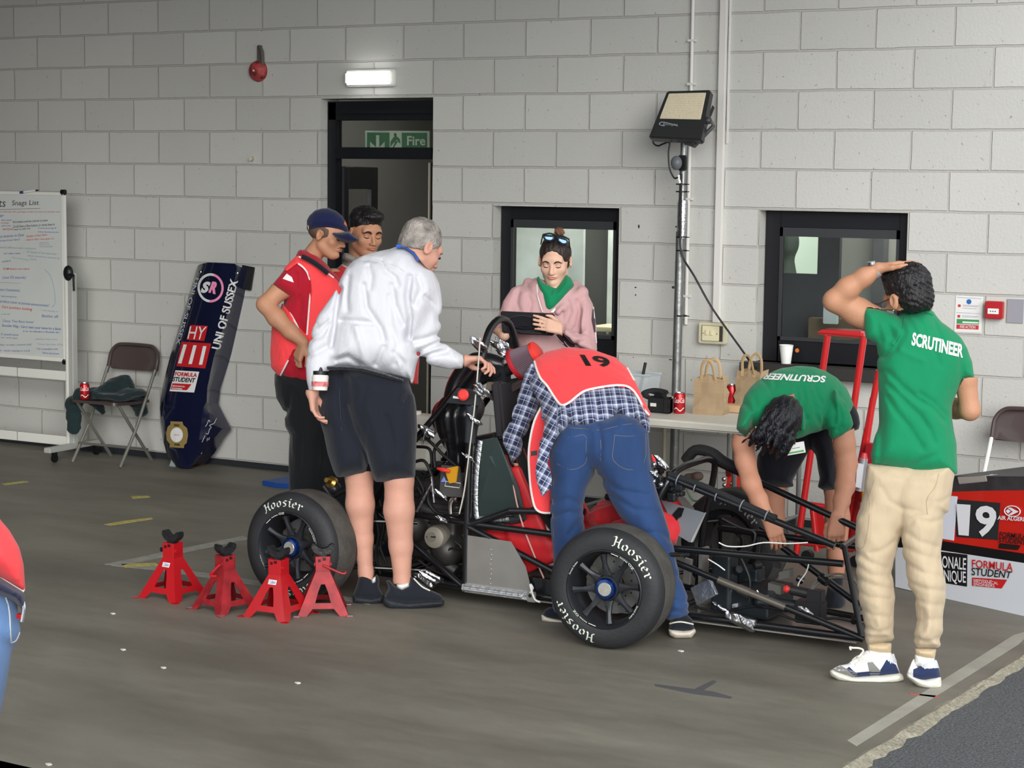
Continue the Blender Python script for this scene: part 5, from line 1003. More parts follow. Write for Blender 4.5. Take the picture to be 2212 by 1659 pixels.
m = M(); m.tube([PN(945, 1012, -2.84), PN(958, 1015, -2.845), PN(972, 1018, -2.84)], [.006, .011, .006], 10, 3); m.build('red_lever', REDM, car)
m = M(); P = [PN(x, y, -2.806) for x, y in ((959, 1029), (965, 1041), (952, 1041))]; m.add(P, [(0, 1, 2)]); m.build('warning_triangle', mat('sticker_blue', (120, 140, 214), .4), car, smooth=False)
m = M(); P = [PN(x, y, -2.806) for x, y in ((963, 1040), (995, 1044), (992, 1054), (961, 1050))]; m.tube(P, .002, 4, closed=True); m.build('white_outline', WHT, car)
m = M(); m.tube([PN(x, y, -2.8) for x, y in ((972, 1110), (972, 1090), (978, 1078), (986, 1080))], .011, 10, 4, flat=.5); m.build('alloy_bracket', SIL, car)
s = S(.006); c = PN(912, 985, -2.5); s.box(c, (.085, .06, .07), r=.03); s.box(c+[-.0, 0, .16], (.07, .05, .05), r=.02); sdf_obj(s, 'coolant_bottle', mat('milky_plastic', (206, 202, 190), .4), car); m = M(); m.cyl(c+[-.02, -.02, .2], c+[-.02, -.02, .225], .022, seg=14); m.build('bottle_cap', WHT, car)
rg = random.Random(11)
hoses = [((905, 935), (930, 955), (960, 985), (990, 1010)), ((900, 965), (925, 968), (932, 985), (933, 1010)), ((940, 1010), (938, 975), (950, 955), (965, 950)), ((890, 1000), (915, 995), (930, 1020), (938, 1050)), ((905, 1045), (925, 1020), (950, 1010), (975, 1002)), ((900, 1030), (915, 1060), (900, 1090), (890, 1105)), ((930, 1050), (925, 1080), (940, 1105), (960, 1112)), ((950, 1150), (935, 1165), (905, 1175), (898, 1160)), ((1000, 1155), (1012, 1190), (1005, 1215), (990, 1240)), ((985, 1110), (1000, 1095), (1002, 1060), (1000, 1040)), ((905, 1210), (925, 1225), (955, 1240), (985, 1245)), ((840, 1060), (870, 1080), (900, 1120), (930, 1130)), ((820, 1080), (830, 1130), (822, 1180), (835, 1215)), ((808, 1100), (818, 1150), (812, 1200), (822, 1240))]
for i, h in enumerate(hoses): m = M(); yy = -2.82+.16*rg.random(); m.tube([PN(x, y, yy) for x, y in h], .006+.004*rg.random(), 8, 5); m.build('hose', HOSE, car)
for x0_, y0_, x1_, y1_, w_ in ((932, 1045, 900, 1105, .012), (932, 1030, 938, 1085, .009), (918, 935, 912, 960, .008)): m = M(); m.tube([PN(x0_, y0_, -2.86), PN(x1_, y1_, -2.86)], w_*.6, 8); m.build('braided_line', FOIL, car)
for x, y, r, Yv in ((1040, 845, .022, -2.87), (1026, 909, .016, -2.87), (925, 930, .022, -2.84), (948, 1068, .02, -2.82), (956, 1125, .016, -2.87), (922, 1252, .03, -2.86), (936, 1245, .02, -2.86), (1035, 745, .022, -2.76), (1082, 748, .026, -2.45), (1086, 768, .02, -2.45), (1012, 988, .012, -2.87), (1590, 1335, .03, -2.80), (1605, 1345, .035, -2.84), (1560, 1310, .02, -2.70), (1595, 1290, .025, -2.45), (1425, 1002, .022, -2.72), (1412, 1022, .014, -2.86), (1745, 1325, .018, -2.72)):
    s = S(.004); c = PY(x, y, Yv)
    for k in range(5): q = c+np.array([rg.uniform(-1, 1), rg.uniform(-.6, .6), rg.uniform(-1, 1)])*r*.6; s.box(q, (r*.6, r*.45, r*.4), ax=(nrm([rg.random(), rg.random(), rg.random()]), nrm([rg.random(), -rg.random(), .1]), nrm([.3, rg.random(), 1])), r=.002, k=.001)
    V, F = s.mesh(); mkobj('crumpled_foil', V, F, FOIL, car)
DKM = [HOSE, mat('dark_fitting', (44, 46, 48), .4, metal=.5), mat('grey_fitting', (96, 96, 92), .45, metal=.5), FB]
for i in range(16):
    x, y = rg.uniform(895, 985), rg.uniform(1000, 1215); P = [(x, y)]
    for k in range(3): P.append((P[-1][0]+rg.uniform(-26, 34), P[-1][1]+rg.uniform(-12, 30)))
    m = M(); yy = -2.80+.2*rg.random(); m.tube([PN(a, min(b, 1240), yy) for a, b in P], .004+.004*rg.random(), 7, 4); m.build('hose', HOSE, car)
for i in range(34):
    far = i % 3 == 2; x, y = (rg.uniform(1540, 1800), rg.uniform(1215, 1320)) if far else (rg.uniform(895, 990), rg.uniform(985, 1235)); yy = rg.uniform(-2.72, -2.45); c = PY(x, y, yy)
    if c[2] < .09: c[2] = .09
    m = M(); r = rg.uniform(.010, .026)
    if i % 2: m.cyl(c, c+np.array([rg.uniform(-.04, .04), rg.uniform(-.05, .02), rg.uniform(-.03, .04)]), r, r*.8, seg=12)
    else: m.box(c, (r*2.4, r*2, r*1.6), (nrm([1, .2, rg.uniform(-.6, .6)]), (0, 1, 0), (0, 0, 1)))
    m.build('fitting', DKM[i % 4] if i % 7 else SIL, car, bevel=.002)
m = M(); m.tube([PN(1037, 730, -2.80), PN(1033, 790, -2.85), PN(1025, 880, -2.875), PN(1012, 990, -2.88), PN(1003, 1060, -2.88), PN(992, 1110, -2.88)], .0036, 6, 4); m.build('white_conduit', mat('foil_white', (186, 184, 172), .4), car)
# damper plate & bell crank at the front, suspension
def wish(a, b, c, nm='wishbone'): m = M(); m.cyl(a, c, .0095, seg=10); m.cyl(b, c, .0095, seg=10); m.build(nm, FB, car)
for sgn, yi, yo in ((-1, -2.83, -3.08), (1, -2.27, -2.05)):
    wish((6.10, yi, .12), (6.52, yi, .12), (6.33, yo, .15)); wish((6.12, yi, .36), (6.52, yi, .36), (6.33, yo, .38))
    wish((4.85, yi+sgn*-.02, .13), (5.15, yi+sgn*-.02, .13), (4.68, yo, .15)); wish((4.85, yi, .36), (5.10, yi, .36), (4.68, yo, .37))
    m = M(); m.cyl((6.33, yo, .16), (6.42, yi, .42), .009, seg=8); m.build('push_rod', FB, car); m = M(); m.cyl((4.68, yo, .26), (4.85, yi, .27), .016, seg=12); m.build('drive_shaft', mat('dark_shaft', (60, 58, 56), .4, metal=.6), car)
m = M(); P = [PY(x, y, -2.62) for x, y in ((1428, 1080), (1522, 1108), (1490, 1172), (1462, 1155), (1448, 1120))]; m.prism(P[::-1], (0, .003, 0)); m.build('dash_panel', mat('panel_grey', (128, 134, 140), .5, metal=.2), car, smooth=False)
m = M(); P = [PY(x, y, -2.63) for x, y in ((1466, 1096), (1478, 1098), (1472, 1116), (1465, 1120), (1458, 1132), (1452, 1130), (1455, 1118), (1452, 1112))]; m.add(P, [tuple(range(8))]); m.build('panel_cutout', BLKP, car, smooth=False)
m = M(); P = [PY(x, y, -2.57) for x, y in ((1480, 1075), (1500, 1100), (1478, 1100), (1455, 1060))]; m.prism(P[::-1], (0, .003, 0)); m.build('white_bracket', ALUM, car, smooth=False)
m = M(); P = [PY(x, y, -2.6) for x, y in ((1522, 1108), (1512, 1110), (1488, 1168), (1494, 1172))]; m.prism(P[::-1], (0, .02, 0)); m.build('panel_flange', mat('panel_pale', (196, 198, 196), .4), car, smooth=False)
GRNW = mat('green_wire', (38, 82, 52), .5); m = M()
for L_ in (((1434, 1050), (1450, 1040), (1470, 1034), (1484, 1042)), ((1478, 1036), (1484, 1060), (1496, 1080), (1506, 1082)), ((1440, 1056), (1460, 1050), (1480, 1032), (1470, 1030))): m.tube([PY(x, y, -2.6) for x, y in L_], .004, 6, 4)
m.build('green_wiring', GRNW, car)
s = S(.006); c = PY(1498, 1032, -2.35); s.cone(c-[.03, 0, 0], c+[.03, 0, .01], .018, .02, .008); s.ell(c+[.02, -.01, .01], .02); s.ell(c-[.03, 0, .01], .016); sdf_obj(s, 'rag_bundle', mat('brown_rag', (72, 58, 50), .8), car)
s = S(.005); 
for i in range(26): c = PY(1395+rg.random()*75, 1012+rg.random()*62, -2.8+.35*rg.random()); s.box(c, (.012+.02*rg.random(), .02, .01+.015*rg.random()), r=.004, k=.004)
V, F = s.mesh(); mkobj('electronics_cluster', V, F, mat('cluster_black', (24, 28, 30), .35), car)
for x, y in ((1413, 1003), (1416, 1020), (1428, 1047), (1412, 1040)): m = M(); m.sph(PY(x, y, -2.84), .012); m.build('bolt_head', SIL, car)
# damper units low at the front, pedal box
s = S(.007); s.box((6.75, -2.55, .14), (.10, .15, .06), r=.008); s.box((6.62, -2.66, .22), (.045, .05, .13), r=.01, k=.004); s.box((6.66, -2.45, .16), (.05, .05, .10), r=.01, k=.004); s.cone((6.8, -2.7, .16), (6.95, -2.6, .14), .025, .025, .004); sdf_obj(s, 'pedal_box', mat('pedal_dark', (32, 38, 42), .4, metal=.3), car)
m = M(); m.box2((6.50, -2.68, .07), (6.515, -2.60, .36)); m.build('alloy_upright_plate', ALUM, car, smooth=False)
m = M(); P = [PY(x, y, -2.72) for x, y in ((1490, 1270), (1532, 1250), (1548, 1284), (1504, 1308))]; m.prism(P[::-1], (.03, .06, .0)); m.build('foil_bracket', mat('foil_tape', (0, 0, 0)), car, bevel=.003)
m = M(); P = [PY(x, y, -2.70) for x, y in ((1478, 1205), (1494, 1210), (1490, 1264), (1474, 1258))]; m.prism(P[::-1], (0, .02, 0)); m.build('alloy_strut', ALUM, car, bevel=.002)
c = PY(1694, 1272, -2.62); m = M(); m.lathe([(0, .0), (.014, 0), (.018, .012), (.012, .022), (.010, .05)], c, nrm([1, .1, 0]), 18); m.build('red_knob', REDM, car); m = M(); m.cyl(c+[.03, 0, 0], c+[.11, .01, -.01], .022, seg=14); m.box(c+[.14, .02, -.02], (.07, .06, .06)); m.box(c+[.12, .02, -.09], (.12, .08, .10)); m.build('master_cylinder', mat('master_dark', (40, 38, 40), .4), car, bevel=.004)
for y0_ in (0, .012): m = M(); m.tube([PY(x, y+y0_*600, -2.60) for x, y in ((1749, 1310), (1750, 1280), (1762, 1258), (1785, 1244), (1815, 1240), (1842, 1250), (1856, 1275), (1858, 1320))], .0055, 8, 5); m.build('grey_hose', mat('hose_grey', (112, 108, 102), .5), car)
m = M(); m.tube([PY(x, y, -2.60) for x, y in ((1750, 1205), (1742, 1235), (1728, 1255), (1722, 1270))], .003, 6, 4); m.build('white_wire', WHT, car)
for L_ in (((1553, 1172), (1572, 1180), (1610, 1180), (1650, 1172), (1700, 1174), (1745, 1172)), ((1635, 1275), (1650, 1296), (1672, 1303), (1695, 1304)), ((1530, 1208), (1550, 1220), (1566, 1232))): m = M(); m.tube([PY(x, y, -2.75) for x, y in L_], .003, 6, 4); m.build('white_wire', WHT, car)
for L_ in (((1500, 1310), (1560, 1322), (1630, 1310), (1700, 1320)), ((1680, 1325), (1740, 1345), (1800, 1335), (1850, 1345)), ((1560, 1120), (1600, 1140), (1630, 1150), (1625, 1180), (1605, 1200)), ((1600, 1205), (1610, 1225), (1620, 1255), (1618, 1300))): m = M(); m.tube([PY(x, y, -2.7) for x, y in L_], .006, 8, 4); m.build('hose', HOSE, car)
m = M(); m.box2((5.0, -2.78, .055), (HX, -2.32, .062)); m.build('rear_belly_tray', mat('belly_dark', (40, 40, 40), .5), car, smooth=False)
s = S(.007); s.cone((4.84, -2.62, .30), (4.84, -2.48, .30), .09, .09, .01); s.cone((4.86, -2.7, .26), (4.86, -2.4, .26), .05, .05, .01); s.cone((4.9, -2.72, .42), (5.0, -2.74, .38), .03, .03, .01); sdf_obj(s, 'differential', mat('diff_grey', (66, 64, 60), .45, metal=.5), car)
for i in range(4): m = M(); m.tube([(5.02, -2.68+.08*i, .42), (4.93, -2.68+.08*i, .38), (4.90, -2.66+.06*i, .25), (4.98, -2.6+.03*i, .14)], .018, 10, 4); m.build('exhaust_header', mat('exhaust_steel', (110, 100, 88), .35, metal=.8), car)
m = M(); c = PY(712, 1040, -2.9); m.lathe([(.0, .03), (.012, .03), (.014, 0), (.03, -.01), (.03, -.03)], c, (0, -1, .4), 16); m.build('gold_cap', GOLD, car); m = M(); m.tube([PY(x, y, -2.88) for x, y in ((700, 1050), (718, 1070), (740, 1062), (770, 1050), (790, 1035))], .012, 8, 4); m.sph(c+[.01, .03, -.04], .035); m.build('rear_damper', mat('damper_dark', (36, 36, 38), .35), car)
# ================= red bodywork standing on the floor =================
t = thing('race_car_nose', 'red, black and white car bodywork numbered 19 standing on the floor at the right', 'bodywork', (7.35, -1.48, 0))
a0 = PG(1938, 1270); a1 = PG(2212, 1330); dirb = nrm((a1-a0)*[1, 1, 0]); pb = a0; nb = nrm(np.array([dirb[1], -dirb[0], 0])); nb = nb if nb@CF < 0 else -nb
L_ = 1.3
def BP(x, y, o=0.): return PPL(x, y, pb, nb)+nb*o
def at_(x, y0_, y1_): return BP(x, y0_)
def strip(name, pts, mat_, o, th=.02): m = M(); P = [BP(x, y, o) for x, y in pts]; m.prism(P, -nb*th); return m.build(name, mat_, t, bevel=.002)
BOX = [(1938, 1030), (2212, 1026), (2330, 1030)]
def ext(x): return x
strip('black_top', [(1936, 1044), (2066, 1028), (2330, 1030), (2330, 1066), (2212, 1060), (2060, 1062), (1938, 1078)], mat('scuffed_black', (52, 50, 52), .5, var=.3, vscale=14), .0, .55)
strip('red_flank', [(1938, 1078), (2060, 1062), (2212, 1058), (2330, 1062), (2330, 1216), (2212, 1196), (2030, 1168), (1938, 1160)], mat('flank_red', (196, 36, 26), .35, coat=.3), .002, .55)
strip('black_band', [(1938, 1160), (2030, 1168), (2212, 1196), (2330, 1216), (2330, 1238), (2212, 1216), (2030, 1188), (1938, 1182)], mat('band_black', (20, 20, 22), .4), .004, .55)
strip('white_sill', [(1935, 1182), (2030, 1188), (2212, 1216), (2330, 1238), (2330, 1356), (2212, 1331), (2030, 1290), (1935, 1268)], mat('sill_white', (206, 210, 216), .4), .006, .55)
strip('number_patch', [(2063, 1078), (2162, 1086), (2156, 1167), (2066, 1160)], mat('patch_black', (40, 42, 44), .5), .004, .004)
strip('paper_sheet', [(2018, 1068), (2070, 1072), (2062, 1168), (2010, 1160)], mat('white_sheet', (216, 220, 232), .5), .006, .004)
def btext(nm, s_, q, mat_, o=.012, **kw): m = M(); P = [BP(x, y, o) for x, y in q]; letter3(m, s_, P, off=.0, **kw); m.build(nm, mat_, t, smooth=False)
W2 = mat('number_white', (226, 228, 232), .4)
btext('lettering', '1', [(2069, 1088), (2100, 1090), (2096, 1157), (2074, 1155)], W2, bold=.045); btext('lettering', '9', [(2110, 1090), (2160, 1094), (2148, 1161), (2112, 1158)], W2, bold=.03)
btext('lettering', 'AIR ALGERIE', [(2159, 1113), (2222, 1117), (2222, 1126), (2158, 1122)], W2, bold=.02); BK = mat('print_black', (24, 22, 22), .5)
btext('lettering', 'FORMULA', [(2163, 1148), (2222, 1153), (2221, 1165), (2162, 1160)], BK, bold=.02); btext('lettering', 'STUDENT', [(2161, 1160), (2220, 1165), (2219, 1177), (2160, 1171)], BK, bold=.02)
strip('institution_flag', [(2160, 1173), (2206, 1178), (2200, 1188), (2158, 1184)], BK, .007, .004)
m = M(); c = (2189, 1104); P = [BP(c[0]+17*math.cos(a), c[1]+11.5*math.sin(a)+.06*17*math.cos(a), .008) for a in np.linspace(0, 2*math.pi, 25)[:-1]]; m.tube(P, .0026, 6, closed=True); m.add([BP(x, y, .009) for x, y in ((2179, 1096), (2186, 1096), (2203, 1105), (2188, 1112), (2180, 1112), (2190, 1105))], [(0, 1, 2, 5), (2, 3, 4, 5)]); m.add([BP(x, y, .009) for x, y in ((2175, 1104), (2180, 1099), (2186, 1104), (2180, 1109))], [(0, 1, 2, 3)]); m.build('airline_emblem', W2, t, smooth=False)
strip('sponsor_patch', [(1958, 1182), (2092, 1198), (2091, 1267), (1962, 1246)], BK, .009, .003)
btext('lettering', 'NATIONALE', [(2002, 1196), (2091, 1205), (2090, 1231), (2004, 1222)], W2, .013, bold=.01); btext('lettering', 'POLYTECHNIQUE', [(1965, 1224), (2090, 1234), (2090, 1263), (1972, 1254)], W2, .013, bold=.01)
RP = mat('print_red', (196, 32, 36), .45)
btext('lettering', 'FORMULA', [(2103, 1208), (2192, 1216), (2191, 1234), (2103, 1225)], RP, bold=.012); btext('lettering', 'STUDENT', [(2102, 1225), (2190, 1234), (2186, 1249), (2102, 1242)], BK, bold=.012)
strip('institution_flag', [(2102, 1247), (2178, 1252), (2166, 1271), (2102, 1265)], RP, .009, .003)
btext('lettering', 'Institution of', [(2107, 1249), (2146, 1252), (2146, 1255), (2107, 1252)], W2, .013); btext('lettering', 'MECHANICAL', [(2107, 1252), (2160, 1256), (2160, 1262), (2107, 1258)], W2, .013, bold=.0); btext('lettering', 'ENGINEERS', [(2107, 1258), (2152, 1262), (2152, 1268), (2107, 1264)], W2, .013, bold=.0)
m = M(); P = [BP(x, y, .004) for x, y in ((2068, 1030), (2130, 1028), (2133, 1040), (2072, 1046))]; m.prism(P, -nb*.10); m.build('clear_tape', mat('clear_tape', (150, 146, 140), .15, coat=.5), t, bevel=.003)
# ================= navy bodywork leaning on the wall =================
NAVY = mat('gloss_navy', (15, 19, 48), .16, coat=.6, var=.1, vscale=5)
t = thing('nose_cowling', 'long gloss navy car cowling lettered HY 111 leaning upright against the wall', 'bodywork', (1.6, -.26, 0))
pA, pB = PG(405, 1008), PY(478, 572, -.03)   # foot and head of its spine
sp = nrm(pB-pA); Ls = np.linalg.norm(pB-pA); nO = nrm(np.array([sp[0]*0, -1, 0])-sp*(np.array([0, -1, 0])@sp)); sd = np.cross(sp, nO); sd = sd if sd@CR > 0 else -sd
def NPL(x, y, o=0.): return PPL(x, y, pA+nO*o, nO)
def loc2(p): p = p-pA; return p@sd, p@sp
rows = []   # traced outline rows: (left px), (fold L), (fold R), (right px)
tr_ = [((376, 1002), (388, 1011), (412, 1012), (424, 1002)), ((362, 985), (377, 990), (422, 990), (444, 978)), ((352, 955), (362, 955), (430, 950), (464, 945)), ((346, 915), (356, 915), (436, 905), (480, 926)), ((345, 880), (356, 880), (440, 880), (466, 900)), ((346, 862), (362, 862), (446, 868), (452, 872)), ((352, 830), (370, 832), (448, 836), (456, 840)), ((370, 760), (388, 762), (462, 770), (477, 775)), ((392, 690), (410, 692), (484, 702), (498, 706)), ((412, 625), (428, 628), (500, 640), (516, 645)), ((425, 580), (448, 575), (512, 578), (530, 590)), ((428, 573), (450, 567), (508, 570), (532, 582))]
V = []; nr = len(tr_)
for L, a, b, R_ in tr_:
    pl, pa, pb_, pr2 = NPL(*L, 0), NPL(*a, .10), NPL(*b, .10), NPL(*R_, 0)
    V += [pl-nO*.10, pl, (pl+pa)/2+nO*.015, pa, (pa*2+pb_)/3+nO*.012, (pa+pb_*2)/3+nO*.012, pb_, (pb_+pr2)/2+nO*.015, pr2, pr2-nO*.10]
k = 10; F = [(j*k+i, j*k+i+1, (j+1)*k+i+1, (j+1)*k+i) for j in range(nr-1) for i in range(k-1)]
F.append(tuple(range(k))[::-1])
o = mkobj('cowling_shell', V, F, NAVY, t, smooth=True); auto(o, 22)
bmn = bmesh.new(); bmn.from_mesh(o.data); bmn.normal_update(); bmn.to_mesh(o.data); bmn.free()
sm = o.modifiers.new('s', 'SOLIDIFY'); sm.thickness = .004
nv = BVHTree.FromPolygons([Vector(v) for v in V], [tuple(f) for f in F])
def sticker(nm, poly, mat_, off=.004): m = M(); patch_on(m, poly, nv, off, 12); return m.build(nm, mat_, t, smooth=False)
def nlet(s_, q, mat_, off=.0065, **kw): m = M(); letter_on(m, s_, q, nv, off, **kw); return m.build('lettering', mat_, t, smooth=False)
SW = mat('sticker_white', (228, 228, 226), .35); SR = mat('sticker_red', (190, 34, 40), .35); SP = mat('sticker_pink', (244, 150, 188), .4)
sticker('red_patch', [(412, 702), (450, 704), (442, 737), (404, 734)], SR); sticker('red_patch', [(394, 738), (457, 742), (444, 796), (382, 791)], SR)
nlet('HY', [(412, 705), (448, 706), (440, 734), (406, 732)], SW); nlet('111', [(398, 744), (447, 748), (438, 788), (386, 785)], SW, bold=.035)
sticker('white_sticker', [(380, 800), (431, 803), (420, 848), (367, 845)], SW)
nlet('FORMULA', [(381, 803), (428, 806), (426, 815), (379, 812)], SR, .008, bold=.03); nlet('STUDENT', [(377, 814), (424, 817), (421, 827), (374, 824)], BK, .008, bold=.03)
sticker('institution_flag', [(374, 828), (415, 830), (405, 843), (370, 841)], SR, .007); nlet('MECHANICAL', [(375, 832), (402, 834), (401, 837), (374, 835)], SW, .0095, bold=.03); nlet('ENGINEERS', [(374, 837), (396, 839), (395, 842), (373, 840)], SW, .0095, bold=.03)
nlet('UNI OF SUSSEX', [(458, 752), (499, 601), (513, 606), (474, 755)], SW, bold=.03); nlet('UNI OF SUSSEX', [(431, 602), (389, 746), (381, 744), (422, 600)], mat('pale_lettering', (196, 202, 212), .4), .005, bold=.02)
# SR roundel
def ring(cx_, cy_, rx, ry, a0, a1, th, mat_, nm):
    P = []; 
    for a in np.linspace(a0, a1, 30): P.append((cx_+rx*math.cos(a), cy_-ry*math.sin(a)))
    m = M(); V_ = []; F_ = []
    for i, (x, y) in enumerate(P):
        a = a0+(a1-a0)*i/29; 
        for r in (1, 1-th): h = hit(nv, cx_+rx*r*math.cos(a)+0, cy_-ry*r*math.sin(a), .005); V_.append(h if h is not None else V_[-1])
    m.add(V_, [(2*i, 2*i+1, 2*i+3, 2*i+2) for i in range(29)]); m.build(nm, mat_, t, smooth=False)
ring(456, 622, 28, 31.5, math.pi*.42, math.pi*1.46, .17, SW, 'roundel_white_half'); ring(456, 622, 28, 31.5, -math.pi*.54, math.pi*.42, .17, SP, 'roundel_pink_half')
nlet('S', [(440, 608), (457, 609), (450, 633), (434, 633)], SW, .006, bold=.06, shear=.1); nlet('R', [(460, 608), (476, 610), (467, 636), (451, 632)], SP, .006, bold=.06)
sticker('gold_award_frame', [(369, 910), (395, 911), (397, 918), (405, 925), (407, 940), (404, 957), (399, 961), (398, 968), (367, 966), (368, 960), (361, 950), (360, 935), (363, 922), (369, 917)], mat('award_gold', (170, 146, 88), .4, metal=.3)); sticker('award_disc', [(383+13.5*math.cos(a), 939.5+16*math.sin(a)) for a in np.linspace(0, 2*math.pi, 25)[:-1]], SW, .007)
nlet('2023', [(377, 916), (389, 917), (389, 921), (377, 920)], BK, .007, bold=.04); nlet('IMechE', [(378, 938), (388, 938), (388, 941), (378, 941)], SR, .009); nlet('WINNER', [(378, 958), (390, 959), (390, 963), (378, 962)], BK, .007, bold=.04)
m = M()
for L_ in (((440, 933), (443, 922), (447, 917), (451, 907), (453, 912)), ((442, 933), (449, 938), (453, 925), (460, 925), (452, 919), (462, 915), (465, 908), (468, 904)), ((443, 940), (436, 955)), ((448, 946), (444, 962)), ((438, 970), (434, 980)), ((456, 935), (450, 950))): stroke_on(m, L_, nv, .0022, .003, 4)
m.build('handwritten_marks', mat('silver_ink', (200, 206, 206), .4), t)
for x, y in ((433, 588), (510, 590)): h = hit(nv, x, y, .004); M().sph(h, (.014, .006, .014), 10).build('fastener', SIL, t)
m = M(); m.box(NPL(533, 600, -.02), (.02, .10, .16), (nO, sd, sp)); m.build('mounting_tab', mat('tab_black', (30, 30, 32), .5), t, bevel=.003)
m = M(); p = PG(365, 1007); m.prism([p, p+[.0, .04, 0], p+[.04, .04, .0], p+[.06, 0, 0]], (.02, .02, .08)); m.build('prop_foot', mat('pale_prop', (150, 160, 160), .4), t, bevel=.002)
# ================= red trolley jack / ladder frame behind =================
RT = mat('gloss_red_tube', (190, 34, 36), .28, coat=.5)
t = thing('wheel_trolley', 'tall red tubular stand with flat top behind the bending green shirt', 'trolley', PY(1830, 1150, -.95)*[1, 1, 0])
q = lambda x, y, Yv=-.95: PY(x, y, Yv)
m = M(); m.prism([q(1762, 722), q(1866, 731), q(1862, 716), q(1768, 712)], (0, .16, .0)); m.build('top_plate', RT, t, bevel=.01)
for (x0_, y0_), (x1_, y1_), Yv in (((1788, 725), (1723, 1175), -.95), ((1866, 728), (1800, 1190), -.95), ((1899, 800), (1862, 985), -.72), ((1886, 860), (1838, 1180), -.72)):
    m = M(); a, b = q(x0_, y0_, Yv), q(x1_, y1_, Yv); b = a+(b-a)*((a[2]-.03)/(a[2]-b[2])); m.cyl(a, b, .018, seg=14); m.build('upright_tube', RT, t)
for (x0_, y0_), (x1_, y1_) in (((1738, 1088), (1812, 1098)), ((1730, 1172), (1860, 1186))): m = M(); m.cyl(q(x0_, y0_), q(x1_, y1_), .015, seg=12); m.build('cross_bar', RT, t)
m = M(); m.cyl(q(1755, 1095), q(1765, 1190), .016, seg=12); m.build('short_post', RT, t)
m = M(); m.prism([q(1752, 1096), q(1770, 1094), q(1800, 1180), q(1770, 1186)], (0, .01, 0)); m.build('gusset_plate', RT, t)
m = M(); P = [q(x, y, -.80) for x, y in ((1870, 958), (1905, 962), (1880, 1100), (1852, 1080))]; m.prism(P[::-1], (0, .06, 0)); m.build('side_plate', mat('deep_red', (150, 26, 34), .4), t, bevel=.004)
for x in (1745, 1850): g = q(x, 1190); g[2] = .03; m = M(); m.cyl(g-[0, .02, 0], g+[0, .02, 0], .03, seg=14); m.build('wheel', BLKP, t)
t = thing('aerosol_can', 'red and silver spray bottle with a white label behind the khaki trousers', 'bottle', q(1860, 1060, -1.0)); m = M(); c = q(1857, 1060, -1.0); c2 = q(1866, 990, -1.0); m.cyl(c, c2, .022, seg=16); m.build('bottle_body', mat('silver_body', (190, 192, 196), .3, metal=.6), t); m = M(); m.cyl(c2, c2+(c2-c)*.16, .02, .012, seg=14); m.build('cap', mat('red_cap', (196, 60, 70), .4), t)
m = M(); P = [q(x, y, -1.035) for x, y in ((1852, 1000), (1866, 1003), (1860, 1055), (1848, 1052))]; m.add(P, [(0, 1, 2, 3)]); m.build('paper_label', W2, t, smooth=False)
t = thing('yellow_post', 'yellow post standing behind the khaki trousers', 'post', q(1862, 1150, -.9)*[1, 1, 0]); m = M(); a = q(1872, 1010, -.9); b = a.copy(); b[2] = 0; m.cyl(a, b, .022, seg=12); m.build('pole', mat('post_yellow', (214, 160, 40), .4), t)
# trolley jack with clear cups at left of it
t = thing('trolley_jack', 'bright red trolley jack with upright handle under the white table', 'jack', PY(1590, 1080, -.75)*[1, 1, 0]); OR = mat('jack_orange_red', (226, 52, 36), .35, coat=.3); qj = lambda x, y, Yv=-.75: PY(x, y, Yv)
m = M(); P = [qj(x, y) for x, y in ((1572, 1012), (1590, 1008), (1622, 1085), (1640, 1140), (1600, 1140), (1568, 1060))]; m.prism(P[::-1], (0, .10, 0)); m.build('jack_frame', OR, t, bevel=.004)
m = M(); m.box2((qj(1575, 1100)[0], -.78, .04), (qj(1650, 1100)[0], -.62, .16)); m.build('jack_chassis', OR, t, bevel=.01)
for dx_, mt in ((0, TL), (.035, mat('red_hose', (190, 60, 70), .5)), (.06, mat('lilac_tube', (150, 150, 170), .5))): m = M(); a = qj(1572, 1015)+[dx_, 0, 0]; m.cyl(a, np.array([a[0], a[1], TZ-.05]), .008, seg=8); m.build('handle_rod', mt, t)
m = M(); P = [qj(x, y, -.78) for x, y in ((1567, 1015), (1576, 1014), (1578, 1028), (1568, 1030))]; m.prism(P[::-1], (0, .03, 0)); m.build('dark_clamp', mat('oxide', (90, 20, 22), .5), t)
m = M(); 
for x, y in ((1564, 1035), (1565, 1048), (1580, 1045)): m.sph(qj(x, y, -.8), .014, 10)
m.build('coupling', SIL, t)
for x in (1580, 1640): g = qj(x, 1100); g[2] = .035; m = M(); m.cyl(g-[0, .08, 0], g+[0, .10, 0], .035, seg=16); m.build('wheel', BLKP, t)
# blue ramp and ochre item behind the rear tyre
g = [PG(x, y) for x, y in ((566, 1048), (640, 1036), (720, 1030), (728, 1060), (600, 1054))]; m = M(); m.prism([p*[1, 1, 0] for p in g[::-1]], (0, 0, .03)); tag(m.build('blue_ramp', mat('ramp_blue', (28, 78, 160), .5), bevel=.004, loc=g[0]), 'bright blue low ramp on the floor behind the black trouser legs', 'ramp')
t = thing('blue_canister', 'blue upright canister with ochre top behind the black shorts', 'canister', PG(722, 1078)); p = PG(722, 1078); m = M(); m.cyl(p, p+[0, 0, .13], .045, seg=18); m.build('body', mat('ramp_blue', (0, 0, 0)), t); m = M(); m.cyl(p+[0, 0, .13], p+[0, 0, .21], .04, seg=18); m.build('top', mat('ochre_top', (186, 130, 50), .5), t)
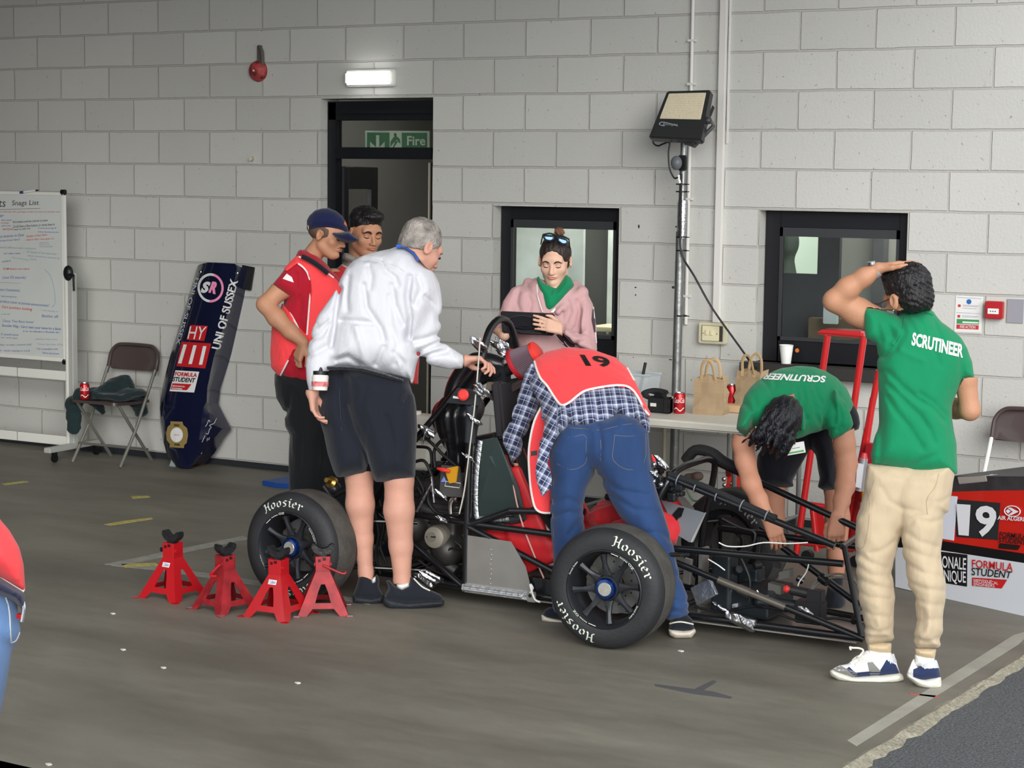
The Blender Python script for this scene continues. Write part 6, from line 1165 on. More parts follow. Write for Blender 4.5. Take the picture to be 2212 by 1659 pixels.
# ================= people =================
def cv(L, x0, y0, s): return [(x0+p[0]/s, y0+p[1]/s) for p in L]
cC = lambda L: cv(L, 540, 430, 3.319); cG = lambda L: cv(L, 1560, 780, 5.925); cA = lambda L: cv(L, 1740, 540, 3.606); cB_ = lambda L: cv(L, 1740, 980, 2.962)
cD = lambda L: cv(L, 880, 660, 3.770); cE = lambda L: cv(L, 1060, 780, 5.183); cJ = lambda L: cv(L, 1040, 420, 4.365); cH = lambda L: cv(L, 560, 440, 8.295); cI = lambda L: cv(L, 740, 440, 8.295); cF5 = lambda L: cv(L, 500, 880, 3.456)
def cloth(nm, rgb, **k): k.setdefault('rough', .85); k.setdefault('sheen', .15); k.setdefault('bump', .3); k.setdefault('bscale', 9); k['bscale'] = min(k['bscale'], 14) if k['bscale'] < 100 else 11; k['bump'] = .38; k.setdefault('bdist', .03); k.setdefault('stretch', (1, 1, .4)); k.setdefault('spec', .25); return mat(nm, rgb, **k)
def skinmat(nm, rgb):
    m = mat(nm, rgb, rough=.55, spec=.4, bump=.12, bscale=90, var=.07, vscale=11); b = m.node_tree.nodes['Principled BSDF']; b.inputs['Subsurface Weight'].default_value = .12; b.inputs['Subsurface Radius'].default_value = (.012, .005, .003); return m
SK1 = skinmat('skin_warm', (188, 134, 108)); SK2 = skinmat('skin_tan', (186, 136, 106)); SK3 = skinmat('skin_fair', (218, 176, 152)); SK4 = skinmat('skin_pink', (198, 148, 128)); SK5 = skinmat('skin_beige', (196, 146, 116))
HBLK = mat('black_hair', (22, 20, 22), .45, bump=.9, bscale=90, stretch=(1, 1, .3)); HBRN = mat('dark_brown_hair', (44, 34, 30), .45, bump=.8, bscale=90, stretch=(1, 1, .3))
VEST = cloth('hi_vis_coral', (246, 70, 74), bump=.15, rough=.7); PIPE = mat('white_piping', (232, 226, 222), .6)
LIPC = mat('lip_pink', (176, 108, 98), .5); BROW = mat('eyebrow_dark', (36, 28, 26), .8); EYED = mat('eye_dark', (24, 20, 20), .3); EYEW = mat('eye_white', (214, 208, 200), .3)
def limb(s, pts, k=.02, **kw):   # pts: (x,y,depth,radius)
    for a, b in zip(pts[:-1], pts[1:]): s.cone(PX(*a[:3]), PX(*b[:3]), a[3], b[3], k, **kw)
    return s
def hand(s, w, d, palm, thumb, curl=.5, sc=1., tc=.4, spread=.06):
    d = nrm(d); t = nrm(np.array(thumb)-d*(np.array(thumb)@d)); n = np.cross(d, t); n = n if n@np.array(palm) > 0 else -n
    w = np.array(w)
    for i, (y, L_) in enumerate(((.027, (.040, .025, .019)), (.009, (.044, .029, .020)), (-.009, (.041, .027, .019)), (-.026, (.032, .020, .017)))):
        kn = w+(d*.082*(1-.04*i*i/3)+t*y)*sc; s.cone(w+t*y*.55*sc-n*.002, kn, .0155*sc, .0115*sc, .012)
        a = 0; p = kn; dd = nrm(d+t*spread*(1.5-i)); r = .0092-.0006*(i == 3)
        for j, l in enumerate(L_):
            a += (curl[i] if hasattr(curl, '__len__') else curl)*(1.0 if j else .8); v = dd*math.cos(a)+n*math.sin(a); q = p+v*l*sc; s.cone(p, q, r*sc, (r-.001)*sc, .003); p = q; r -= .0009
    p0 = w+(d*.018+t*.018+n*.006)*sc; p1 = w+(d*.045+t*.042+n*(.010+.02*tc))*sc; p2 = p1+nrm(d*.8+t*(.45-.6*tc)+n*.5*tc)*.032*sc; p3 = p2+nrm(d*.95+t*(.1-.5*tc)+n*.6*tc)*.026*sc
    s.cone(p0, p1, .015*sc, .0125*sc, .010); s.cone(p1, p2, .0115*sc, .0100*sc, .004); s.cone(p2, p3, .0100*sc, .0080*sc, .003); return s
class Head:
    def __init__(h, c, f, u, sc=1.): h.c = np.array(c); h.f = nrm(f); h.u = nrm(np.array(u)-h.f*(np.array(u)@h.f)); h.r = np.cross(h.f, h.u); h.sc = sc; h.ax = (h.r, h.f, h.u)
    def p(h, x, y, z): return h.c+(h.r*x+h.f*y+h.u*z)*h.sc
    def build(h, s, neck=None, nr=.058, jaw=1., beard=0):
        k = h.sc; e = lambda c, r, kk=.012, op='u': s.ell(h.p(*c), [v*k for v in r], h.ax, kk, op)
        co_ = lambda a, b, ra, rb, kk=.01, op='u', **q: s.cone(h.p(*a), h.p(*b), ra*k, rb*k, kk, op=op, **q)
        if neck is not None: s.cone(h.p(0, -.022, -.045), neck, nr*k, nr*1.12, .02)
        e((0, -.014, .034), (.073, .094, .086)); e((0, .026, -.028), (.060*jaw, .064, .080), .02); co_((0, .022, -.066), (0, .058, -.092), .043*jaw, .022, .02)
        for sx in (-1, 1): co_((sx*.045*jaw, .0, -.055), (sx*.016, .060, -.092), .020, .016, .02); e((sx*.040, .058, -.022), (.021, .020, .020), .02)
        e((0, .070, .030), (.050, .022, .024), .02); co_((-.040, .075, .021), (.040, .075, .021), .009, .009, .012)
        for sx in (-1, 1): e((sx*.031, .094, .001), (.017, .014, .011), .012, 's'); e((sx*.031, .074, .001), (.0135, .0125, .0115), .004)
        co_((0, .084, .010), (0, .107, -.030), .0075, .0105, .008)
        for sx in (-1, 1): e((sx*.0115, .096, -.034), (.0075, .011, .007), .006)
        e((0, .086, -.055), (.022, .014, .012), .010); e((0, .0945, -.0520), (.021, .0075, .0042), .003); e((0, .0925, -.0600), (.017, .0080, .0050), .003); e((0, .100, -.0562), (.020, .006, .0010), .002, 's'); e((0, .078, -.088), (.019, .017, .015), .012)
        for sx in (-1, 1):
            a = (h.r*sx*.95+h.f*-.3, h.f*.95+h.r*sx*.3, h.u); s.ell(h.p(sx*.078, -.010, -.004), [.008*k, .019*k, .031*k], a, .006); s.ell(h.p(sx*.084, -.006, .002), [.006*k, .010*k, .017*k], a, .004, 's'); s.ell(h.p(sx*.078, .004, -.012), [.006*k, .006*k, .009*k], a, .004)
        return s
    def features(h, bv, parent, brow=BROW, wid=.0035, eyes='down', lips=LIPC, moust=None):
        def q(x, z, off=.0008):
            g = bv.ray_cast(Vector(h.p(x, .2, z)), Vector(-h.f)); return None if g[0] is None else np.array(g[0])+h.f*off*h.sc
        def st(pts, r, m_, nm, flat=None):
            P = [q(*p) for p in catmull([np.array(p) for p in pts], 4)]; P = [p for p in P if p is not None]
            if len(P) > 1: m = M(); m.tube(P, r, 6, flat=flat); m.build(nm, m_, parent)
        for sx in (-1, 1):
            st([(sx*.013, .017), (sx*.025, .024), (sx*.038, .023), (sx*.049, .015)], [wid, wid*1.25, wid, wid*.4], brow, 'eyebrow')
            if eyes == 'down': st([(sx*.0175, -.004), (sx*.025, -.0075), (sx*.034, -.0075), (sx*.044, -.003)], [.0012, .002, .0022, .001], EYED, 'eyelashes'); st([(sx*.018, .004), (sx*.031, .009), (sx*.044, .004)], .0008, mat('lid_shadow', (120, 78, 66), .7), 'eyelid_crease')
        st([(-.020, -.0535), (-.008, -.0510), (0, -.0522), (.008, -.0510), (.020, -.0535)], [.0008, .0024, .002, .0024, .0008], lips, 'upper_lip'); st([(-.016, -.0588), (0, -.0615), (.016, -.0588)], [.0008, .0034, .0008], lips, 'lower_lip')
        if moust: st([(-.024, -.050), (-.010, -.0435), (0, -.0445), (.010, -.0435), (.024, -.050)], [.001, .003, .0028, .003, .001], moust, 'moustache')
GARM = []; BQ = []; CLN = {'shirt', 'polo_shirt', 'plaid_shirt', 'shirt_sleeve', 'trousers', 'jeans', 'shorts', 'hoodie', 'hooded_jacket', 'navy_top', 'shoe_upper', 'sock', 'ribbed_cuff', 'collar', 'waistband'}
def flushb():
    while BQ:
        s, m_, p, polys, sph, feat = BQ.pop(); fs = []
        for pl in polys: t = S(); t.puff(pl, 9., 20., R=.001); fs.append(t.ops[0][2])
        g = [S() for _ in GARM]
        for a, b in zip(g, GARM): a.ops = [o for o in b.ops if o[4] in 'us']
        def fn(P):
            ex = np.zeros(len(P), bool)
            for f in fs: ex |= f(P) < 0
            for c, r in sph: ex |= ((P-c)**2).sum(1) < r*r
            v = np.full(len(P), -.5); i = np.nonzero(~ex)[0]
            if len(i): Q = P[i]; v[i] = np.min([a.field(Q) for a in g], 0)+.028
            return v
        s.ops.append((None, None, fn, 0, 'i')); sob(s, 'body', m_, p)
        if feat: feat(bvh(s))
    GARM.clear()
def bodyq(s, m_, p, polys, sph=(), feat=None): BQ.append((s, m_, p, polys, sph, feat))
def person(label, ref, nm='person'):
    flushb()
    o = thing(nm, label, 'person', (ref[0], ref[1], 0)); return o
def sob(s, nm, m_, p, rel=1):
    o = sdf_obj(s, nm, m_, p, rel); LAST[0] = o
    if nm in CLN: GARM.append(s)
    return o
def over(s0, t=.011):
    s = S(s0.vox); s.ops = list(s0.ops); s.disp(lambda P: -t+0*P[:, 0]); return s
def floorcut(s): return s.plane((0, 0, .001), (0, 0, -1))
def prismany(s, polys, off=0.):
    fs = []
    for pl in polys: t = S(); t.puff(pl, 9., 20., R=.001); fs.append(t.ops[0][2])
    s.ops.append((None, None, lambda P: np.min([f(P) for f in fs], 0)+off, 0, 'i')); return s
def seam(s, L_, mt, p, nm='seam', r=.0013, off=.0, sm=4, flat=None): m = M(); stroke_on(m, L_, bvh(s), r, off, sm, flat); 
def strokes(bv, LL, mt, p, nm, r=.0015, off=0., sm=4):
    for L_ in LL:
        m = M(); stroke_on(m, L_, bv, r, off, sm)
        if m.V: m.build(nm, mt, p)
# ---------- G: man in green polo, hand on head ----------
GP = cloth('green_polo', (14, 128, 84), bump=.2, bscale=260); g = person('person in green polo and khaki trousers standing with one hand on his head', PG(1932, 1476)); d = 7.75
cr = [((1885, 715, d), (1900, 760, d)), ]
fold_g = creases([([(*p, d-.1) for p in cA(L)], a) for L, a in (([(620, 830), (700, 760), (760, 650), (755, 520)], 1), ([(600, 520), (650, 600), (690, 690)], .8), ([(560, 530), (570, 620), (600, 700)], .8), ([(800, 530), (840, 620), (860, 700)], .7), ([(860, 510), (900, 580), (920, 640)], .6), ([(1020, 560), (1030, 620), (1050, 690)], .8), ([(640, 950), (760, 1080), (860, 1160), (980, 1230), (1090, 1330)], 1), ([(640, 1050), (760, 1180), (880, 1290), (960, 1400), (1000, 1500)], 1), ([(640, 1150), (700, 1260), (800, 1380), (900, 1540)], 1), ([(615, 950), (610, 1200), (600, 1500), (585, 1640)], .9), ([(880, 1120), (1000, 1200), (1100, 1290)], .7), ([(690, 740), (760, 800), (900, 860)], -.4), ([(800, 1700), (900, 1640), (1000, 1600)], .5), ([(1000, 620), (1000, 780), (1040, 900)], .4))], .012, .010)
s = S(.006); s.puff(cA([(735, 505), (780, 482), (840, 462), (960, 458), (1010, 500), (1060, 560), (1130, 610), (1200, 680), (1245, 770), (1250, 860), (1232, 960), (1210, 1040), (1172, 1130), (1145, 1210), (1144, 1310), (1160, 1420), (1178, 1510), (1178, 1600), (1182, 1745), (983, 1770), (780, 1735), (628, 1695), (520, 1675), (505, 1600), (530, 1470), (558, 1340), (552, 1250), (553, 1000), (562, 760), (600, 640), (610, 560), (650, 510)]), d, .125, .105)
s.puff(cA([(470, 452), (560, 464), (660, 490), (760, 522), (740, 620), (690, 740), (622, 832), (545, 725), (470, 690), (458, 600), (455, 500)]), d-.03, .07, .06, k=.02); s.puff(cA([(1150, 640), (1210, 690), (1258, 765), (1300, 870), (1318, 997), (1225, 1004), (1200, 940), (1160, 800)]), d-.01, .065, .06, k=.02)
s.disp(fold_g); s.disp(folds(.0025, 12, CU, seed=2)); go = sob(s, 'polo_shirt', GP, g); gb = bvh(s)
m = M(); letter_on(m, 'SCRUTINEER', cA([(835, 640), (1228, 738), (1222, 842), (822, 742)]), gb, .0025, bold=.035); m.build('lettering', WHT, g, smooth=False)
strokes(gb, [cA([(458, 655), (545, 700)]), cA([(1224, 985), (1270, 985), (1317, 975)]), cA([(528, 1655), (640, 1675), (790, 1712), (985, 1748), (1180, 1722)]), cA([(622, 832), (690, 745), (745, 640), (765, 520)])], mat('green_seam', (10, 96, 64), .9), g, 'stitched_seam', .0012)
s = S(.005); s.puff(cA([(775, 505), (800, 475), (850, 452), (960, 448), (1008, 492), (1016, 548), (985, 528), (930, 512), (850, 512), (800, 530)]), d+.0, .085, .03); sob(s, 'collar', GP, g)
h = Head(PX(*cA([(800, 385)])[0], 7.70), DV(-.45, -.18, .87), DV(-.22, .95, .18), 1.06)
s = S(.0042); h.build(s, PX(*cA([(890, 530)])[0], 7.76)); E_ = lambda u, v, z, r: (*cA([(u, v)])[0], z, r)
limb(s, [E_(560, 560, 7.76, .058), E_(400, 480, 7.76, .056), E_(225, 395, 7.74, .043), E_(330, 300, 7.72, .044), E_(460, 210, 7.70, .036), E_(560, 148, 7.69, .027)]); hand(s, PX(*cA([(565, 145)])[0], 7.69), DV(.96, .20, .05), DV(.1, -1, .1), DV(.1, .1, -1), .16, 1., .1)
limb(s, [E_(1215, 800, 7.74, .046), E_(1244, 1000, 7.74, .045), E_(1282, 1250, 7.74, .038), E_(1170, 1235, 7.86, .040), E_(1020, 1190, 8.0, .028)]); hand(s, PX(*cA([(1010, 1185)])[0], 8.01), DV(-.8, .3, .4), DV(-.3, 0, -1), DV(0, 1, .2), .5)
s.cone(PX(1955, 745, d), PX(1960, 900, d), .11, .11, .04, CF, .7); s.cone(PX(1960, 900, d), PX(1950, 1020, d), .11, .13, .04, CF, .7)
for L_ in ([(1920, 1060, 7.76, .09), (1890, 1240, 7.78, .06), (1900, 1400, 7.80, .038)], [(1990, 1060, 7.72, .09), (2015, 1240, 7.70, .06), (2005, 1400, 7.70, .038)]): limb(s, L_)
bodyq(s, SK2, g, [[(1750, 530), (2045, 530), (2030, 655), (2012, 670), (1985, 668), (1935, 672), (1900, 668), (1872, 664), (1870, 735), (1880, 742), (1860, 765), (1750, 700)], [(2082, 816), (2130, 813), (2130, 940), (2040, 940), (2050, 870)]])
s = S(.0045); k = h.sc; s.ell(h.p(0, -.018, .058), [.082*k, .098*k, .082*k], h.ax); s.ell(h.p(0, -.045, .0), [.070*k, .066*k, .072*k], h.ax, .02); s.ell(h.p(0, .03, .10), [.07, .06, .045], h.ax, .02)
s.plane(h.p(0, .055, -.02), h.f*.8-h.u*.6); s.plane(h.p(0, 0, -.058), -h.u)
for sx in (-1, 1): s.ell(h.p(sx*.088, .006, -.008), [.022, .026, .036], h.ax, .004, 's')
s.disp(lambda P: .003*np.sin(P@h.r*190+3*np.sin(P@h.u*90))*np.sin(P@h.f*170+3*np.sin(P@h.r*110)+2*np.sin(P@h.u*70))+.002*np.sin(P@h.u*260+P@h.r*170+2*np.sin(P@h.f*90))); sob(s, 'hair', HBLK, g)
m = M(); m.tube([h.p(-.078, .0, .012), h.p(-.074, .06, .010), h.p(-.068, .098, .008)], .0022, 6); m.tube([h.p(-.068+.022*math.cos(a)*1.0, .104, -.004+.018*math.sin(a)) for a in np.linspace(0, 6.28, 16)], .0018, 6, closed=False); m.build('spectacles', mat('spectacle_frame', (70, 30, 36), .3), g); M().sph(h.p(-.082, -.002, -.036), .004, 8).build('earring', SIL, g)
a, b = PX(*cA([(540, 118)])[0], 7.69), PX(*cA([(590, 170)])[0], 7.69); w0 = PX(*cA([(520, 170)])[0], 7.70); w1 = PX(*cA([(580, 140)])[0], 7.69); m = M(); m.lathe([(.029, -.011), (.032, -.009), (.032, .009), (.029, .011)], (w0+w1)/2, w1-w0, 24, True); m.build('watch_strap', mat('silver_band', (190, 194, 200), .35, metal=.4), g); m = M(); cw = PX(*cA([(515, 110)])[0], 7.68); m.cyl(cw-DV(.4, .8, .2)*.002, cw+DV(-.3, .9, -.2)*.010, .017, seg=20); m.build('watch_face', SIL, g)
KH = cloth('khaki_trousers', (188, 170, 142), bump=.5, bscale=16, rough=.8)
lp = cB_([(392, 60), (375, 250), (325, 420), (315, 600), (322, 760), (338, 900), (362, 1040), (376, 1120), (374, 1160), (396, 1222), (548, 1200), (568, 1180), (560, 1140), (566, 1000), (576, 920), (562, 840), (546, 760), (570, 680), (592, 600), (610, 520), (720, 400), (760, 250), (700, 60)])
rp = cB_([(600, 100), (560, 300), (612, 510), (625, 640), (645, 760), (652, 840), (698, 900), (700, 960), (710, 1060), (690, 1160), (693, 1200), (715, 1240), (850, 1240), (864, 1225), (855, 1190), (880, 1130), (882, 1000), (897, 900), (900, 830), (890, 760), (868, 690), (862, 620), (880, 500), (892, 385), (918, 375), (935, 250), (958, 130), (962, 40), (760, 60)])
s = S(.006); s.puff(lp, [(1880, 1000, 7.75), (1880, 1400, 7.79), (1990, 1000, 7.75)], .10, .08); s.puff(rp, [(1990, 1000, 7.74), (1990, 1400, 7.70), (1900, 1000, 7.74)], .10, .08, k=.012)
kc = [([(*p, 7.66) for p in cB_(L)], a) for L, a in (([(700, 400), (770, 390), (790, 340), (850, 150)], 1), ([(610, 520), (680, 420), (700, 390)], 1.2), ([(490, 220), (530, 300), (620, 350), (720, 370)], .9), ([(560, 130), (680, 160), (830, 190)], .6), ([(345, 640), (420, 700), (540, 740)], 1), ([(340, 720), (430, 780), (560, 800)], 1), ([(335, 800), (440, 850), (570, 880)], 1), ([(345, 880), (420, 930), (560, 940)], 1), ([(370, 1000), (440, 1040), (560, 1060)], .9), ([(380, 1120), (470, 1150), (560, 1140)], 1.2), ([(385, 1180), (470, 1190), (560, 1190)], 1), ([(640, 500), (720, 560), (850, 600)], 1), ([(640, 600), (740, 650), (860, 680)], .9), ([(650, 700), (740, 760), (890, 790)], .9), ([(660, 820), (760, 860), (895, 880)], 1), ([(700, 930), (780, 960), (880, 970)], .8), ([(700, 1080), (780, 1060), (880, 1060)], .7), ([(695, 1180), (770, 1200), (860, 1180)], 1.2), ([(420, 640), (500, 620), (590, 560)], .9), ([(720, 420), (800, 440), (880, 420)], .9), ([(780, 300), (860, 310), (930, 280)], .7), ([(460, 1000), (450, 1080), (470, 1130)], .6), ([(740, 990), (760, 1060), (740, 1120)], .6))]
s.disp(creases(kc, .011, .0055)); s.disp(folds(.0045, 15, DV(1, .3, 0), seed=9, st=2)); sob(s, 'trousers', KH, g); kb = bvh(s)
strokes(kb, [cB_([(400, 240), (412, 330), (400, 480), (372, 600), (330, 600)]), cB_([(350, 270), (335, 400), (325, 440)]), cB_([(850, 130), (830, 210), (775, 290), (780, 390)]), cB_([(470, 80), (430, 200), (390, 330)])], mat('khaki_seam', (160, 142, 110), .9), g, 'stitched_seam', .0014)
for L_, dd in (([(392, 1215), (470, 1206), (552, 1210), (548, 1278), (470, 1284), (400, 1262)], 7.79), ([(700, 1246), (770, 1244), (836, 1250), (828, 1312), (770, 1312), (708, 1292)], 7.70)): s = S(.005); s.puff(cB_(L_), dd, .05, .045); s.disp(lambda P: .0012*np.sin(P@CR*520)); sob(s, 'ribbed_cuff', cloth('khaki_cuff', (196, 176, 142)), g)
for L_, dd in (([(400, 1250), (550, 1270), (560, 1330), (470, 1360), (400, 1300)], 7.79), ([(700, 1280), (830, 1300), (820, 1340), (740, 1370), (700, 1350)], 7.71)): s = S(.005); s.puff(cB_(L_), dd, .045, .04); sob(s, 'sock', WHT, g)
NV = cloth('shoe_navy', (38, 50, 84)); SOLE = mat('shoe_sole_white', (216, 214, 200), .6, bump=.3, bscale=60); GREYS = cloth('shoe_grey', (126, 126, 122)); SHW = cloth('shoe_white', (228, 226, 228))
def shoe(p, cvf, up, so, dd, T, patches=(), laces=(), um=None, sm_=None):
    s = S(.0045); s.puff(cvf(so), dd, T, T*.55, k=.004); floorcut(s); sob(s, 'shoe_sole', sm_, p); s = S(.0045); s.puff(cvf(up), dd, T*.92, T*.8, k=.004); floorcut(s); o = sob(s, 'shoe_upper', um, p); b_ = bvh(s)
    for mt, pl in patches:
        m = M(); patch_on(m, cvf(pl), b_, .002, 4)
        if m.V: m.build('shoe_panel', mt, p)
    for L_ in laces: m = M(); stroke_on(m, cvf(L_), b_, .0035, .002, 4); m.V and m.build('shoelace', SOLE, p)
    return b_
shoe(g, cB_, [(165, 1400), (175, 1375), (215, 1355), (270, 1345), (310, 1310), (345, 1285), (395, 1255), (430, 1285), (500, 1310), (565, 1275), (582, 1330), (605, 1410), (480, 1425), (300, 1436)], [(153, 1390), (162, 1420), (210, 1452), (330, 1480), (480, 1488), (590, 1472), (632, 1448), (622, 1415), (600, 1400), (500, 1412), (300, 1425), (170, 1378)], 7.79, .048, [(GREYS, [(165, 1400), (175, 1375), (215, 1355), (260, 1375), (330, 1400), (330, 1438), (240, 1428)]), (NV, [(262, 1378), (280, 1365), (320, 1400), (400, 1392), (480, 1395), (480, 1422), (330, 1434)]), (NV, [(520, 1320), (575, 1350), (600, 1408), (465, 1422), (480, 1380)]), (GREYS, [(395, 1335), (430, 1335), (480, 1390), (470, 1420), (415, 1425)]), (mat('pale_heel', (196, 200, 204), .5), [(540, 1290), (568, 1280), (582, 1335), (545, 1345), (520, 1320)])], [[(300, 1330), (330, 1290), (380, 1290), (400, 1280)], [(290, 1340), (350, 1310), (420, 1320)], [(330, 1300), (360, 1330), (410, 1305)], [(320, 1350), (370, 1320), (430, 1330)]], SHW, SOLE)
shoe(g, cB_, [(650, 1410), (655, 1385), (690, 1310), (720, 1370), (770, 1320), (840, 1320), (855, 1370), (862, 1440), (740, 1460), (680, 1440)], [(645, 1400), (650, 1430), (720, 1490), (770, 1512), (830, 1515), (872, 1500), (868, 1430), (850, 1425), (760, 1440), (720, 1430), (660, 1405)], 7.71, .052, [(NV, [(690, 1380), (740, 1360), (760, 1375), (850, 1370), (860, 1438), (740, 1455), (690, 1430)]), (mat('pale_heel', (0, 0, 0)), [(748, 1330), (835, 1322), (850, 1372), (760, 1378)])], [[(650, 1390), (670, 1320), (690, 1290)], [(665, 1400), (685, 1340), (695, 1310)]], SHW, SOLE)
m = M(); m.tube([PX(*p, 7.72) for p in cB_([(340, 1300), (370, 1262), (345, 1245), (300, 1242), (284, 1238), (290, 1256)])], .004, 8, 5); m.build('loose_lace', SOLE, g)
# ---------- A: man in white shirt ----------
a_ = person('grey haired person in white shirt and navy shorts leaning over the car engine', PG(840, 1306)); WS = cloth('white_shirt', (206, 207, 212), bump=.2, bscale=18, sheen=.1, rough=.7)
s = S(.006); d = 8.93
s.puff(cC([(1050, 342), (1000, 358), (900, 380), (800, 410), (740, 442), (690, 495), (650, 570), (630, 680), (618, 800), (590, 900), (570, 1000), (560, 1100), (557, 1190), (640, 1200), (780, 1212), (900, 1240), (1000, 1262), (1100, 1295), (1165, 1328), (1178, 1290), (1192, 1200), (1210, 1140), (1200, 1000), (1260, 900), (1330, 760), (1340, 640), (1315, 545), (1262, 480), (1215, 440), (1180, 385), (1110, 348)]), d, .15, .13)
s.puff(cC([(700, 500), (640, 600), (590, 690), (540, 760), (490, 830), (452, 920), (430, 1000), (410, 1100), (400, 1200), (405, 1300), (425, 1386), (468, 1376), (490, 1300), (600, 1200), (650, 1000), (690, 880), (730, 760), (760, 620)]), d-.04, .06, .05, k=.02)
s.puff(cC([(1265, 500), (1320, 540), (1355, 600), (1372, 680), (1380, 760), (1376, 860), (1366, 980), (1400, 1036), (1480, 1092), (1532, 1125), (1540, 1165), (1520, 1214), (1430, 1218), (1300, 1196), (1222, 1150), (1140, 1065), (1128, 980), (1150, 850), (1170, 740), (1200, 600)]), [(900, 600, d-.03), (1000, 790, d+.06), (880, 780, d-.02)], .062, .055, k=.02)
s.disp(creases([([(*p, d-.12) for p in cC(L)], a) for L, a in (([(640, 870), (760, 880), (880, 890)], .8), ([(820, 620), (840, 780), (940, 930), (960, 1010)], .9), ([(1020, 620), (1040, 760), (1100, 900)], .7), ([(1150, 560), (1130, 700), (1150, 850), (1130, 1000)], 1.3), ([(850, 480), (870, 560), (860, 640)], .7), ([(940, 450), (980, 520), (1040, 560), (1060, 620)], .7), ([(1200, 560), (1230, 640), (1180, 760)], .8), ([(640, 640), (610, 800), (600, 900), (570, 1050)], 1.4), ([(480, 900), (540, 860), (600, 800)], .7), ([(440, 1000), (500, 980), (560, 900)], .7), ([(420, 1120), (470, 1100), (540, 1060)], .6), ([(960, 1060), (900, 1180)], .7), ([(600, 1150), (700, 1130), (780, 1180)], .7), ([(1040, 1100), (1100, 1180), (1130, 1290)], .7), ([(1200, 1100), (1280, 1060), (1360, 1020)], 1), ([(1230, 1140), (1300, 1110), (1400, 1090)], 1), ([(1170, 1020), (1260, 1000), (1360, 960)], .8), ([(1250, 700), (1320, 760), (1350, 860)], .7), ([(700, 560), (690, 700), (700, 800)], .6), ([(1000, 700), (1010, 900), (1060, 1040), (1040, 1180)], .5), ([(760, 920), (800, 1040), (820, 1150)], -.5), ([(820, 430), (900, 440), (1000, 470), (1080, 520)], .5))], .014, .020)); s.disp(folds(.003, 12, CU, seed=4)); sob(s, 'shirt', WS, a_); ab = bvh(s)
strokes(ab, [cC([(760, 430), (850, 425), (960, 450), (1080, 500), (1130, 545)]), cC([(1150, 560), (1130, 700), (1150, 850)]), cC([(1455, 1095), (1475, 1150), (1460, 1210)])], mat('shirt_seam', (190, 190, 194), .9), a_, 'stitched_seam', .0013)
s = S(.005); s.puff(cC([(1045, 345), (1075, 322), (1130, 325), (1180, 355), (1215, 400), (1222, 445), (1190, 420), (1130, 372), (1085, 352)]), d, .088, .03); sob(s, 'collar', WS, a_); cb_ = bvh(s)
m = M(); m.tube([PX(*p, d-.088) for p in cC([(1050, 340), (1100, 336), (1150, 362), (1190, 400), (1212, 440)])], .0095, 8, 5, flat=None); m.build('lanyard', mat('lanyard_blue', (44, 96, 188), .6), a_)
h = Head(PX(*cC([(1222, 352)])[0], 8.90), DV(.70, -.46, .54), DV(.42, .88, .24), 1.07)
s = S(.0042); h.build(s, PX(*cC([(1120, 425)])[0], 8.93), .056, 1.05)
def Ec(u, v, z, r): return (*cC([(u, v)])[0], z, r)
hand(s, PX(*cC([(1525, 1158)])[0], 8.99), DV(.97, .05, .1), DV(.1, -1, .1), DV(.2, -.2, .9), (.5, .75, .9, .95), 1.08, .6); limb(s, [Ec(1250, 640, d, .05), Ec(1270, 1090, d+.0, .042), Ec(1528, 1160, 8.99, .029)])
hand(s, PX(*cC([(448, 1390)])[0], 8.88), DV(.12, -1, 0), DV(.95, 0, .3), DV(.2, 0, 1), .55, 1.05); limb(s, [Ec(690, 600, d, .055), Ec(520, 1000, 8.9, .045), Ec(447, 1385, 8.88, .029)])
s.cone(PX(*cC([(960, 640)])[0], d), PX(*cC([(850, 1150)])[0], d), .14, .15, .04, CF, .7)
limb(s, [(775, 950, 9.0, .09), (776, 1030, 9.04, .064), (778, 1090, 9.06, .066), (784, 1165, 9.09, .047), (790, 1235, 9.1, .034), (790, 1285, 9.1, .034)]); limb(s, [(855, 950, 8.95, .09), (862, 1035, 8.96, .067), (862, 1102, 8.98, .070), (866, 1180, 9.0, .054), (869, 1255, 9.01, .039), (872, 1300, 9.01, .036)])
bodyq(s, SK4, a_, [[(840, 460), (1000, 460), (1000, 622), (945, 600), (920, 578), (908, 564), (895, 545), (878, 534), (858, 530)], [(1002, 735), (1100, 735), (1100, 840), (1002, 840)], [(640, 842), (708, 842), (708, 930), (640, 930)], [(728, 1018), (905, 1018), (905, 1262), (728, 1262)]], (), lambda hb, h=h: (h.features(hb, a_, mat('dark_brow', (60, 54, 52), .8)), M().sph(h.p(.033, .088, .0), (.004, .012, .006), 10).build('eye', EYED, a_)))
s = S(.0045); k = h.sc; s.ell(h.p(0, -.018, .042), [.079*k, .095*k, .088*k], h.ax); s.ell(h.p(0, -.04, -.01), [.068*k, .064*k, .062*k], h.ax, .02); s.plane(h.p(0, .050, .02), h.f*.9-h.u*.45); s.plane(h.p(0, -.05, -.030), -h.u*.9+h.f*.3)
for sx in (-1, 1): s.ell(h.p(sx*.086, .004, -.012), [.022, .026, .034], h.ax, .004, 's')
s.disp(lambda P: .002*np.sin(P@h.r*170+2*np.sin(P@h.u*60))*np.sin(P@h.f*120+2*np.sin(P@h.r*70))); sob(s, 'hair', mat('grey_hair', (150, 143, 136), .6, bump=.9, bscale=110, var=.5, vscale=22), a_)
NS = cloth('navy_shorts', (24, 28, 38), bump=.15)
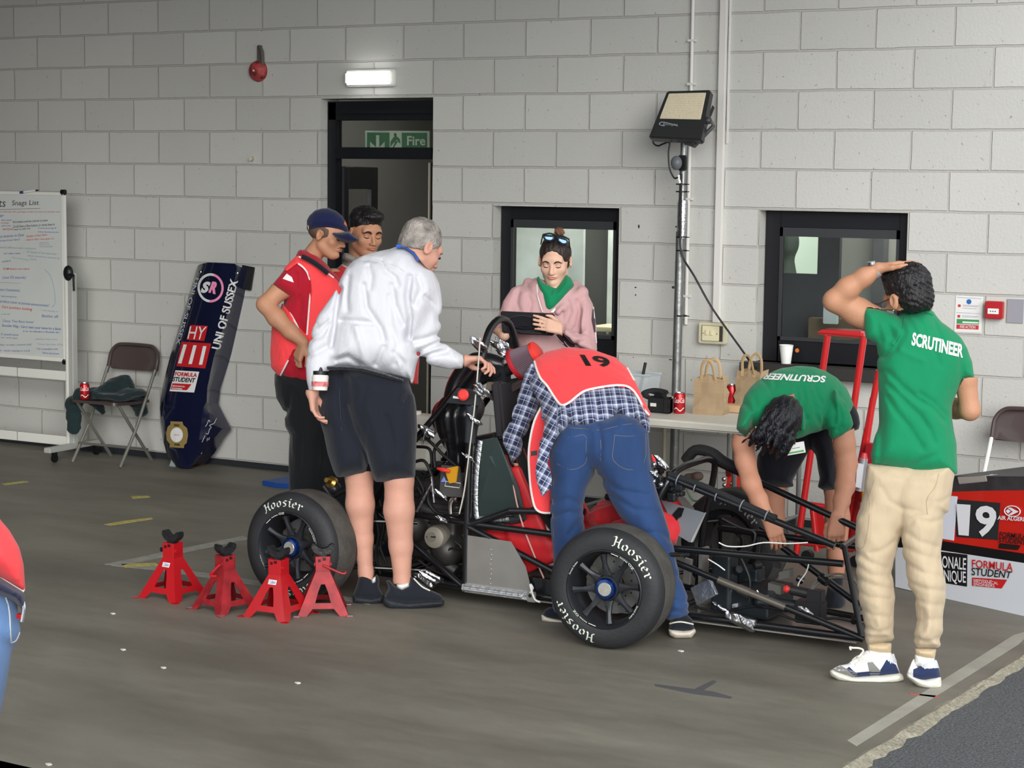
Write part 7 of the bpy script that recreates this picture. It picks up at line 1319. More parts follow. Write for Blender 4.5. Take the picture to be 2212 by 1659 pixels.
s = S(.006); s.puff([(704, 792), (684, 876), (688, 900), (700, 938), (708, 981), (720, 1019), (728, 1032), (755, 1029), (789, 1022), (806, 1000), (840, 900), (820, 795)], 9.0, .14, .09); s.puff([(740, 796), (745, 880), (770, 940), (790, 1000), (800, 1028), (812, 1042), (847, 1041), (876, 1036), (896, 1030), (898, 990), (901, 935), (899, 880), (893, 840), (884, 815), (872, 806), (800, 797)], 8.95, .15, .10, k=.015)
s.disp(creases([([(*p, 8.83) for p in cC(L)], a) for L, a in (([(650, 1280), (640, 1400), (660, 1560)], .8), ([(840, 1640), (800, 1500), (830, 1350)], .5), ([(1130, 1330), (1150, 1380), (1090, 1470)], .7))]+[([(x, y, 8.83) for x, y in L], a) for L, a in (([(795, 1030), (785, 980), (760, 930), (745, 880)], 1.3), ([(845, 1030), (850, 960), (835, 900)], .5))], .014, .012)); s.disp(folds(.003, 10, CU, seed=6)); sob(s, 'shorts', NS, a_); sb = bvh(s)
s = S(.005); s.puff([(703, 789), (740, 789), (780, 792), (825, 803), (873, 819), (874, 829), (825, 815), (780, 802), (740, 799), (706, 800)], d, .155, .02); s.disp(lambda P: .0015*np.sin(P@CR*600)); sob(s, 'waistband', NS, a_)
strokes(sb, [[(736, 800), (733, 850), (738, 930)], [(884, 825), (888, 845), (870, 870)], [(728, 1026), (755, 1023), (788, 1016)], [(812, 1036), (850, 1035), (895, 1024)]], mat('shorts_seam', (50, 54, 66), .9), a_, 'stitched_seam', .0014)
for L_, dd in (([(802, 1252), (812, 1243), (812, 1258), (803, 1262)], 9.08), ([(856, 1262), (884, 1258), (884, 1268), (868, 1276), (858, 1270)], 8.99)): s = S(.004); s.puff(L_, dd, .045, .02); sob(s, 'sock', WHT, a_)
BSH = cloth('black_knit', (26, 30, 38), rough=.9); BSO = mat('black_rubber', (38, 42, 48), .75, bump=.6, bscale=70)
shoe(a_, cF5, [(952, 1262), (985, 1250), (1020, 1262), (1060, 1300), (1085, 1240), (1105, 1290), (1100, 1340), (1130, 1400), (1100, 1440), (920, 1430), (905, 1400), (930, 1340)], [(905, 1400), (905, 1460), (960, 1470), (1040, 1476), (1130, 1460), (1142, 1400), (1040, 1420)], 9.09, .046, (), (), BSH, BSO)
shoe(a_, cF5, [(1152, 1290), (1180, 1292), (1215, 1330), (1270, 1350), (1320, 1330), (1335, 1258), (1360, 1275), (1400, 1300), (1480, 1360), (1560, 1395), (1586, 1430), (1560, 1460), (1300, 1470), (1140, 1440), (1150, 1390), (1175, 1350)], [(1132, 1410), (1130, 1465), (1180, 1508), (1330, 1512), (1480, 1495), (1586, 1478), (1592, 1440), (1480, 1440), (1300, 1450)], 9.0, .052, (), [[(1360, 1280), (1420, 1340), (1480, 1370)]], BSH, BSO)
# bottle in back pocket
t = thing('drink_bottle', 'white squeeze bottle with black cap tucked in the shorts pocket of the white shirted person', 'bottle', PX(692, 820, 8.83)); c = PX(691, 843, 8.84); c1 = PX(692, 812, 8.84); m = M(); m.lathe([(0, 0), (.034, 0), (.037, .03), (.039, .062), (.036, .070), (.0, .07)], c, c1-c, 24); m.build('bottle_body', mat('milky_bottle', (226, 220, 212), .4, var=.04), t)
c2 = PX(692, 812, 8.84); m = M(); m.lathe([(.034, 0), (.034, .022), (.01, .024), (.01, .04), (0, .04)], c2, c1-c, 20); m.build('cap', BLKP, t); m = M(); m.lathe([(.0392, .018), (.0395, .040), (.0385, .040), (.0385, .018)], c, c1-c, 24, True); m.build('red_print_band', mat('pink_print', (214, 120, 120), .5, var=.5, vscale=60), t)
# ---------- E: person in plaid shirt bending into the cockpit ----------
def plaid():
    m = bpy.data.materials.new('blue_plaid'); m.use_nodes = True; n = m.node_tree; b = n.nodes['Principled BSDF']; L = n.links.new; N = n.nodes.new
    at = N('ShaderNodeAttribute'); at.attribute_name = 'cl'; sx = N('ShaderNodeSeparateXYZ'); L(at.outputs['Vector'], sx.inputs[0]); outs = []
    for ax in ('X', 'Y'):
        md = N('ShaderNodeMath'); md.operation = 'MODULO'; sc = N('ShaderNodeMath'); sc.operation = 'MULTIPLY'; L(sx.outputs[ax], sc.inputs[0]); sc.inputs[1].default_value = 1/.046; ad = N('ShaderNodeMath'); L(sc.outputs[0], ad.inputs[0]); ad.inputs[1].default_value = 500; L(ad.outputs[0], md.inputs[0]); md.inputs[1].default_value = 1
        r = N('ShaderNodeValToRGB'); r.color_ramp.interpolation = 'CONSTANT'; e = r.color_ramp.elements; e[0].position = 0; e[0].color = lin((24, 30, 66)); e[1].position = .24; e[1].color = lin((225, 230, 240))
        for p, c in ((.285, (34, 44, 92)), (.45, (120, 128, 150)), (.62, (178, 186, 204)), (.74, (235, 238, 245)), (.79, (60, 70, 110)), (.92, (22, 26, 56))): q = e.new(p); q.color = lin(c)
        L(md.outputs[0], r.inputs[0]); outs.append(r.outputs[0])
    mx = N('ShaderNodeMix'); mx.data_type = 'RGBA'; mx.inputs[0].default_value = .5; L(outs[0], mx.inputs[6]); L(outs[1], mx.inputs[7]); L(mx.outputs[2], b.inputs['Base Color']); b.inputs['Roughness'].default_value = .85; b.inputs['Sheen Weight'].default_value = .1; return m
PLD = plaid()
def clattr(o, fn):
    me = o.data; V = np.zeros(len(me.vertices)*3, np.float32); me.vertices.foreach_get('co', V); V = V.reshape(-1, 3)+OFF[o]; u, v = fn(V); A = me.attributes.new('cl', 'FLOAT_VECTOR', 'POINT'); A.data.foreach_set('vector', np.stack([u, v, u*0], 1).astype(np.float32).ravel())
e_ = person('person in plaid shirt, jeans and red bib number 19 bending over the cockpit', PG(1330, 1360))
dE = [(1300, 930, 8.58), (1300, 770, 8.98), (1120, 850, 8.78)]
tors = [(1147, 790), (1162, 772), (1185, 762), (1225, 753), (1275, 757), (1325, 774), (1352, 797), (1370, 822), (1387, 852), (1397, 880), (1404, 905), (1403, 936), (1390, 927), (1376, 913), (1355, 906), (1338, 900), (1311, 914), (1290, 920), (1264, 923), (1228, 924), (1206, 936), (1190, 955), (1172, 940), (1170, 900), (1168, 870), (1150, 845), (1140, 820)]
s = S(.006); s.puff(tors, dE, .15, .12); s.puff([(1168, 890), (1200, 915), (1207, 935), (1196, 959), (1187, 975), (1186, 1000), (1192, 1030), (1192, 1052), (1171, 1074), (1160, 1045), (1156, 1020), (1162, 980), (1168, 940)], [(1180, 900, 8.56), (1180, 1070, 8.47), (1200, 900, 8.56)], .018, .012, k=.02)
s.disp(creases([([(*p, 8.5) for p in cE(L)], a) for L, a in (([(880, 700), (900, 600), (860, 520)], 1.4), ([(1420, 560), (1460, 640), (1500, 640)], 1.2), ([(640, 560), (600, 700), (580, 850)], 1), ([(760, 560), (740, 700), (660, 900)], 1), ([(1000, 500), (1020, 600), (1000, 700)], .7), ([(1200, 480), (1230, 580), (1180, 700)], .8), ([(560, 1250), (640, 1150)], .6), ([(1560, 440), (1600, 560), (1640, 660)], .8), ([(840, 500), (790, 640), (720, 760)], -.8))], .012, .012)); s.disp(folds(.004, 16, CU, seed=12)); shE = s; o = sob(s, 'plaid_shirt', PLD, e_); a1 = DV(1, .12, 0); b1 = DV(-.12, 1, .5)
def clE(V): w = ((IW/2+FPX*((V-CAM)@CR)/((V-CAM)@CF)) < 1204)*1.; a2 = DV(.85, -.5, 0); b2 = DV(.5, .85, 0); return (V@a1)*(1-w)+(V@a2)*w, (V@b1)*(1-w)+(V@b2)*w
clattr(o, clE)
s = S(.006); s.puff(cD([(1015, 465), (960, 545), (925, 680), (875, 830), (832, 940), (782, 1040), (770, 1062), (782, 1140), (815, 1205), (850, 1292), (890, 1242), (920, 1215), (940, 1110), (1000, 980), (1060, 860), (1092, 760), (1090, 650), (1070, 540)]), [(1130, 820, 8.86), (1100, 1000, 8.98), (1170, 820, 8.86)], .06, .05); s.disp(folds(.006, 22, DV(.3, 1, 0), seed=5)); s.disp(creases([([(*p, 8.86) for p in cD(L)], a) for L, a in (([(800, 1080), (880, 1060), (950, 1090)], 1), ([(900, 800), (980, 830), (1060, 820)], .8), ([(860, 940), (940, 960), (1010, 950)], .9))], .012, .012)); o = sob(s, 'shirt_sleeve', PLD, e_); a3 = DV(.9, -.35, 0); b3 = DV(.35, .9, .1); clattr(o, lambda V: (V@a3, V@b3))
vp = cD([(1022, 450), (1130, 375), (1300, 338), (1500, 355), (1690, 420), (1790, 505), (1850, 605), (1905, 725), (1990, 890), (1968, 915), (1930, 850), (1870, 740), (1800, 672), (1700, 660), (1580, 675), (1450, 703), (1390, 745), (1330, 798), (1258, 826), (1200, 768), (1130, 660), (1080, 605), (1045, 525)])
s = over(shE); s.puff([(1140, 800), (1150, 780), (1200, 800), (1190, 870), (1160, 850)], dE, .15, .08); prismany(s, [vp]); sob(s, 'bib_vest', VEST, e_); vb = bvh(s)
m = M(); letter_on(m, '19', cD([(1402, 402), (1618, 420), (1686, 506), (1455, 496)]), vb, .003, bold=.03); m.build('lettering', BK, e_, smooth=False)
strokes(vb, [[(x, y-1.5) for x, y in cD([(1035, 462), (1050, 520), (1085, 602), (1135, 655), (1203, 762), (1256, 818), (1322, 792), (1385, 740), (1450, 698), (1580, 670), (1700, 655), (1800, 667), (1868, 735), (1925, 845), (1968, 900)])], cD([(1790, 512), (1845, 608)])], PIPE, e_, 'white_piping', .0055)
fp = [(1169, 880), (1155, 908), (1146, 945), (1142, 985), (1145, 1040), (1150, 1075), (1157, 1098), (1170, 1107), (1189, 1108), (1196, 1000), (1190, 900)]; s = S(.005); s.puff(fp, 8.74, .010, .008); sob(s, 'bib_front_panel', VEST, e_); m = M(); m.tube([PX(x, y, 8.735) for x, y in fp[:9]], .0055, 8, 3); m.build('white_piping', PIPE, e_)
m = M(); P = [PX(x, y, 8.728) for x, y in ((1147, 975), (1160, 973), (1160, 983), (1147, 985))]; m.add(P, [(0, 1, 2, 3)]); m.build('dark_strap', BK, e_, smooth=False); s = S(.005); s.puff([(1405, 977), (1418, 992), (1427, 1005), (1410, 1006)], 8.75, .008, .006); sob(s, 'bib_corner', VEST, e_)
JN = cloth('blue_denim', (38, 63, 104), bump=.35, bscale=240, var=.22, vscale=5)
s = S(.006); s.puff([(1206, 934), (1194, 959), (1186, 974), (1187, 1000), (1193, 1036), (1188, 1058), (1188, 1104), (1190, 1145), (1193, 1179), (1196, 1230), (1192, 1290), (1196, 1325), (1250, 1330), (1262, 1230), (1264, 1160), (1260, 1095), (1266, 1058), (1287, 1017), (1330, 960), (1320, 908), (1264, 915), (1228, 916)], [(1250, 930, 8.60), (1230, 1330, 8.76), (1300, 930, 8.60)], .115, .085)
s.puff([(1262, 915), (1311, 905), (1338, 893), (1376, 905), (1401, 930), (1403, 963), (1405, 988), (1409, 1017), (1418, 1058), (1436, 1116), (1454, 1174), (1462, 1217), (1473, 1255), (1488, 1292), (1491, 1324), (1470, 1340), (1441, 1340), (1428, 1300), (1412, 1240), (1390, 1180), (1362, 1140), (1338, 1116), (1312, 1072), (1296, 1029), (1285, 1017), (1258, 985)], [(1350, 930, 8.58), (1465, 1335, 8.49), (1300, 930, 8.58)], .115, .085, k=.015)
s.disp(creases([([(*p, 8.46) for p in cE(L)], a) for L, a in (([(1215, 740), (1235, 950), (1225, 1100), (1190, 1230)], 1.1),)]+[([(x, y, 8.46) for x, y in L], a) for L, a in (([(1300, 1035), (1340, 1060), (1400, 1070)], .8), ([(1320, 1070), (1370, 1100), (1420, 1105)], .7), ([(1195, 1120), (1230, 1110), (1258, 1115)], .8), ([(1192, 1090), (1230, 1080), (1258, 1095)], .6), ([(1380, 1150), (1430, 1150), (1450, 1170)], .7), ([(1420, 1230), (1450, 1235), (1470, 1250)], .7), ([(1435, 1290), (1460, 1295), (1485, 1300)], .9), ([(1440, 1315), (1465, 1318), (1488, 1318)], .9), ([(1230, 1160), (1245, 1140), (1260, 1135)], .6))], .012, .010)); s.disp(folds(.0025, 12, CU, seed=21)); sob(s, 'jeans', JN, e_); jb = bvh(s)
ST = mat('tan_stitching', (112, 104, 92), .8)
strokes(jb, [cE([(885, 745), (1050, 760), (1215, 772)]), cE([(1255, 770), (1420, 728), (1580, 702), (1690, 712)]), cE([(1215, 745), (1235, 950), (1228, 1120)]), cE([(750, 862), (920, 850), (1058, 828), (1066, 980), (1066, 1140), (905, 1218), (745, 1150)]), cE([(1385, 830), (1560, 842), (1738, 812)]), cE([(1388, 830), (1375, 960), (1370, 1110), (1535, 1218), (1722, 1140), (1735, 815)]), [(1196, 1040), (1194, 1100), (1196, 1160)], [(1410, 1040), (1440, 1130), (1462, 1230)]], ST, e_, 'stitched_seam', .0012)
s = S(.0045); hE = Head(PX(1218, 862, 9.22), DV(.1, -.75, .65), DV(.05, .6, .8), 1.); hE.build(s, PX(1240, 825, 9.06)); s.cone(PX(1250, 800, 8.9), PX(1300, 920, 8.62), .13, .13, .04, CF, .7)
limb(s, [(1165, 800, 8.9, .05), (1110, 930, 8.93, .045), (1115, 990, 9.0, .032)]); hand(s, PX(1116, 992, 9.0), DV(.3, -.9, .3), DV(-.9, 0, .2), DV(.2, -.2, -1), .6); limb(s, [(1350, 830, 9.0, .05), (1355, 870, 9.18, .045), (1330, 885, 9.28, .03)]); hand(s, PX(1328, 886, 9.29), DV(-.8, -.3, .4), DV(-.3, -.8, .3), DV(-.4, .2, .8), .6)
limb(s, [(1250, 960, 8.62, .10), (1225, 1130, 8.70, .06), (1215, 1300, 8.76, .04)]); limb(s, [(1350, 960, 8.58, .10), (1420, 1150, 8.54, .06), (1463, 1320, 8.50, .04)]); bodyq(s, SK5, e_, [[(1085, 1000), (1150, 1000), (1150, 1060), (1085, 1060)]], [(hE.c, .17), (PX(1322, 888, 9.29), .12)])
s = S(.006); s.ell(hE.p(0, -.015, .045), [.08, .1, .088], hE.ax); s.plane(hE.p(0, .05, .0), hE.f); sob(s, 'hair', HBRN, e_)
cS = lambda L: cv(L, 880, 1000, 3.456); GSO = mat('off_white_sole', (206, 198, 184), .7)
shoe(e_, cS, [(1950, 1250), (1958, 1180), (2000, 1140), (2090, 1132), (2125, 1165), (2142, 1235), (2130, 1262), (1960, 1265)], [(1945, 1238), (1955, 1285), (2000, 1312), (2120, 1308), (2156, 1262), (2148, 1236), (2060, 1250), (1980, 1238)], 8.47, .05, (), [[(1962, 1200), (2040, 1186), (2130, 1205)]], BSH, GSO)
shoe(e_, cS, [(1008, 1145), (1020, 1100), (1060, 1075), (1130, 1085), (1180, 1140), (1190, 1180), (1040, 1170)], [(998, 1130), (1005, 1180), (1060, 1198), (1180, 1208), (1200, 1180), (1100, 1160), (1010, 1132)], 8.76, .048, (), (), BSH, GSO)
# ---------- F: bending person in green polo ----------
f_ = person('person in green polo and black shorts bending over the car nose, face hidden', PG(1740, 1305))
dF = [(1720, 800, 8.95), (1650, 930, 8.72), (1820, 880, 8.98)]
s = S(.006); s.puff(cG([(182, 868), (205, 740), (230, 610), (290, 430), (370, 320), (450, 255), (540, 190), (640, 130), (760, 88), (960, 66), (1180, 72), (1330, 125), (1480, 225), (1590, 340), (1650, 450), (1688, 560), (1650, 640), (1560, 800), (1460, 880), (1335, 872), (1240, 900), (1140, 925), (1040, 970), (930, 1010), (860, 900), (640, 820), (400, 830), (300, 900)]), dF, .16, .12)
s.puff(cG([(1440, 360), (1600, 560), (1660, 720), (1680, 810), (1640, 880), (1560, 950), (1480, 987), (1398, 1000), (1370, 950), (1330, 850), (1335, 700), (1380, 520)]), 8.84, .075, .06, k=.02); s.puff(cG([(180, 868), (205, 740), (250, 600), (330, 520), (430, 560), (440, 760), (380, 880), (302, 968), (230, 925)]), 8.74, .075, .06, k=.02)
s.disp(creases([([(*p, 8.7) for p in cG(L)], a) for L, a in (([(1345, 850), (1340, 700), (1400, 560), (1470, 400)], 1.3), ([(1050, 350), (1080, 480), (1040, 600), (1090, 740)], .9), ([(980, 360), (990, 460), (950, 560)], .8), ([(1240, 330), (1260, 450), (1320, 560)], .8), ([(1180, 420), (1200, 560), (1220, 700), (1290, 800)], .7), ([(1450, 500), (1500, 640), (1480, 800)], 1), ([(1540, 600), (1560, 740), (1520, 880)], .9), ([(560, 260), (600, 340), (620, 400)], .7), ([(700, 250), (680, 330), (640, 380)], .7), ([(300, 560), (360, 660), (380, 800)], .8), ([(1420, 900), (1480, 880), (1560, 850)], .6), ([(400, 480), (420, 600), (390, 720)], .7), ([(1600, 350), (1560, 470), (1620, 600)], .6), ([(1100, 640), (1180, 600), (1300, 620)], .5))], .012, .011)); s.disp(folds(.003, 14, CU, seed=31)); sob(s, 'polo_shirt', GP, f_); fb = bvh(s)
m = M(); letter_on(m, 'SCRUTINEER', cG([(1310, 280), (490, 236), (560, 160), (1325, 195)]), fb, .003, bold=.035); m.build('lettering', WHT, f_, smooth=False)
s = S(.005); s.puff(cG([(870, 440), (930, 470), (1000, 560), (1055, 680), (1070, 790), (1055, 890), (1000, 900), (985, 780), (985, 660), (940, 560), (860, 470)]), 8.66, .05, .02); sob(s, 'collar', GP, f_)
h = Head(PX(*cG([(740, 800)])[0], 8.62), DV(-.40, -.86, -.30), DV(.06, .40, -.92), 1.03)
s = S(.0042); h.build(s, PX(1738, 868, 8.80)); F3 = lambda u, v, z, r: (1380+u/3.606, 960+v/3.606, z, r)
limb(s, [(1610, 900, 8.76, .05), F3(812, 0, 8.74, .047), F3(830, 130, 8.74, .046), F3(872, 300, 8.69, .043), F3(935, 430, 8.64, .038), F3(1000, 560, 8.60, .028)]); hand(s, PX(*F3(1005, 572, 8.60, 0)[:3]), DV(.42, -.9, .1), DV(-.2, -.3, .9), DV(.85, .4, .3), (.35, .4, .35, .3), 1.05, .5)
limb(s, [(1820, 890, 8.86, .05), F3(1600, 0, 8.86, .049), F3(1618, 150, 8.86, .048), F3(1605, 330, 8.78, .043), F3(1580, 440, 8.70, .036), F3(1555, 545, 8.63, .028)]); hand(s, PX(*F3(1552, 555, 8.62, 0)[:3]), DV(-.1, -1, -.05), DV(.2, -.2, .9), DV(-.9, -.3, .2), (.45, .55, .6, .6), 1.08, .5)
s.cone(PX(1700, 860, 8.8), PX(1750, 870, 9.0), .13, .13, .04, (0, 0, 1), .8)
limb(s, [(1690, 960, 9.15, .09), (1672, 1052, 9.17, .056), (1668, 1120, 9.2, .057), (1662, 1190, 9.22, .045), (1657, 1250, 9.25, .034), (1655, 1290, 9.26, .034)]); limb(s, [(1790, 960, 9.15, .09), (1807, 1052, 9.15, .058), (1809, 1120, 9.18, .057), (1808, 1200, 9.2, .046), (1805, 1262, 9.22, .035), (1804, 1300, 9.24, .034)])
bodyq(s, SK1, f_, [[(1582, 936), (1612, 943), (1642, 928), (1700, 1050), (1745, 1220), (1600, 1225), (1565, 1000)], [(1794, 948), (1850, 922), (1870, 1000), (1860, 1200), (1760, 1200), (1788, 1050)], [(1630, 1048), (1722, 1048), (1700, 1240), (1630, 1240)], [(1768, 1052), (1850, 1052), (1840, 1246), (1768, 1246)], [(1620, 885), (1715, 850), (1728, 905), (1725, 935), (1690, 972), (1620, 970)]])
s = S(.0045); k = 1.03; s.ell(h.p(0, -.012, .045), [.086*k, .104*k, .090*k], h.ax); s.ell(h.p(0, -.06, .0), [.07, .05, .07], h.ax, .02); 
rg = random.Random(4)
for i in range(64):
    x = rg.uniform(-.075, .075); st_ = h.p(x, .03+rg.uniform(-.03, .05), .105-abs(x)*.5); tip = h.p(x*1.15+rg.uniform(-.02, .02), .115+rg.uniform(0, .035), .03-rg.uniform(0, .06)); mid = (st_+tip)/2+h.f*.02+h.u*.012
    s.cone(st_, mid, .012, .009, .006); s.cone(mid, tip+CR*(-.035)*rg.random(), .009, .002, .004)
for sx in (-1, 1): s.ell(h.p(sx*.088, .002, -.01), [.02, .024, .032], h.ax, .004, 's')
s.disp(lambda P: .0025*np.sin(P@h.r*190+2*np.sin(P@h.f*40))); sob(s, 'hair', mat('blue_black_hair', (16, 17, 24), .35, bump=.9, bscale=120, stretch=(1, 1, .3)), f_)
BS = cloth('black_shorts', (20, 21, 28))
s = S(.006); s.puff(cG([(640, 960), (520, 1080), (452, 1200), (442, 1330), (445, 1420), (468, 1480), (490, 1615), (650, 1622), (850, 1612), (915, 1605), (900, 1530), (950, 1450), (1040, 1280), (1130, 1110), (1200, 940), (1100, 850)]), 9.13, .10, .08); s.puff(cG([(1080, 900), (1130, 1110), (1192, 1200), (1215, 1350), (1250, 1500), (1222, 1612), (1290, 1645), (1450, 1652), (1482, 1500), (1476, 1300), (1462, 1100), (1430, 940), (1300, 840)]), 9.12, .10, .08, k=.015); s.puff(cG([(1580, 560), (1690, 572), (1735, 700), (1758, 800), (1745, 870), (1700, 885), (1640, 860), (1560, 800)]), 9.12, .09, .06, k=.02); s.cone(PX(1780, 900, 9.12), PX(1815, 905, 9.12), .10, .07, .04); s.disp(folds(.004, 14, CU, seed=33)); sob(s, 'shorts', BS, f_)
for L_, dd in (([(1639, 1236), (1675, 1236), (1674, 1275), (1640, 1275)], 9.26), ([(1788, 1244), (1822, 1244), (1820, 1280), (1790, 1280)], 9.22)): s = S(.005); s.puff(L_, dd, .04, .035); sob(s, 'sock', BSH, f_)
for L_, dd in (([(1640, 1300), (1642, 1266), (1672, 1264), (1684, 1300), (1680, 1318), (1642, 1318)], 9.22), ([(1778, 1312), (1788, 1266), (1818, 1264), (1828, 1300), (1824, 1326), (1784, 1328)], 9.18)): s = S(.005); s.puff(L_, dd, .10, .05); floorcut(s); sob(s, 'shoe_upper', BSH, f_)
q = [PX(*p, 8.62) for p in cG([(795, 1068), (1046, 1026), (1070, 1168), (822, 1212)])]; m = M(); m.prism(q[::-1], CF*.002); m.build('name_badge', WHT, f_, bevel=.0005); m = M(); m.add([bil(q, u, v)-CF*.001 for u, v in ((.1, .1), (.92, .1), (.92, .26), (.1, .26))], [(0, 1, 2, 3)]); m.build('badge_stripe', mat('badge_green', (86, 170, 84), .5), f_, smooth=False); m = M(); m.add([bil(q, u, v)-CF*.001 for u, v in ((.35, .5), (.75, .5), (.75, .56), (.35, .56))], [(0, 1, 2, 3)]); m.build('badge_print', mat('small_grey', (120, 120, 130), .5), f_, smooth=False)
m = M(); m.box(PX(*cG([(920, 1035)])[0], 8.61), (.012, .006, .02)); m.tube([PX(*p, 8.61) for p in cG([(820, 1075), (860, 1070), (900, 1050), (880, 1000), (900, 960)])], .006, 6, 3, flat=.3); m.build('badge_clip', mat('clip_dark', (60, 56, 40), .4), f_)
m = M(); m.lathe([(.0295, -.004), (.032, 0), (.0295, .004)], PX(*F3(1035, 590, 8.60, 0)[:3])-DV(.42, -.9, .1)*.012, DV(.42, -.9, .1), 20); m.build('gold_bangle', GOLD, f_); m = M(); m.lathe([(.028, -.002), (.0305, 0), (.028, .002)], PX(*F3(1555, 545, 8.63, 0)[:3]), DV(-.1, -1, 0), 20); m.build('beaded_bracelet', mat('bracelet_red', (90, 40, 50), .5), f_)
# ---------- B: man in navy cap ----------
b_ = person('person in navy cap, red polo and coral bib with hand on hip, watching the engine', PX(660, 800, 9.95)*[1, 1, 0]); dB = 9.95; RPOLO = cloth('crimson_polo', (170, 22, 42), bump=.2, bscale=250)
tB = cC([(350, 368), (330, 410), (270, 520), (250, 640), (240, 760), (205, 850), (165, 918), (158, 1100), (162, 1200), (215, 1275), (330, 1368), (420, 1390), (600, 1400), (690, 1300), (710, 900), (690, 640), (620, 540), (540, 460), (470, 400), (400, 362)])
s = S(.006); s.puff(tB, dB, .13, .11); s.puff(cC([(335, 415), (245, 505), (163, 608), (212, 648), (288, 697), (302, 750), (365, 720), (425, 600), (420, 480)]), dB-.08, .065, .055, k=.02); s.disp(creases([([(*p, 9.85) for p in cC(L)], a) for L, a in (([(300, 740), (340, 640), (340, 540)], 1), ([(420, 1350), (330, 1280), (290, 1180)], .8), ([(330, 900), (370, 800), (360, 700)], .8), ([(400, 960), (350, 860)], .7))], .012, .01)); s.disp(folds(.004, 14, CU, seed=41)); shB = s; sob(s, 'polo_shirt', RPOLO, b_)
pb_ = bvh(s); m = M(); patch_on(m, cC([(265, 535), (300, 560), (313, 598), (235, 572)]), pb_, .002, 5); m.build('sleeve_badge', WHT, b_)
s = over(shB); prismany(s, [cC([(318, 418), (345, 405), (400, 425), (480, 470), (560, 525), (620, 575), (725, 700), (725, 1450), (420, 1400), (405, 978), (418, 900), (440, 660), (432, 570), (400, 510), (340, 462), (260, 520), (240, 500)]), cC([(225, 740), (290, 820), (335, 900), (405, 975), (400, 1060), (310, 1085), (216, 1282), (150, 1210), (145, 1100), (155, 915), (190, 850)])]); s.prismcut(cC([(312, 1085), (420, 1060), (430, 1440), (300, 1440), (216, 1282)]), keep=False); sob(s, 'bib_vest', VEST, b_); vb = bvh(s)
strokes(vb, [cC([(345, 462), (392, 500), (425, 560), (438, 660), (416, 900), (408, 975)]), cC([(350, 415), (410, 435), (500, 490), (600, 565)]), cC([(310, 1090), (262, 1180), (216, 1272)]), cC([(285, 815), (335, 900), (345, 930)])], PIPE, b_, 'white_piping', .005)
s = S(.005); s.puff(cC([(350, 365), (372, 362), (440, 400), (520, 470), (560, 510), (520, 500), (440, 450), (380, 415), (345, 405)]), dB-.02, .07, .02); sob(s, 'collar', RPOLO, b_); m = M(); m.tube([PX(*p, 9.80) for p in cC([(372, 410), (430, 438), (500, 485), (560, 535)])], .013, 8, 4, flat=None); m.build('black_strap', BSH, b_)
h = Head(PX(707, 509, 9.93), DV(.90, -.27, -.34), DV(.25, .96, -.1), .98); s = S(.0042); h.build(s, PX(668, 562, 9.97), .047, .92)
limb(s, [Ec(330, 520, 9.9, .055), Ec(235, 640, 9.86, .052), Ec(108, 755, 9.82, .042), Ec(190, 850, 9.80, .046), Ec(290, 950, 9.78, .038), Ec(380, 1025, 9.76, .028)]); hand(s, PX(*cC([(385, 1030)])[0], 9.76), DV(-.35, -.85, .1), DV(.9, 0, .4), DV(.5, -.3, -.7), .6, 1.05)
s.cone(PX(682, 655, dB), PX(690, 840, dB), .12, .13, .04, CF, .7); limb(s, [(660, 880, dB, .09), (665, 1040, 9.98, .06), (668, 1175, 10., .04)]); limb(s, [(720, 880, dB, .09), (725, 1040, 9.98, .06), (730, 1175, 10., .04)]); s.cone(PX(720, 600, 10.05), PX(760, 720, 10.1), .05, .045, .02); s.cone(PX(760, 720, 10.1), PX(745, 820, 9.95), .045, .03, .02); hand(s, PX(745, 822, 9.95), DV(0, -1, 0), DV(-1, 0, 0), DV(0, 0, -1), .5)
bodyq(s, SK2, b_, [[(630, 440), (800, 440), (780, 585), (712, 588), (692, 572), (672, 557), (655, 544), (640, 536), (636, 500)], [(545, 620), (588, 612), (630, 642), (640, 700), (685, 740), (685, 795), (600, 795), (545, 700)], [(715, 640), (800, 640), (800, 860), (715, 860)]], (), lambda hb, h=h: h.features(hb, b_, moust=mat('moustache_hair', (84, 60, 50), .8)))
s = S(.0045); s.ell(h.p(0, -.02, .02), [.0775, .093, .062], h.ax); s.plane(h.p(0, .035, 0), h.f); s.plane(h.p(0, 0, -.045), -h.u)
for sx in (-1, 1): s.ell(h.p(sx*.088, .002, -.008), [.024, .030, .040], h.ax, .004, 's')
sob(s, 'hair', mat('short_dark_hair', (98, 74, 60), .8, bump=.5, bscale=150), b_)
CAPM = cloth('navy_cap', (20, 28, 66), bump=.15, bscale=240); s = S(.0045); s.puff(cH([(850, 480), (852, 300), (900, 210), (1000, 118), (1120, 82), (1240, 77), (1380, 132), (1500, 232), (1570, 370), (1602, 500), (1450, 522), (1250, 520), (1050, 507), (900, 490)]), 9.93, .105, .095); s.puff(cH([(1290, 520), (1450, 515), (1600, 498), (1700, 570), (1805, 655), (1700, 692), (1560, 706), (1450, 672), (1370, 610)]), [(730, 510, 9.86), (775, 520, 9.80), (730, 525, 9.86)], .085, .025, k=.01); sob(s, 'baseball_cap', CAPM, b_); cb2 = bvh(s)
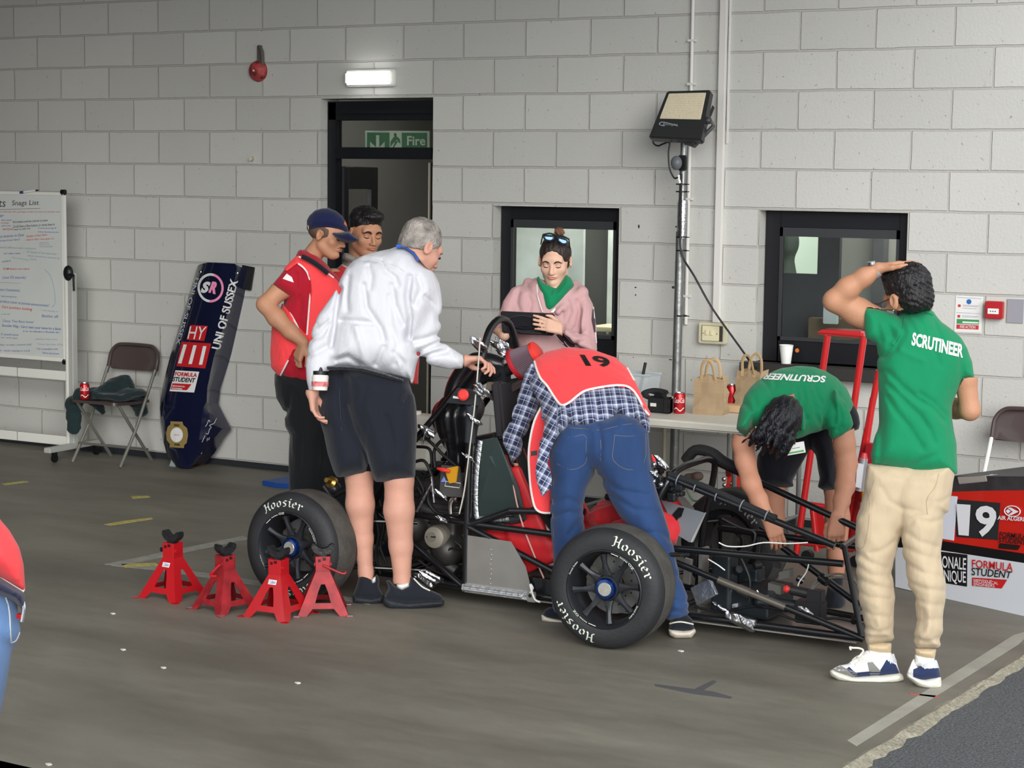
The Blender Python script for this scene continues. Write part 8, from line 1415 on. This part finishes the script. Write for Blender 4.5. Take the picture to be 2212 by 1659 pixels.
M().sph(PX(*cH([(1240, 80)])[0], 9.93), (.008, .008, .004), 8).build('cap_button', CAPM, b_); m = M(); patch_on(m, cH([(1530, 300), (1565, 380), (1555, 415), (1530, 380), (1510, 370)]), cb2, .002, 4); m.V and m.build('cap_emblem', mat('emblem_orange', (214, 120, 90), .6), b_); strokes(cb2, [cH([(870, 390), (885, 430), (870, 480)]), ], mat('cap_buckle', (220, 210, 150), .4), b_, 'cap_buckle', .0025)
BT = cloth('black_trousers', (22, 24, 27)); s = S(.006); s.puff([(593, 806), (591, 830), (596, 860), (614, 892), (616, 920), (627, 940), (625, 995), (624, 1050), (628, 1120), (634, 1190), (690, 1192), (700, 1050), (705, 960), (745, 860), (735, 800), (660, 800)], [(650, 850, dB), (650, 1190, 10.0), (720, 850, dB)], .12, .09); limb(s, [(720, 860, dB, .10), (722, 1010, 9.98, .085), (726, 1180, 10.0, .07)]); s.disp(folds(.006, 12, CU, seed=45)); s.disp(creases([([(x, y, 9.83) for x, y in L], a) for L, a in (([(627, 838), (622, 880), (612, 895)], 1.2), ([(640, 850), (650, 940), (645, 1010)], .7))], .014, .012)); floorcut(s); sob(s, 'trousers', BT, b_)
for x in (662, 726): s = S(.005); c = PX(x, 1185, 9.98); c[2] = 0; s.cone(c+[-.02, -.02, .035], c+[.14, -.10, .03], .045, .04, .02); floorcut(s); sob(s, 'shoe_upper', BSH, b_)
# ---------- C: second onlooker ----------
c_ = person('person with short dark hair and coral bib standing behind the white shirted person', PX(805, 800, 10.3)*[1, 1, 0])
h = Head(PX(790, 505, 10.28), DV(.48, -.26, -.84), DV(.12, .96, -.2), 1.08); s = S(.0042); h.build(s, PX(778, 552, 10.33), .056); s.cone(PX(795, 620, 10.35), PX(805, 820, 10.35), .14, .13, .04, CF, .7)
limb(s, [(775, 860, 10.35, .09), (782, 1010, 10.38, .06), (785, 1150, 10.4, .04)]); limb(s, [(835, 860, 10.35, .09), (838, 1010, 10.38, .06), (838, 1150, 10.4, .04)]); limb(s, [(880, 610, 10.35, .055), (890, 720, 10.35, .045), (850, 800, 10.2, .03)]); hand(s, PX(848, 804, 10.2), DV(-.5, -.8, 0), DV(0, 0, 1), DV(-.5, .5, 0), .4); limb(s, [(735, 610, 10.35, .055), (725, 720, 10.35, .045), (740, 820, 10.25, .03)]); hand(s, PX(741, 824, 10.24), DV(.1, -1, 0), DV(1, 0, 0), DV(0, 0, -1), .4)
bodyq(s, SK2, c_, [[(735, 430), (860, 430), (860, 582), (800, 577), (776, 570), (762, 556), (748, 550)]], [(PX(844, 812, 10.2), .11), (PX(742, 832, 10.24), .11)], lambda hb, h=h: h.features(hb, c_, wid=.0048))
s = S(.0045); k = 1.08; s.ell(h.p(0, -.020, .060), [.080*k, .096*k, .078*k], h.ax); s.ell(h.p(0, -.045, .0), [.074*k, .066*k, .070*k], h.ax, .01); s.ell(h.p(-.01, .052, .098), [.06, .045, .032], h.ax, .02); s.plane(h.p(0, .092, .045), h.f*.35-h.u); s.plane(h.p(0, .04, -.04), h.f*.9-h.u*.1) if 0 else None; s.plane(h.p(0, 0, -.045), -h.u)
s.ell(h.p(0, .085, -.03), [.09, .075, .082], h.ax, .006, 's')
for sx in (-1, 1): s.ell(h.p(sx*.09, .004, -.012), [.024, .03, .040], h.ax, .004, 's')
s.disp(lambda P: .003*np.sin(P@h.r*130+2*np.sin(P@h.u*50))*np.sin(P@h.f*110+2*np.sin(P@h.r*60))); sob(s, 'hair', HBLK, c_)
HG = cloth('grey_hoodie', (150, 146, 138)); s = S(.006); tC = [(735, 572), (752, 556), (768, 549), (800, 556), (850, 570), (885, 600), (905, 700), (900, 830), (740, 835), (725, 720), (705, 640), (715, 595)]; s.puff(tC, 10.35, .13, .10); s.puff(cI([(10, 890), (60, 880), (150, 915), (260, 960), (200, 1060), (60, 1020), (-10, 980)]), 10.27, .06, .03, k=.01); limb(s, [(880, 610, 10.35, .075), (890, 720, 10.35, .062), (850, 800, 10.2, .045)]); limb(s, [(735, 610, 10.35, .075), (725, 720, 10.35, .062), (740, 820, 10.25, .045)]); s.disp(folds(.004, 14, CU, seed=51)); shC = s; sob(s, 'hoodie', HG, c_)
s = over(shC); prismany(s, [[(700, 640), (706, 606), (722, 585), (742, 571), (762, 580), (790, 592), (900, 640), (910, 830), (740, 840), (722, 700)]]); sob(s, 'bib_vest', VEST, c_); strokes(bvh(s), [[(740, 573), (760, 583), (790, 596)]], PIPE, c_, 'white_piping', .005)
s = S(.006); limb(s, [(775, 840, 10.35, .10), (782, 1010, 10.38, .08), (786, 1160, 10.4, .07)]); limb(s, [(835, 840, 10.35, .10), (838, 1010, 10.38, .08), (838, 1160, 10.4, .07)]); floorcut(s); s.disp(folds(.005, 12, CU, seed=52)); sob(s, 'trousers', cloth('dark_trousers', (34, 36, 44)), c_)
for x in (787, 840): s = S(.006); c = PX(x, 1165, 10.38); c[2] = 0; s.cone(c+[.0, .02, .035], c+[.08, -.14, .03], .045, .04, .02); floorcut(s); sob(s, 'shoe_upper', BSH, c_)
# ---------- D: woman with tablet ----------
w_ = person('person in pink hooded jacket with sunglasses on her head, reading a black tablet', PX(1188, 800, 10.05)*[1, 1, 0]); PKJ = cloth('dusty_pink_jacket', (196, 156, 156), bump=.3, bscale=20)
s = S(.006); d = 10.05; s.puff(cJ([(520, 778), (430, 832), (350, 858), (285, 888), (245, 960), (230, 1060), (260, 1200), (300, 1380), (310, 1500), (320, 1650), (340, 1900), (1030, 1900), (1040, 1700), (1060, 1560), (1050, 1400), (1040, 1250), (1050, 1060), (1020, 970), (950, 910), (890, 855), (800, 790), (650, 830)]), d, .12, .10)
s.puff(cJ([(350, 860), (280, 885), (235, 950), (200, 1010), (180, 1090), (158, 1140), (112, 1200), (100, 1260), (150, 1330), (230, 1330), (300, 1270), (330, 1100)]), d-.05, .055, .05, k=.02); s.puff(cJ([(960, 940), (1010, 962), (1050, 1030), (1066, 1130), (1083, 1250), (1092, 1400), (1095, 1480), (1040, 1490), (940, 1440), (860, 1400), (780, 1330), (770, 1250), (860, 1280), (930, 1300), (930, 1150)]), [(1280, 650, 10.02), (1220, 720, 9.82), (1285, 750, 9.93)], .055, .045, k=.02)
s.cone(PX(*cJ([(440, 835)])[0], d-.0), PX(*cJ([(560, 950)])[0], 9.94), .028, .022, .01); s.cone(PX(*cJ([(560, 950)])[0], 9.94), PX(*cJ([(590, 1120)])[0], 9.93), .022, .014, .01); s.cone(PX(*cJ([(880, 870)])[0], d), PX(*cJ([(950, 930)])[0], 10.0), .035, .035, .015); s.cone(PX(*cJ([(950, 930)])[0], 9.98), PX(*cJ([(720, 1110)])[0], 9.92), .032, .016, .012)
s.disp(creases([([(*p, 9.9) for p in cJ(L)], a) for L, a in (([(440, 950), (470, 1020), (450, 1100)], .9), ([(350, 930), (340, 1020), (360, 1100)], .9), ([(820, 1010), (840, 1100), (800, 1200)], .9), ([(900, 1000), (930, 1100), (900, 1240), (860, 1290)], 1.1), ([(760, 1100), (780, 1180), (770, 1260)], .7), ([(880, 1330), (960, 1310), (1040, 1330)], .8), ([(430, 860), (460, 920)], .7), ([(1000, 1050), (980, 1180), (960, 1280)], .7), ([(330, 1420), (420, 1500), (560, 1480)], .8), ([(900, 1400), (980, 1380), (1060, 1420)], .8))], .012, .011)); s.disp(folds(.004, 13, CU, seed=61)); sob(s, 'hooded_jacket', PKJ, w_); jb = bvh(s)
strokes(jb, [cJ([(524, 850), (530, 950), (560, 1060), (578, 1110)]), cJ([(1055, 1060), (1070, 1200), (1078, 1330), (1085, 1400)]), cJ([(700, 1330), (745, 1385), (775, 1410)]), cJ([(780, 1385), (815, 1430), (850, 1450)]), cJ([(165, 1110), (130, 1185), (112, 1205)])], PIPE, w_, 'white_piping', .003)
m = M(); patch_on(m, cJ([(700, 1330), (760, 1300), (830, 1345), (875, 1400), (880, 1440), (800, 1440), (740, 1390)]), jb, .0025, 5); patch_on(m, cJ([(1045, 1080), (1062, 1060), (1075, 1300), (1060, 1300), (1035, 1180)]), jb, .0025, 5); m.V and m.build('maroon_stripe', cloth('maroon_stripe', (66, 42, 52)), w_)
s = S(.005); s.puff(cJ([(522, 800), (532, 760), (580, 830), (640, 860), (700, 880), (765, 800), (800, 756), (845, 790), (878, 855), (790, 985), (700, 1085), (640, 1115), (585, 1080), (545, 930)]), 9.98, .075, .05); s.puff(cJ([(640, 850), (760, 840), (700, 890), (652, 955), (622, 880)]), 9.90, .04, .02, k=.006, op='s'); s.disp(folds(.002, 20, CU, seed=62)); sob(s, 'polo_shirt', GP, w_)
h = Head(PX(*cJ([(694, 632)])[0], 10.0), DV(-.20, -.34, -.92), DV(-.02, .95, -.3), 1.04); s = S(.0040); h.build(s, PX(*cJ([(700, 900)])[0], 10.0), .044, 1.02); s.cone(PX(1190, 685, 10.03), PX(1190, 830, d), .08, .11, .03, CF, .7)
def Ej(u, v, z, r): return (*cJ([(u, v)])[0], z, r)
limb(s, [Ej(270, 960, d, .045), Ej(150, 1240, 9.98, .038), Ej(215, 1330, 9.86, .028)]); hand(s, PX(*cJ([(215, 1325)])[0], 9.86), DV(.55, .6, -.1), DV(.2, 0, -.9), DV(.5, .7, .2), .3, .95)
limb(s, [Ej(1030, 1050, d, .045), Ej(1050, 1400, 9.95, .038), Ej(775, 1290, 9.79, .026)]); hand(s, PX(*cJ([(765, 1275)])[0], 9.775), DV(-.93, .28, -.0), DV(0, 0, 1), DV(.1, .95, .3), (.12, .14, .16, .2), .98, .1)
limb(s, [(1165, 860, d, .10), (1160, 1020, 10.08, .06), (1160, 1180, 10.1, .04)]); limb(s, [(1220, 860, d, .10), (1215, 1020, 10.08, .06), (1212, 1180, 10.1, .04)]); bodyq(s, SK3, w_, [[(1145, 480), (1255, 480), (1245, 600), (1228, 598), (1213, 612), (1192, 640), (1180, 622), (1162, 598), (1145, 590)], [(1150, 678), (1214, 678), (1216, 748), (1150, 748)], [(1060, 712), (1104, 700), (1135, 765), (1060, 770)]], (), lambda hb, h=h: h.features(hb, w_, wid=.0032, lips=mat('lip_rose', (190, 108, 108), .5)))
s = S(.0045); s.ell(h.p(0, -.016, .042), [.082, .102, .092], h.ax); s.ell(h.p(0, -.04, -.005), [.075, .072, .068], h.ax, .02); s.ell(h.p(0, .12, -.010), [.066, .14, .092], h.ax, .006, 's'); s.plane(h.p(0, 0, -.06), -h.u); s.ell(h.p(.0, .07, .145), [.003, .06, .06], h.ax, .006, 's')
for sx in (-1, 1): s.ell(h.p(sx*.086, .006, -.014), [.018, .022, .030], h.ax, .004, 's')
s.disp(lambda P: .0014*np.sin(P@h.r*260)); sob(s, 'hair', HBRN, w_)
s = S(.0045); c = PX(*cJ([(728, 348)])[0], 10.03); s.ell(c, (.024, .024, .022)); s.ell(c+[.014, 0, -.008], (.018, .02, .018)); s.disp(lambda P: .003*np.sin(P@CR*330+P@CU*200)); sob(s, 'hair_bun', mat('auburn_bun', (118, 80, 56), .5, bump=.9, bscale=120), w_)
for sx, q in ((-1, [(585, 378), (680, 385), (690, 430), (650, 450), (600, 440), (578, 410)]), (1, [(712, 392), (800, 420), (818, 440), (805, 478), (760, 480), (718, 450)])): s = S(.004); s.puff(cJ(q), 9.90, .012, .008); sob(s, 'sunglasses_lens', mat('mirror_lens', (30, 70, 96), .08, metal=.6, coat=1.), w_)
m = M(); m.tube([PX(*p, 9.895) for p in cJ([(578, 380), (640, 368), (690, 380), (710, 385), (760, 390), (828, 425)])], .0045, 8, 4); m.tube([PX(*cJ([(826, 425)])[0], 9.895), PX(*cJ([(835, 520)])[0], 9.98)], .003, 6); m.tube([PX(*cJ([(578, 382)])[0], 9.895), PX(*cJ([(560, 470)])[0], 9.98)], .003, 6); m.build('sunglasses_frame', BLKP, w_)
m = M(); c = PX(*cJ([(618, 1292)])[0], 9.772); m.lathe([(.0095, -.002), (.011, 0), (.0095, .002)], c, DV(-.93, .28, 0), 16); m.build('silver_ring', SIL, w_); m = M(); m.add([PX(*p, 9.905) for p in cJ([(650, 1110), (690, 1075), (702, 1080), (680, 1112)])], [(0, 1, 2, 3)]); m.build('name_badge', WHT, w_, smooth=False)
s = S(.006); limb(s, [(1165, 850, d, .11), (1160, 1020, 10.08, .075), (1160, 1190, 10.1, .05)]); limb(s, [(1222, 850, d, .11), (1216, 1020, 10.08, .075), (1213, 1190, 10.1, .05)]); s.disp(folds(.004, 12, CU, seed=63)); floorcut(s); sob(s, 'trousers', cloth('brown_leggings', (58, 46, 48)), w_)
for x in (1160, 1213): s = S(.006); c = PX(x, 1190, 10.08); c[2] = 0; s.cone(c+[0, .02, .03], c+[.03, -.13, .03], .04, .036, .02); floorcut(s); sob(s, 'shoe_upper', SHW, w_)
# tablet
q = [PX(*p, z) for p, z in zip(cJ([(178, 1094), (690, 1118), (684, 1326), (196, 1300)]), (9.87, 9.85, 9.80, 9.82))]; n_ = nrm(np.cross(q[1]-q[0], q[0]-q[3])); n_ = n_ if n_@CF < 0 else -n_
t = thing('tablet', 'black tablet in a rugged case held by the person in the pink jacket', 'tablet', np.mean(q, 0)); m = M(); m.prism([q[3], q[2], q[1], q[0]], -n_*.016); m.build('tablet_case', mat('case_black', (16, 16, 22), .45), t, bevel=.006)
m = M(); c = bil(q, .42, .48); u_ = nrm(q[1]-q[0]); v_ = nrm(q[0]-q[3]); m.tube([c+u_*.085*math.cos(a)+v_*.035*math.sin(a)+n_*.008 for a in np.linspace(0, 6.28, 28)[:-1]], .007, 8, closed=True); m.box(c+n_*.010, (.15, .055, .006), (u_, v_, n_)); m.build('hand_strap', mat('strap_gloss', (24, 24, 30), .3), t); m = M(); m.box(bil(q, .55, .03)+n_*.006, (.11, .010, .01), (u_, v_, n_)); m.build('case_stand', mat('stand_dark', (40, 40, 46), .3), t, bevel=.002)
# ---------- H: onlooker at the left edge ----------
p_ = person('person in coral bib and blue jeans cut off by the left photo edge', PX(-130, 1300, 5.0)*[1, 1, 0]); d = 5.0
s = S(.008); s.puff([(-330, 900), (-270, 850), (-150, 830), (-60, 860), (-30, 960), (-15, 1080), (0, 1122), (21, 1146), (43, 1181), (53, 1219), (56, 1283), (0, 1250), (-120, 1222), (-340, 1225), (-350, 1050)], d, .15, .11); s.disp(folds(.004, 10, CU, seed=71)); sob(s, 'bib_vest', VEST, p_); vb = bvh(s); strokes(vb, [[(-100, 1222), (-40, 1236), (0, 1248), (30, 1265), (53, 1278)]], PIPE, p_, 'white_piping', .008)
s = S(.008); s.puff([(-340, 1215), (-100, 1215), (0, 1245), (54, 1280), (57, 1305), (52, 1322), (30, 1300), (0, 1290), (-120, 1262), (-340, 1260)], d, .145, .03); s.puff([(-270, 850), (-200, 815), (-120, 830), (-60, 880), (-340, 900)], d, .11, .08); limb(s, [(-300, 900, d, .07), (-370, 1060, 5.02, .06)]); limb(s, [(-90, 900, d, .07), (-60, 1060, 4.95, .06)]); sob(s, 'navy_top', cloth('navy_top', (40, 42, 66)), p_)
h = Head(PX(-170, 660, 5.0), DV(-.4, -.1, .9), DV(0, 1, 0), 1.05); s = S(.007); h.build(s, PX(-180, 800, 5.0)); limb(s, [(-370, 1060, 5.02, .05), (-330, 1200, 5.1, .04)]); limb(s, [(-60, 1050, 4.95, .05), (-90, 1180, 5.1, .035)]); hand(s, PX(-330, 1205, 5.1), DV(.3, -.9, .2), DV(1, 0, 0), DV(0, 0, 1), .4); hand(s, PX(-92, 1185, 5.1), DV(-.7, -.2, .5), DV(0, 0, -1), DV(0, 1, 0), .4); s.cone(PX(-180, 900, d), PX(-160, 1250, d), .14, .14, .04, CF, .7); limb(s, [(-240, 1350, d, .10), (-230, 1700, d, .06), (-230, 2000, d, .04)]); limb(s, [(-70, 1350, d, .10), (-75, 1700, d, .06), (-75, 2000, d, .04)]); bodyq(s, SK5, p_, [], [(h.c, .27), (PX(-330, 1225, 5.1), .16), (PX(-100, 1190, 5.1), .16)])
s = S(.008); s.ell(h.p(0, -.02, .05), [.085, .1, .088], h.ax); s.ell(h.p(0, -.045, 0), [.075, .066, .075], h.ax, .02); s.plane(h.p(0, .05, 0), h.f-h.u*.3); sob(s, 'hair', HBRN, p_)
LJ = cloth('light_denim', (92, 122, 164), bump=.4, bscale=200, var=.25, vscale=8); s = S(.008); s.puff([(-150, 1250), (0, 1262), (36, 1296), (40, 1330), (46, 1365), (38, 1388), (27, 1398), (20, 1440), (12, 1480), (5, 1510), (-15, 1600), (-25, 1750), (-28, 1900), (-32, 2035), (-120, 2040), (-130, 1800), (-150, 1600), (-165, 1450), (-200, 1300)], d, .12, .09); s.puff([(-345, 1250), (-150, 1250), (-120, 1330), (-165, 1500), (-180, 1800), (-185, 2040), (-275, 2040), (-300, 1700), (-350, 1450)], d, .12, .09, k=.02); s.disp(folds(.004, 9, CU, seed=73)); floorcut(s); sob(s, 'jeans', LJ, p_); lb = bvh(s)
strokes(lb, [[(12, 1290), (20, 1320), (22, 1360), (24, 1388)], [(24, 1388), (34, 1384), (42, 1366)]], mat('pale_stitch', (176, 178, 176), .8), p_, 'stitched_seam', .0025)
m = M(); m.tube([PX(x, y, 4.93) for x, y in ((50, 1300), (52, 1315), (49, 1335), (47, 1343))], .006, 8, 3); m.build('key_clip', SIL, p_); M().box(PX(43, 1331, 4.93), (.012, .012, .012)).build('red_tag', RED, p_)
for x in (-230, -76): s = S(.008); c = PX(x, 2030, 5.0); c[2] = 0; s.cone(c+[0, 0, .04], c+[-.03, .17, .035], .05, .045, .02); floorcut(s); sob(s, 'shoe_upper', SHW, p_)

flushb()
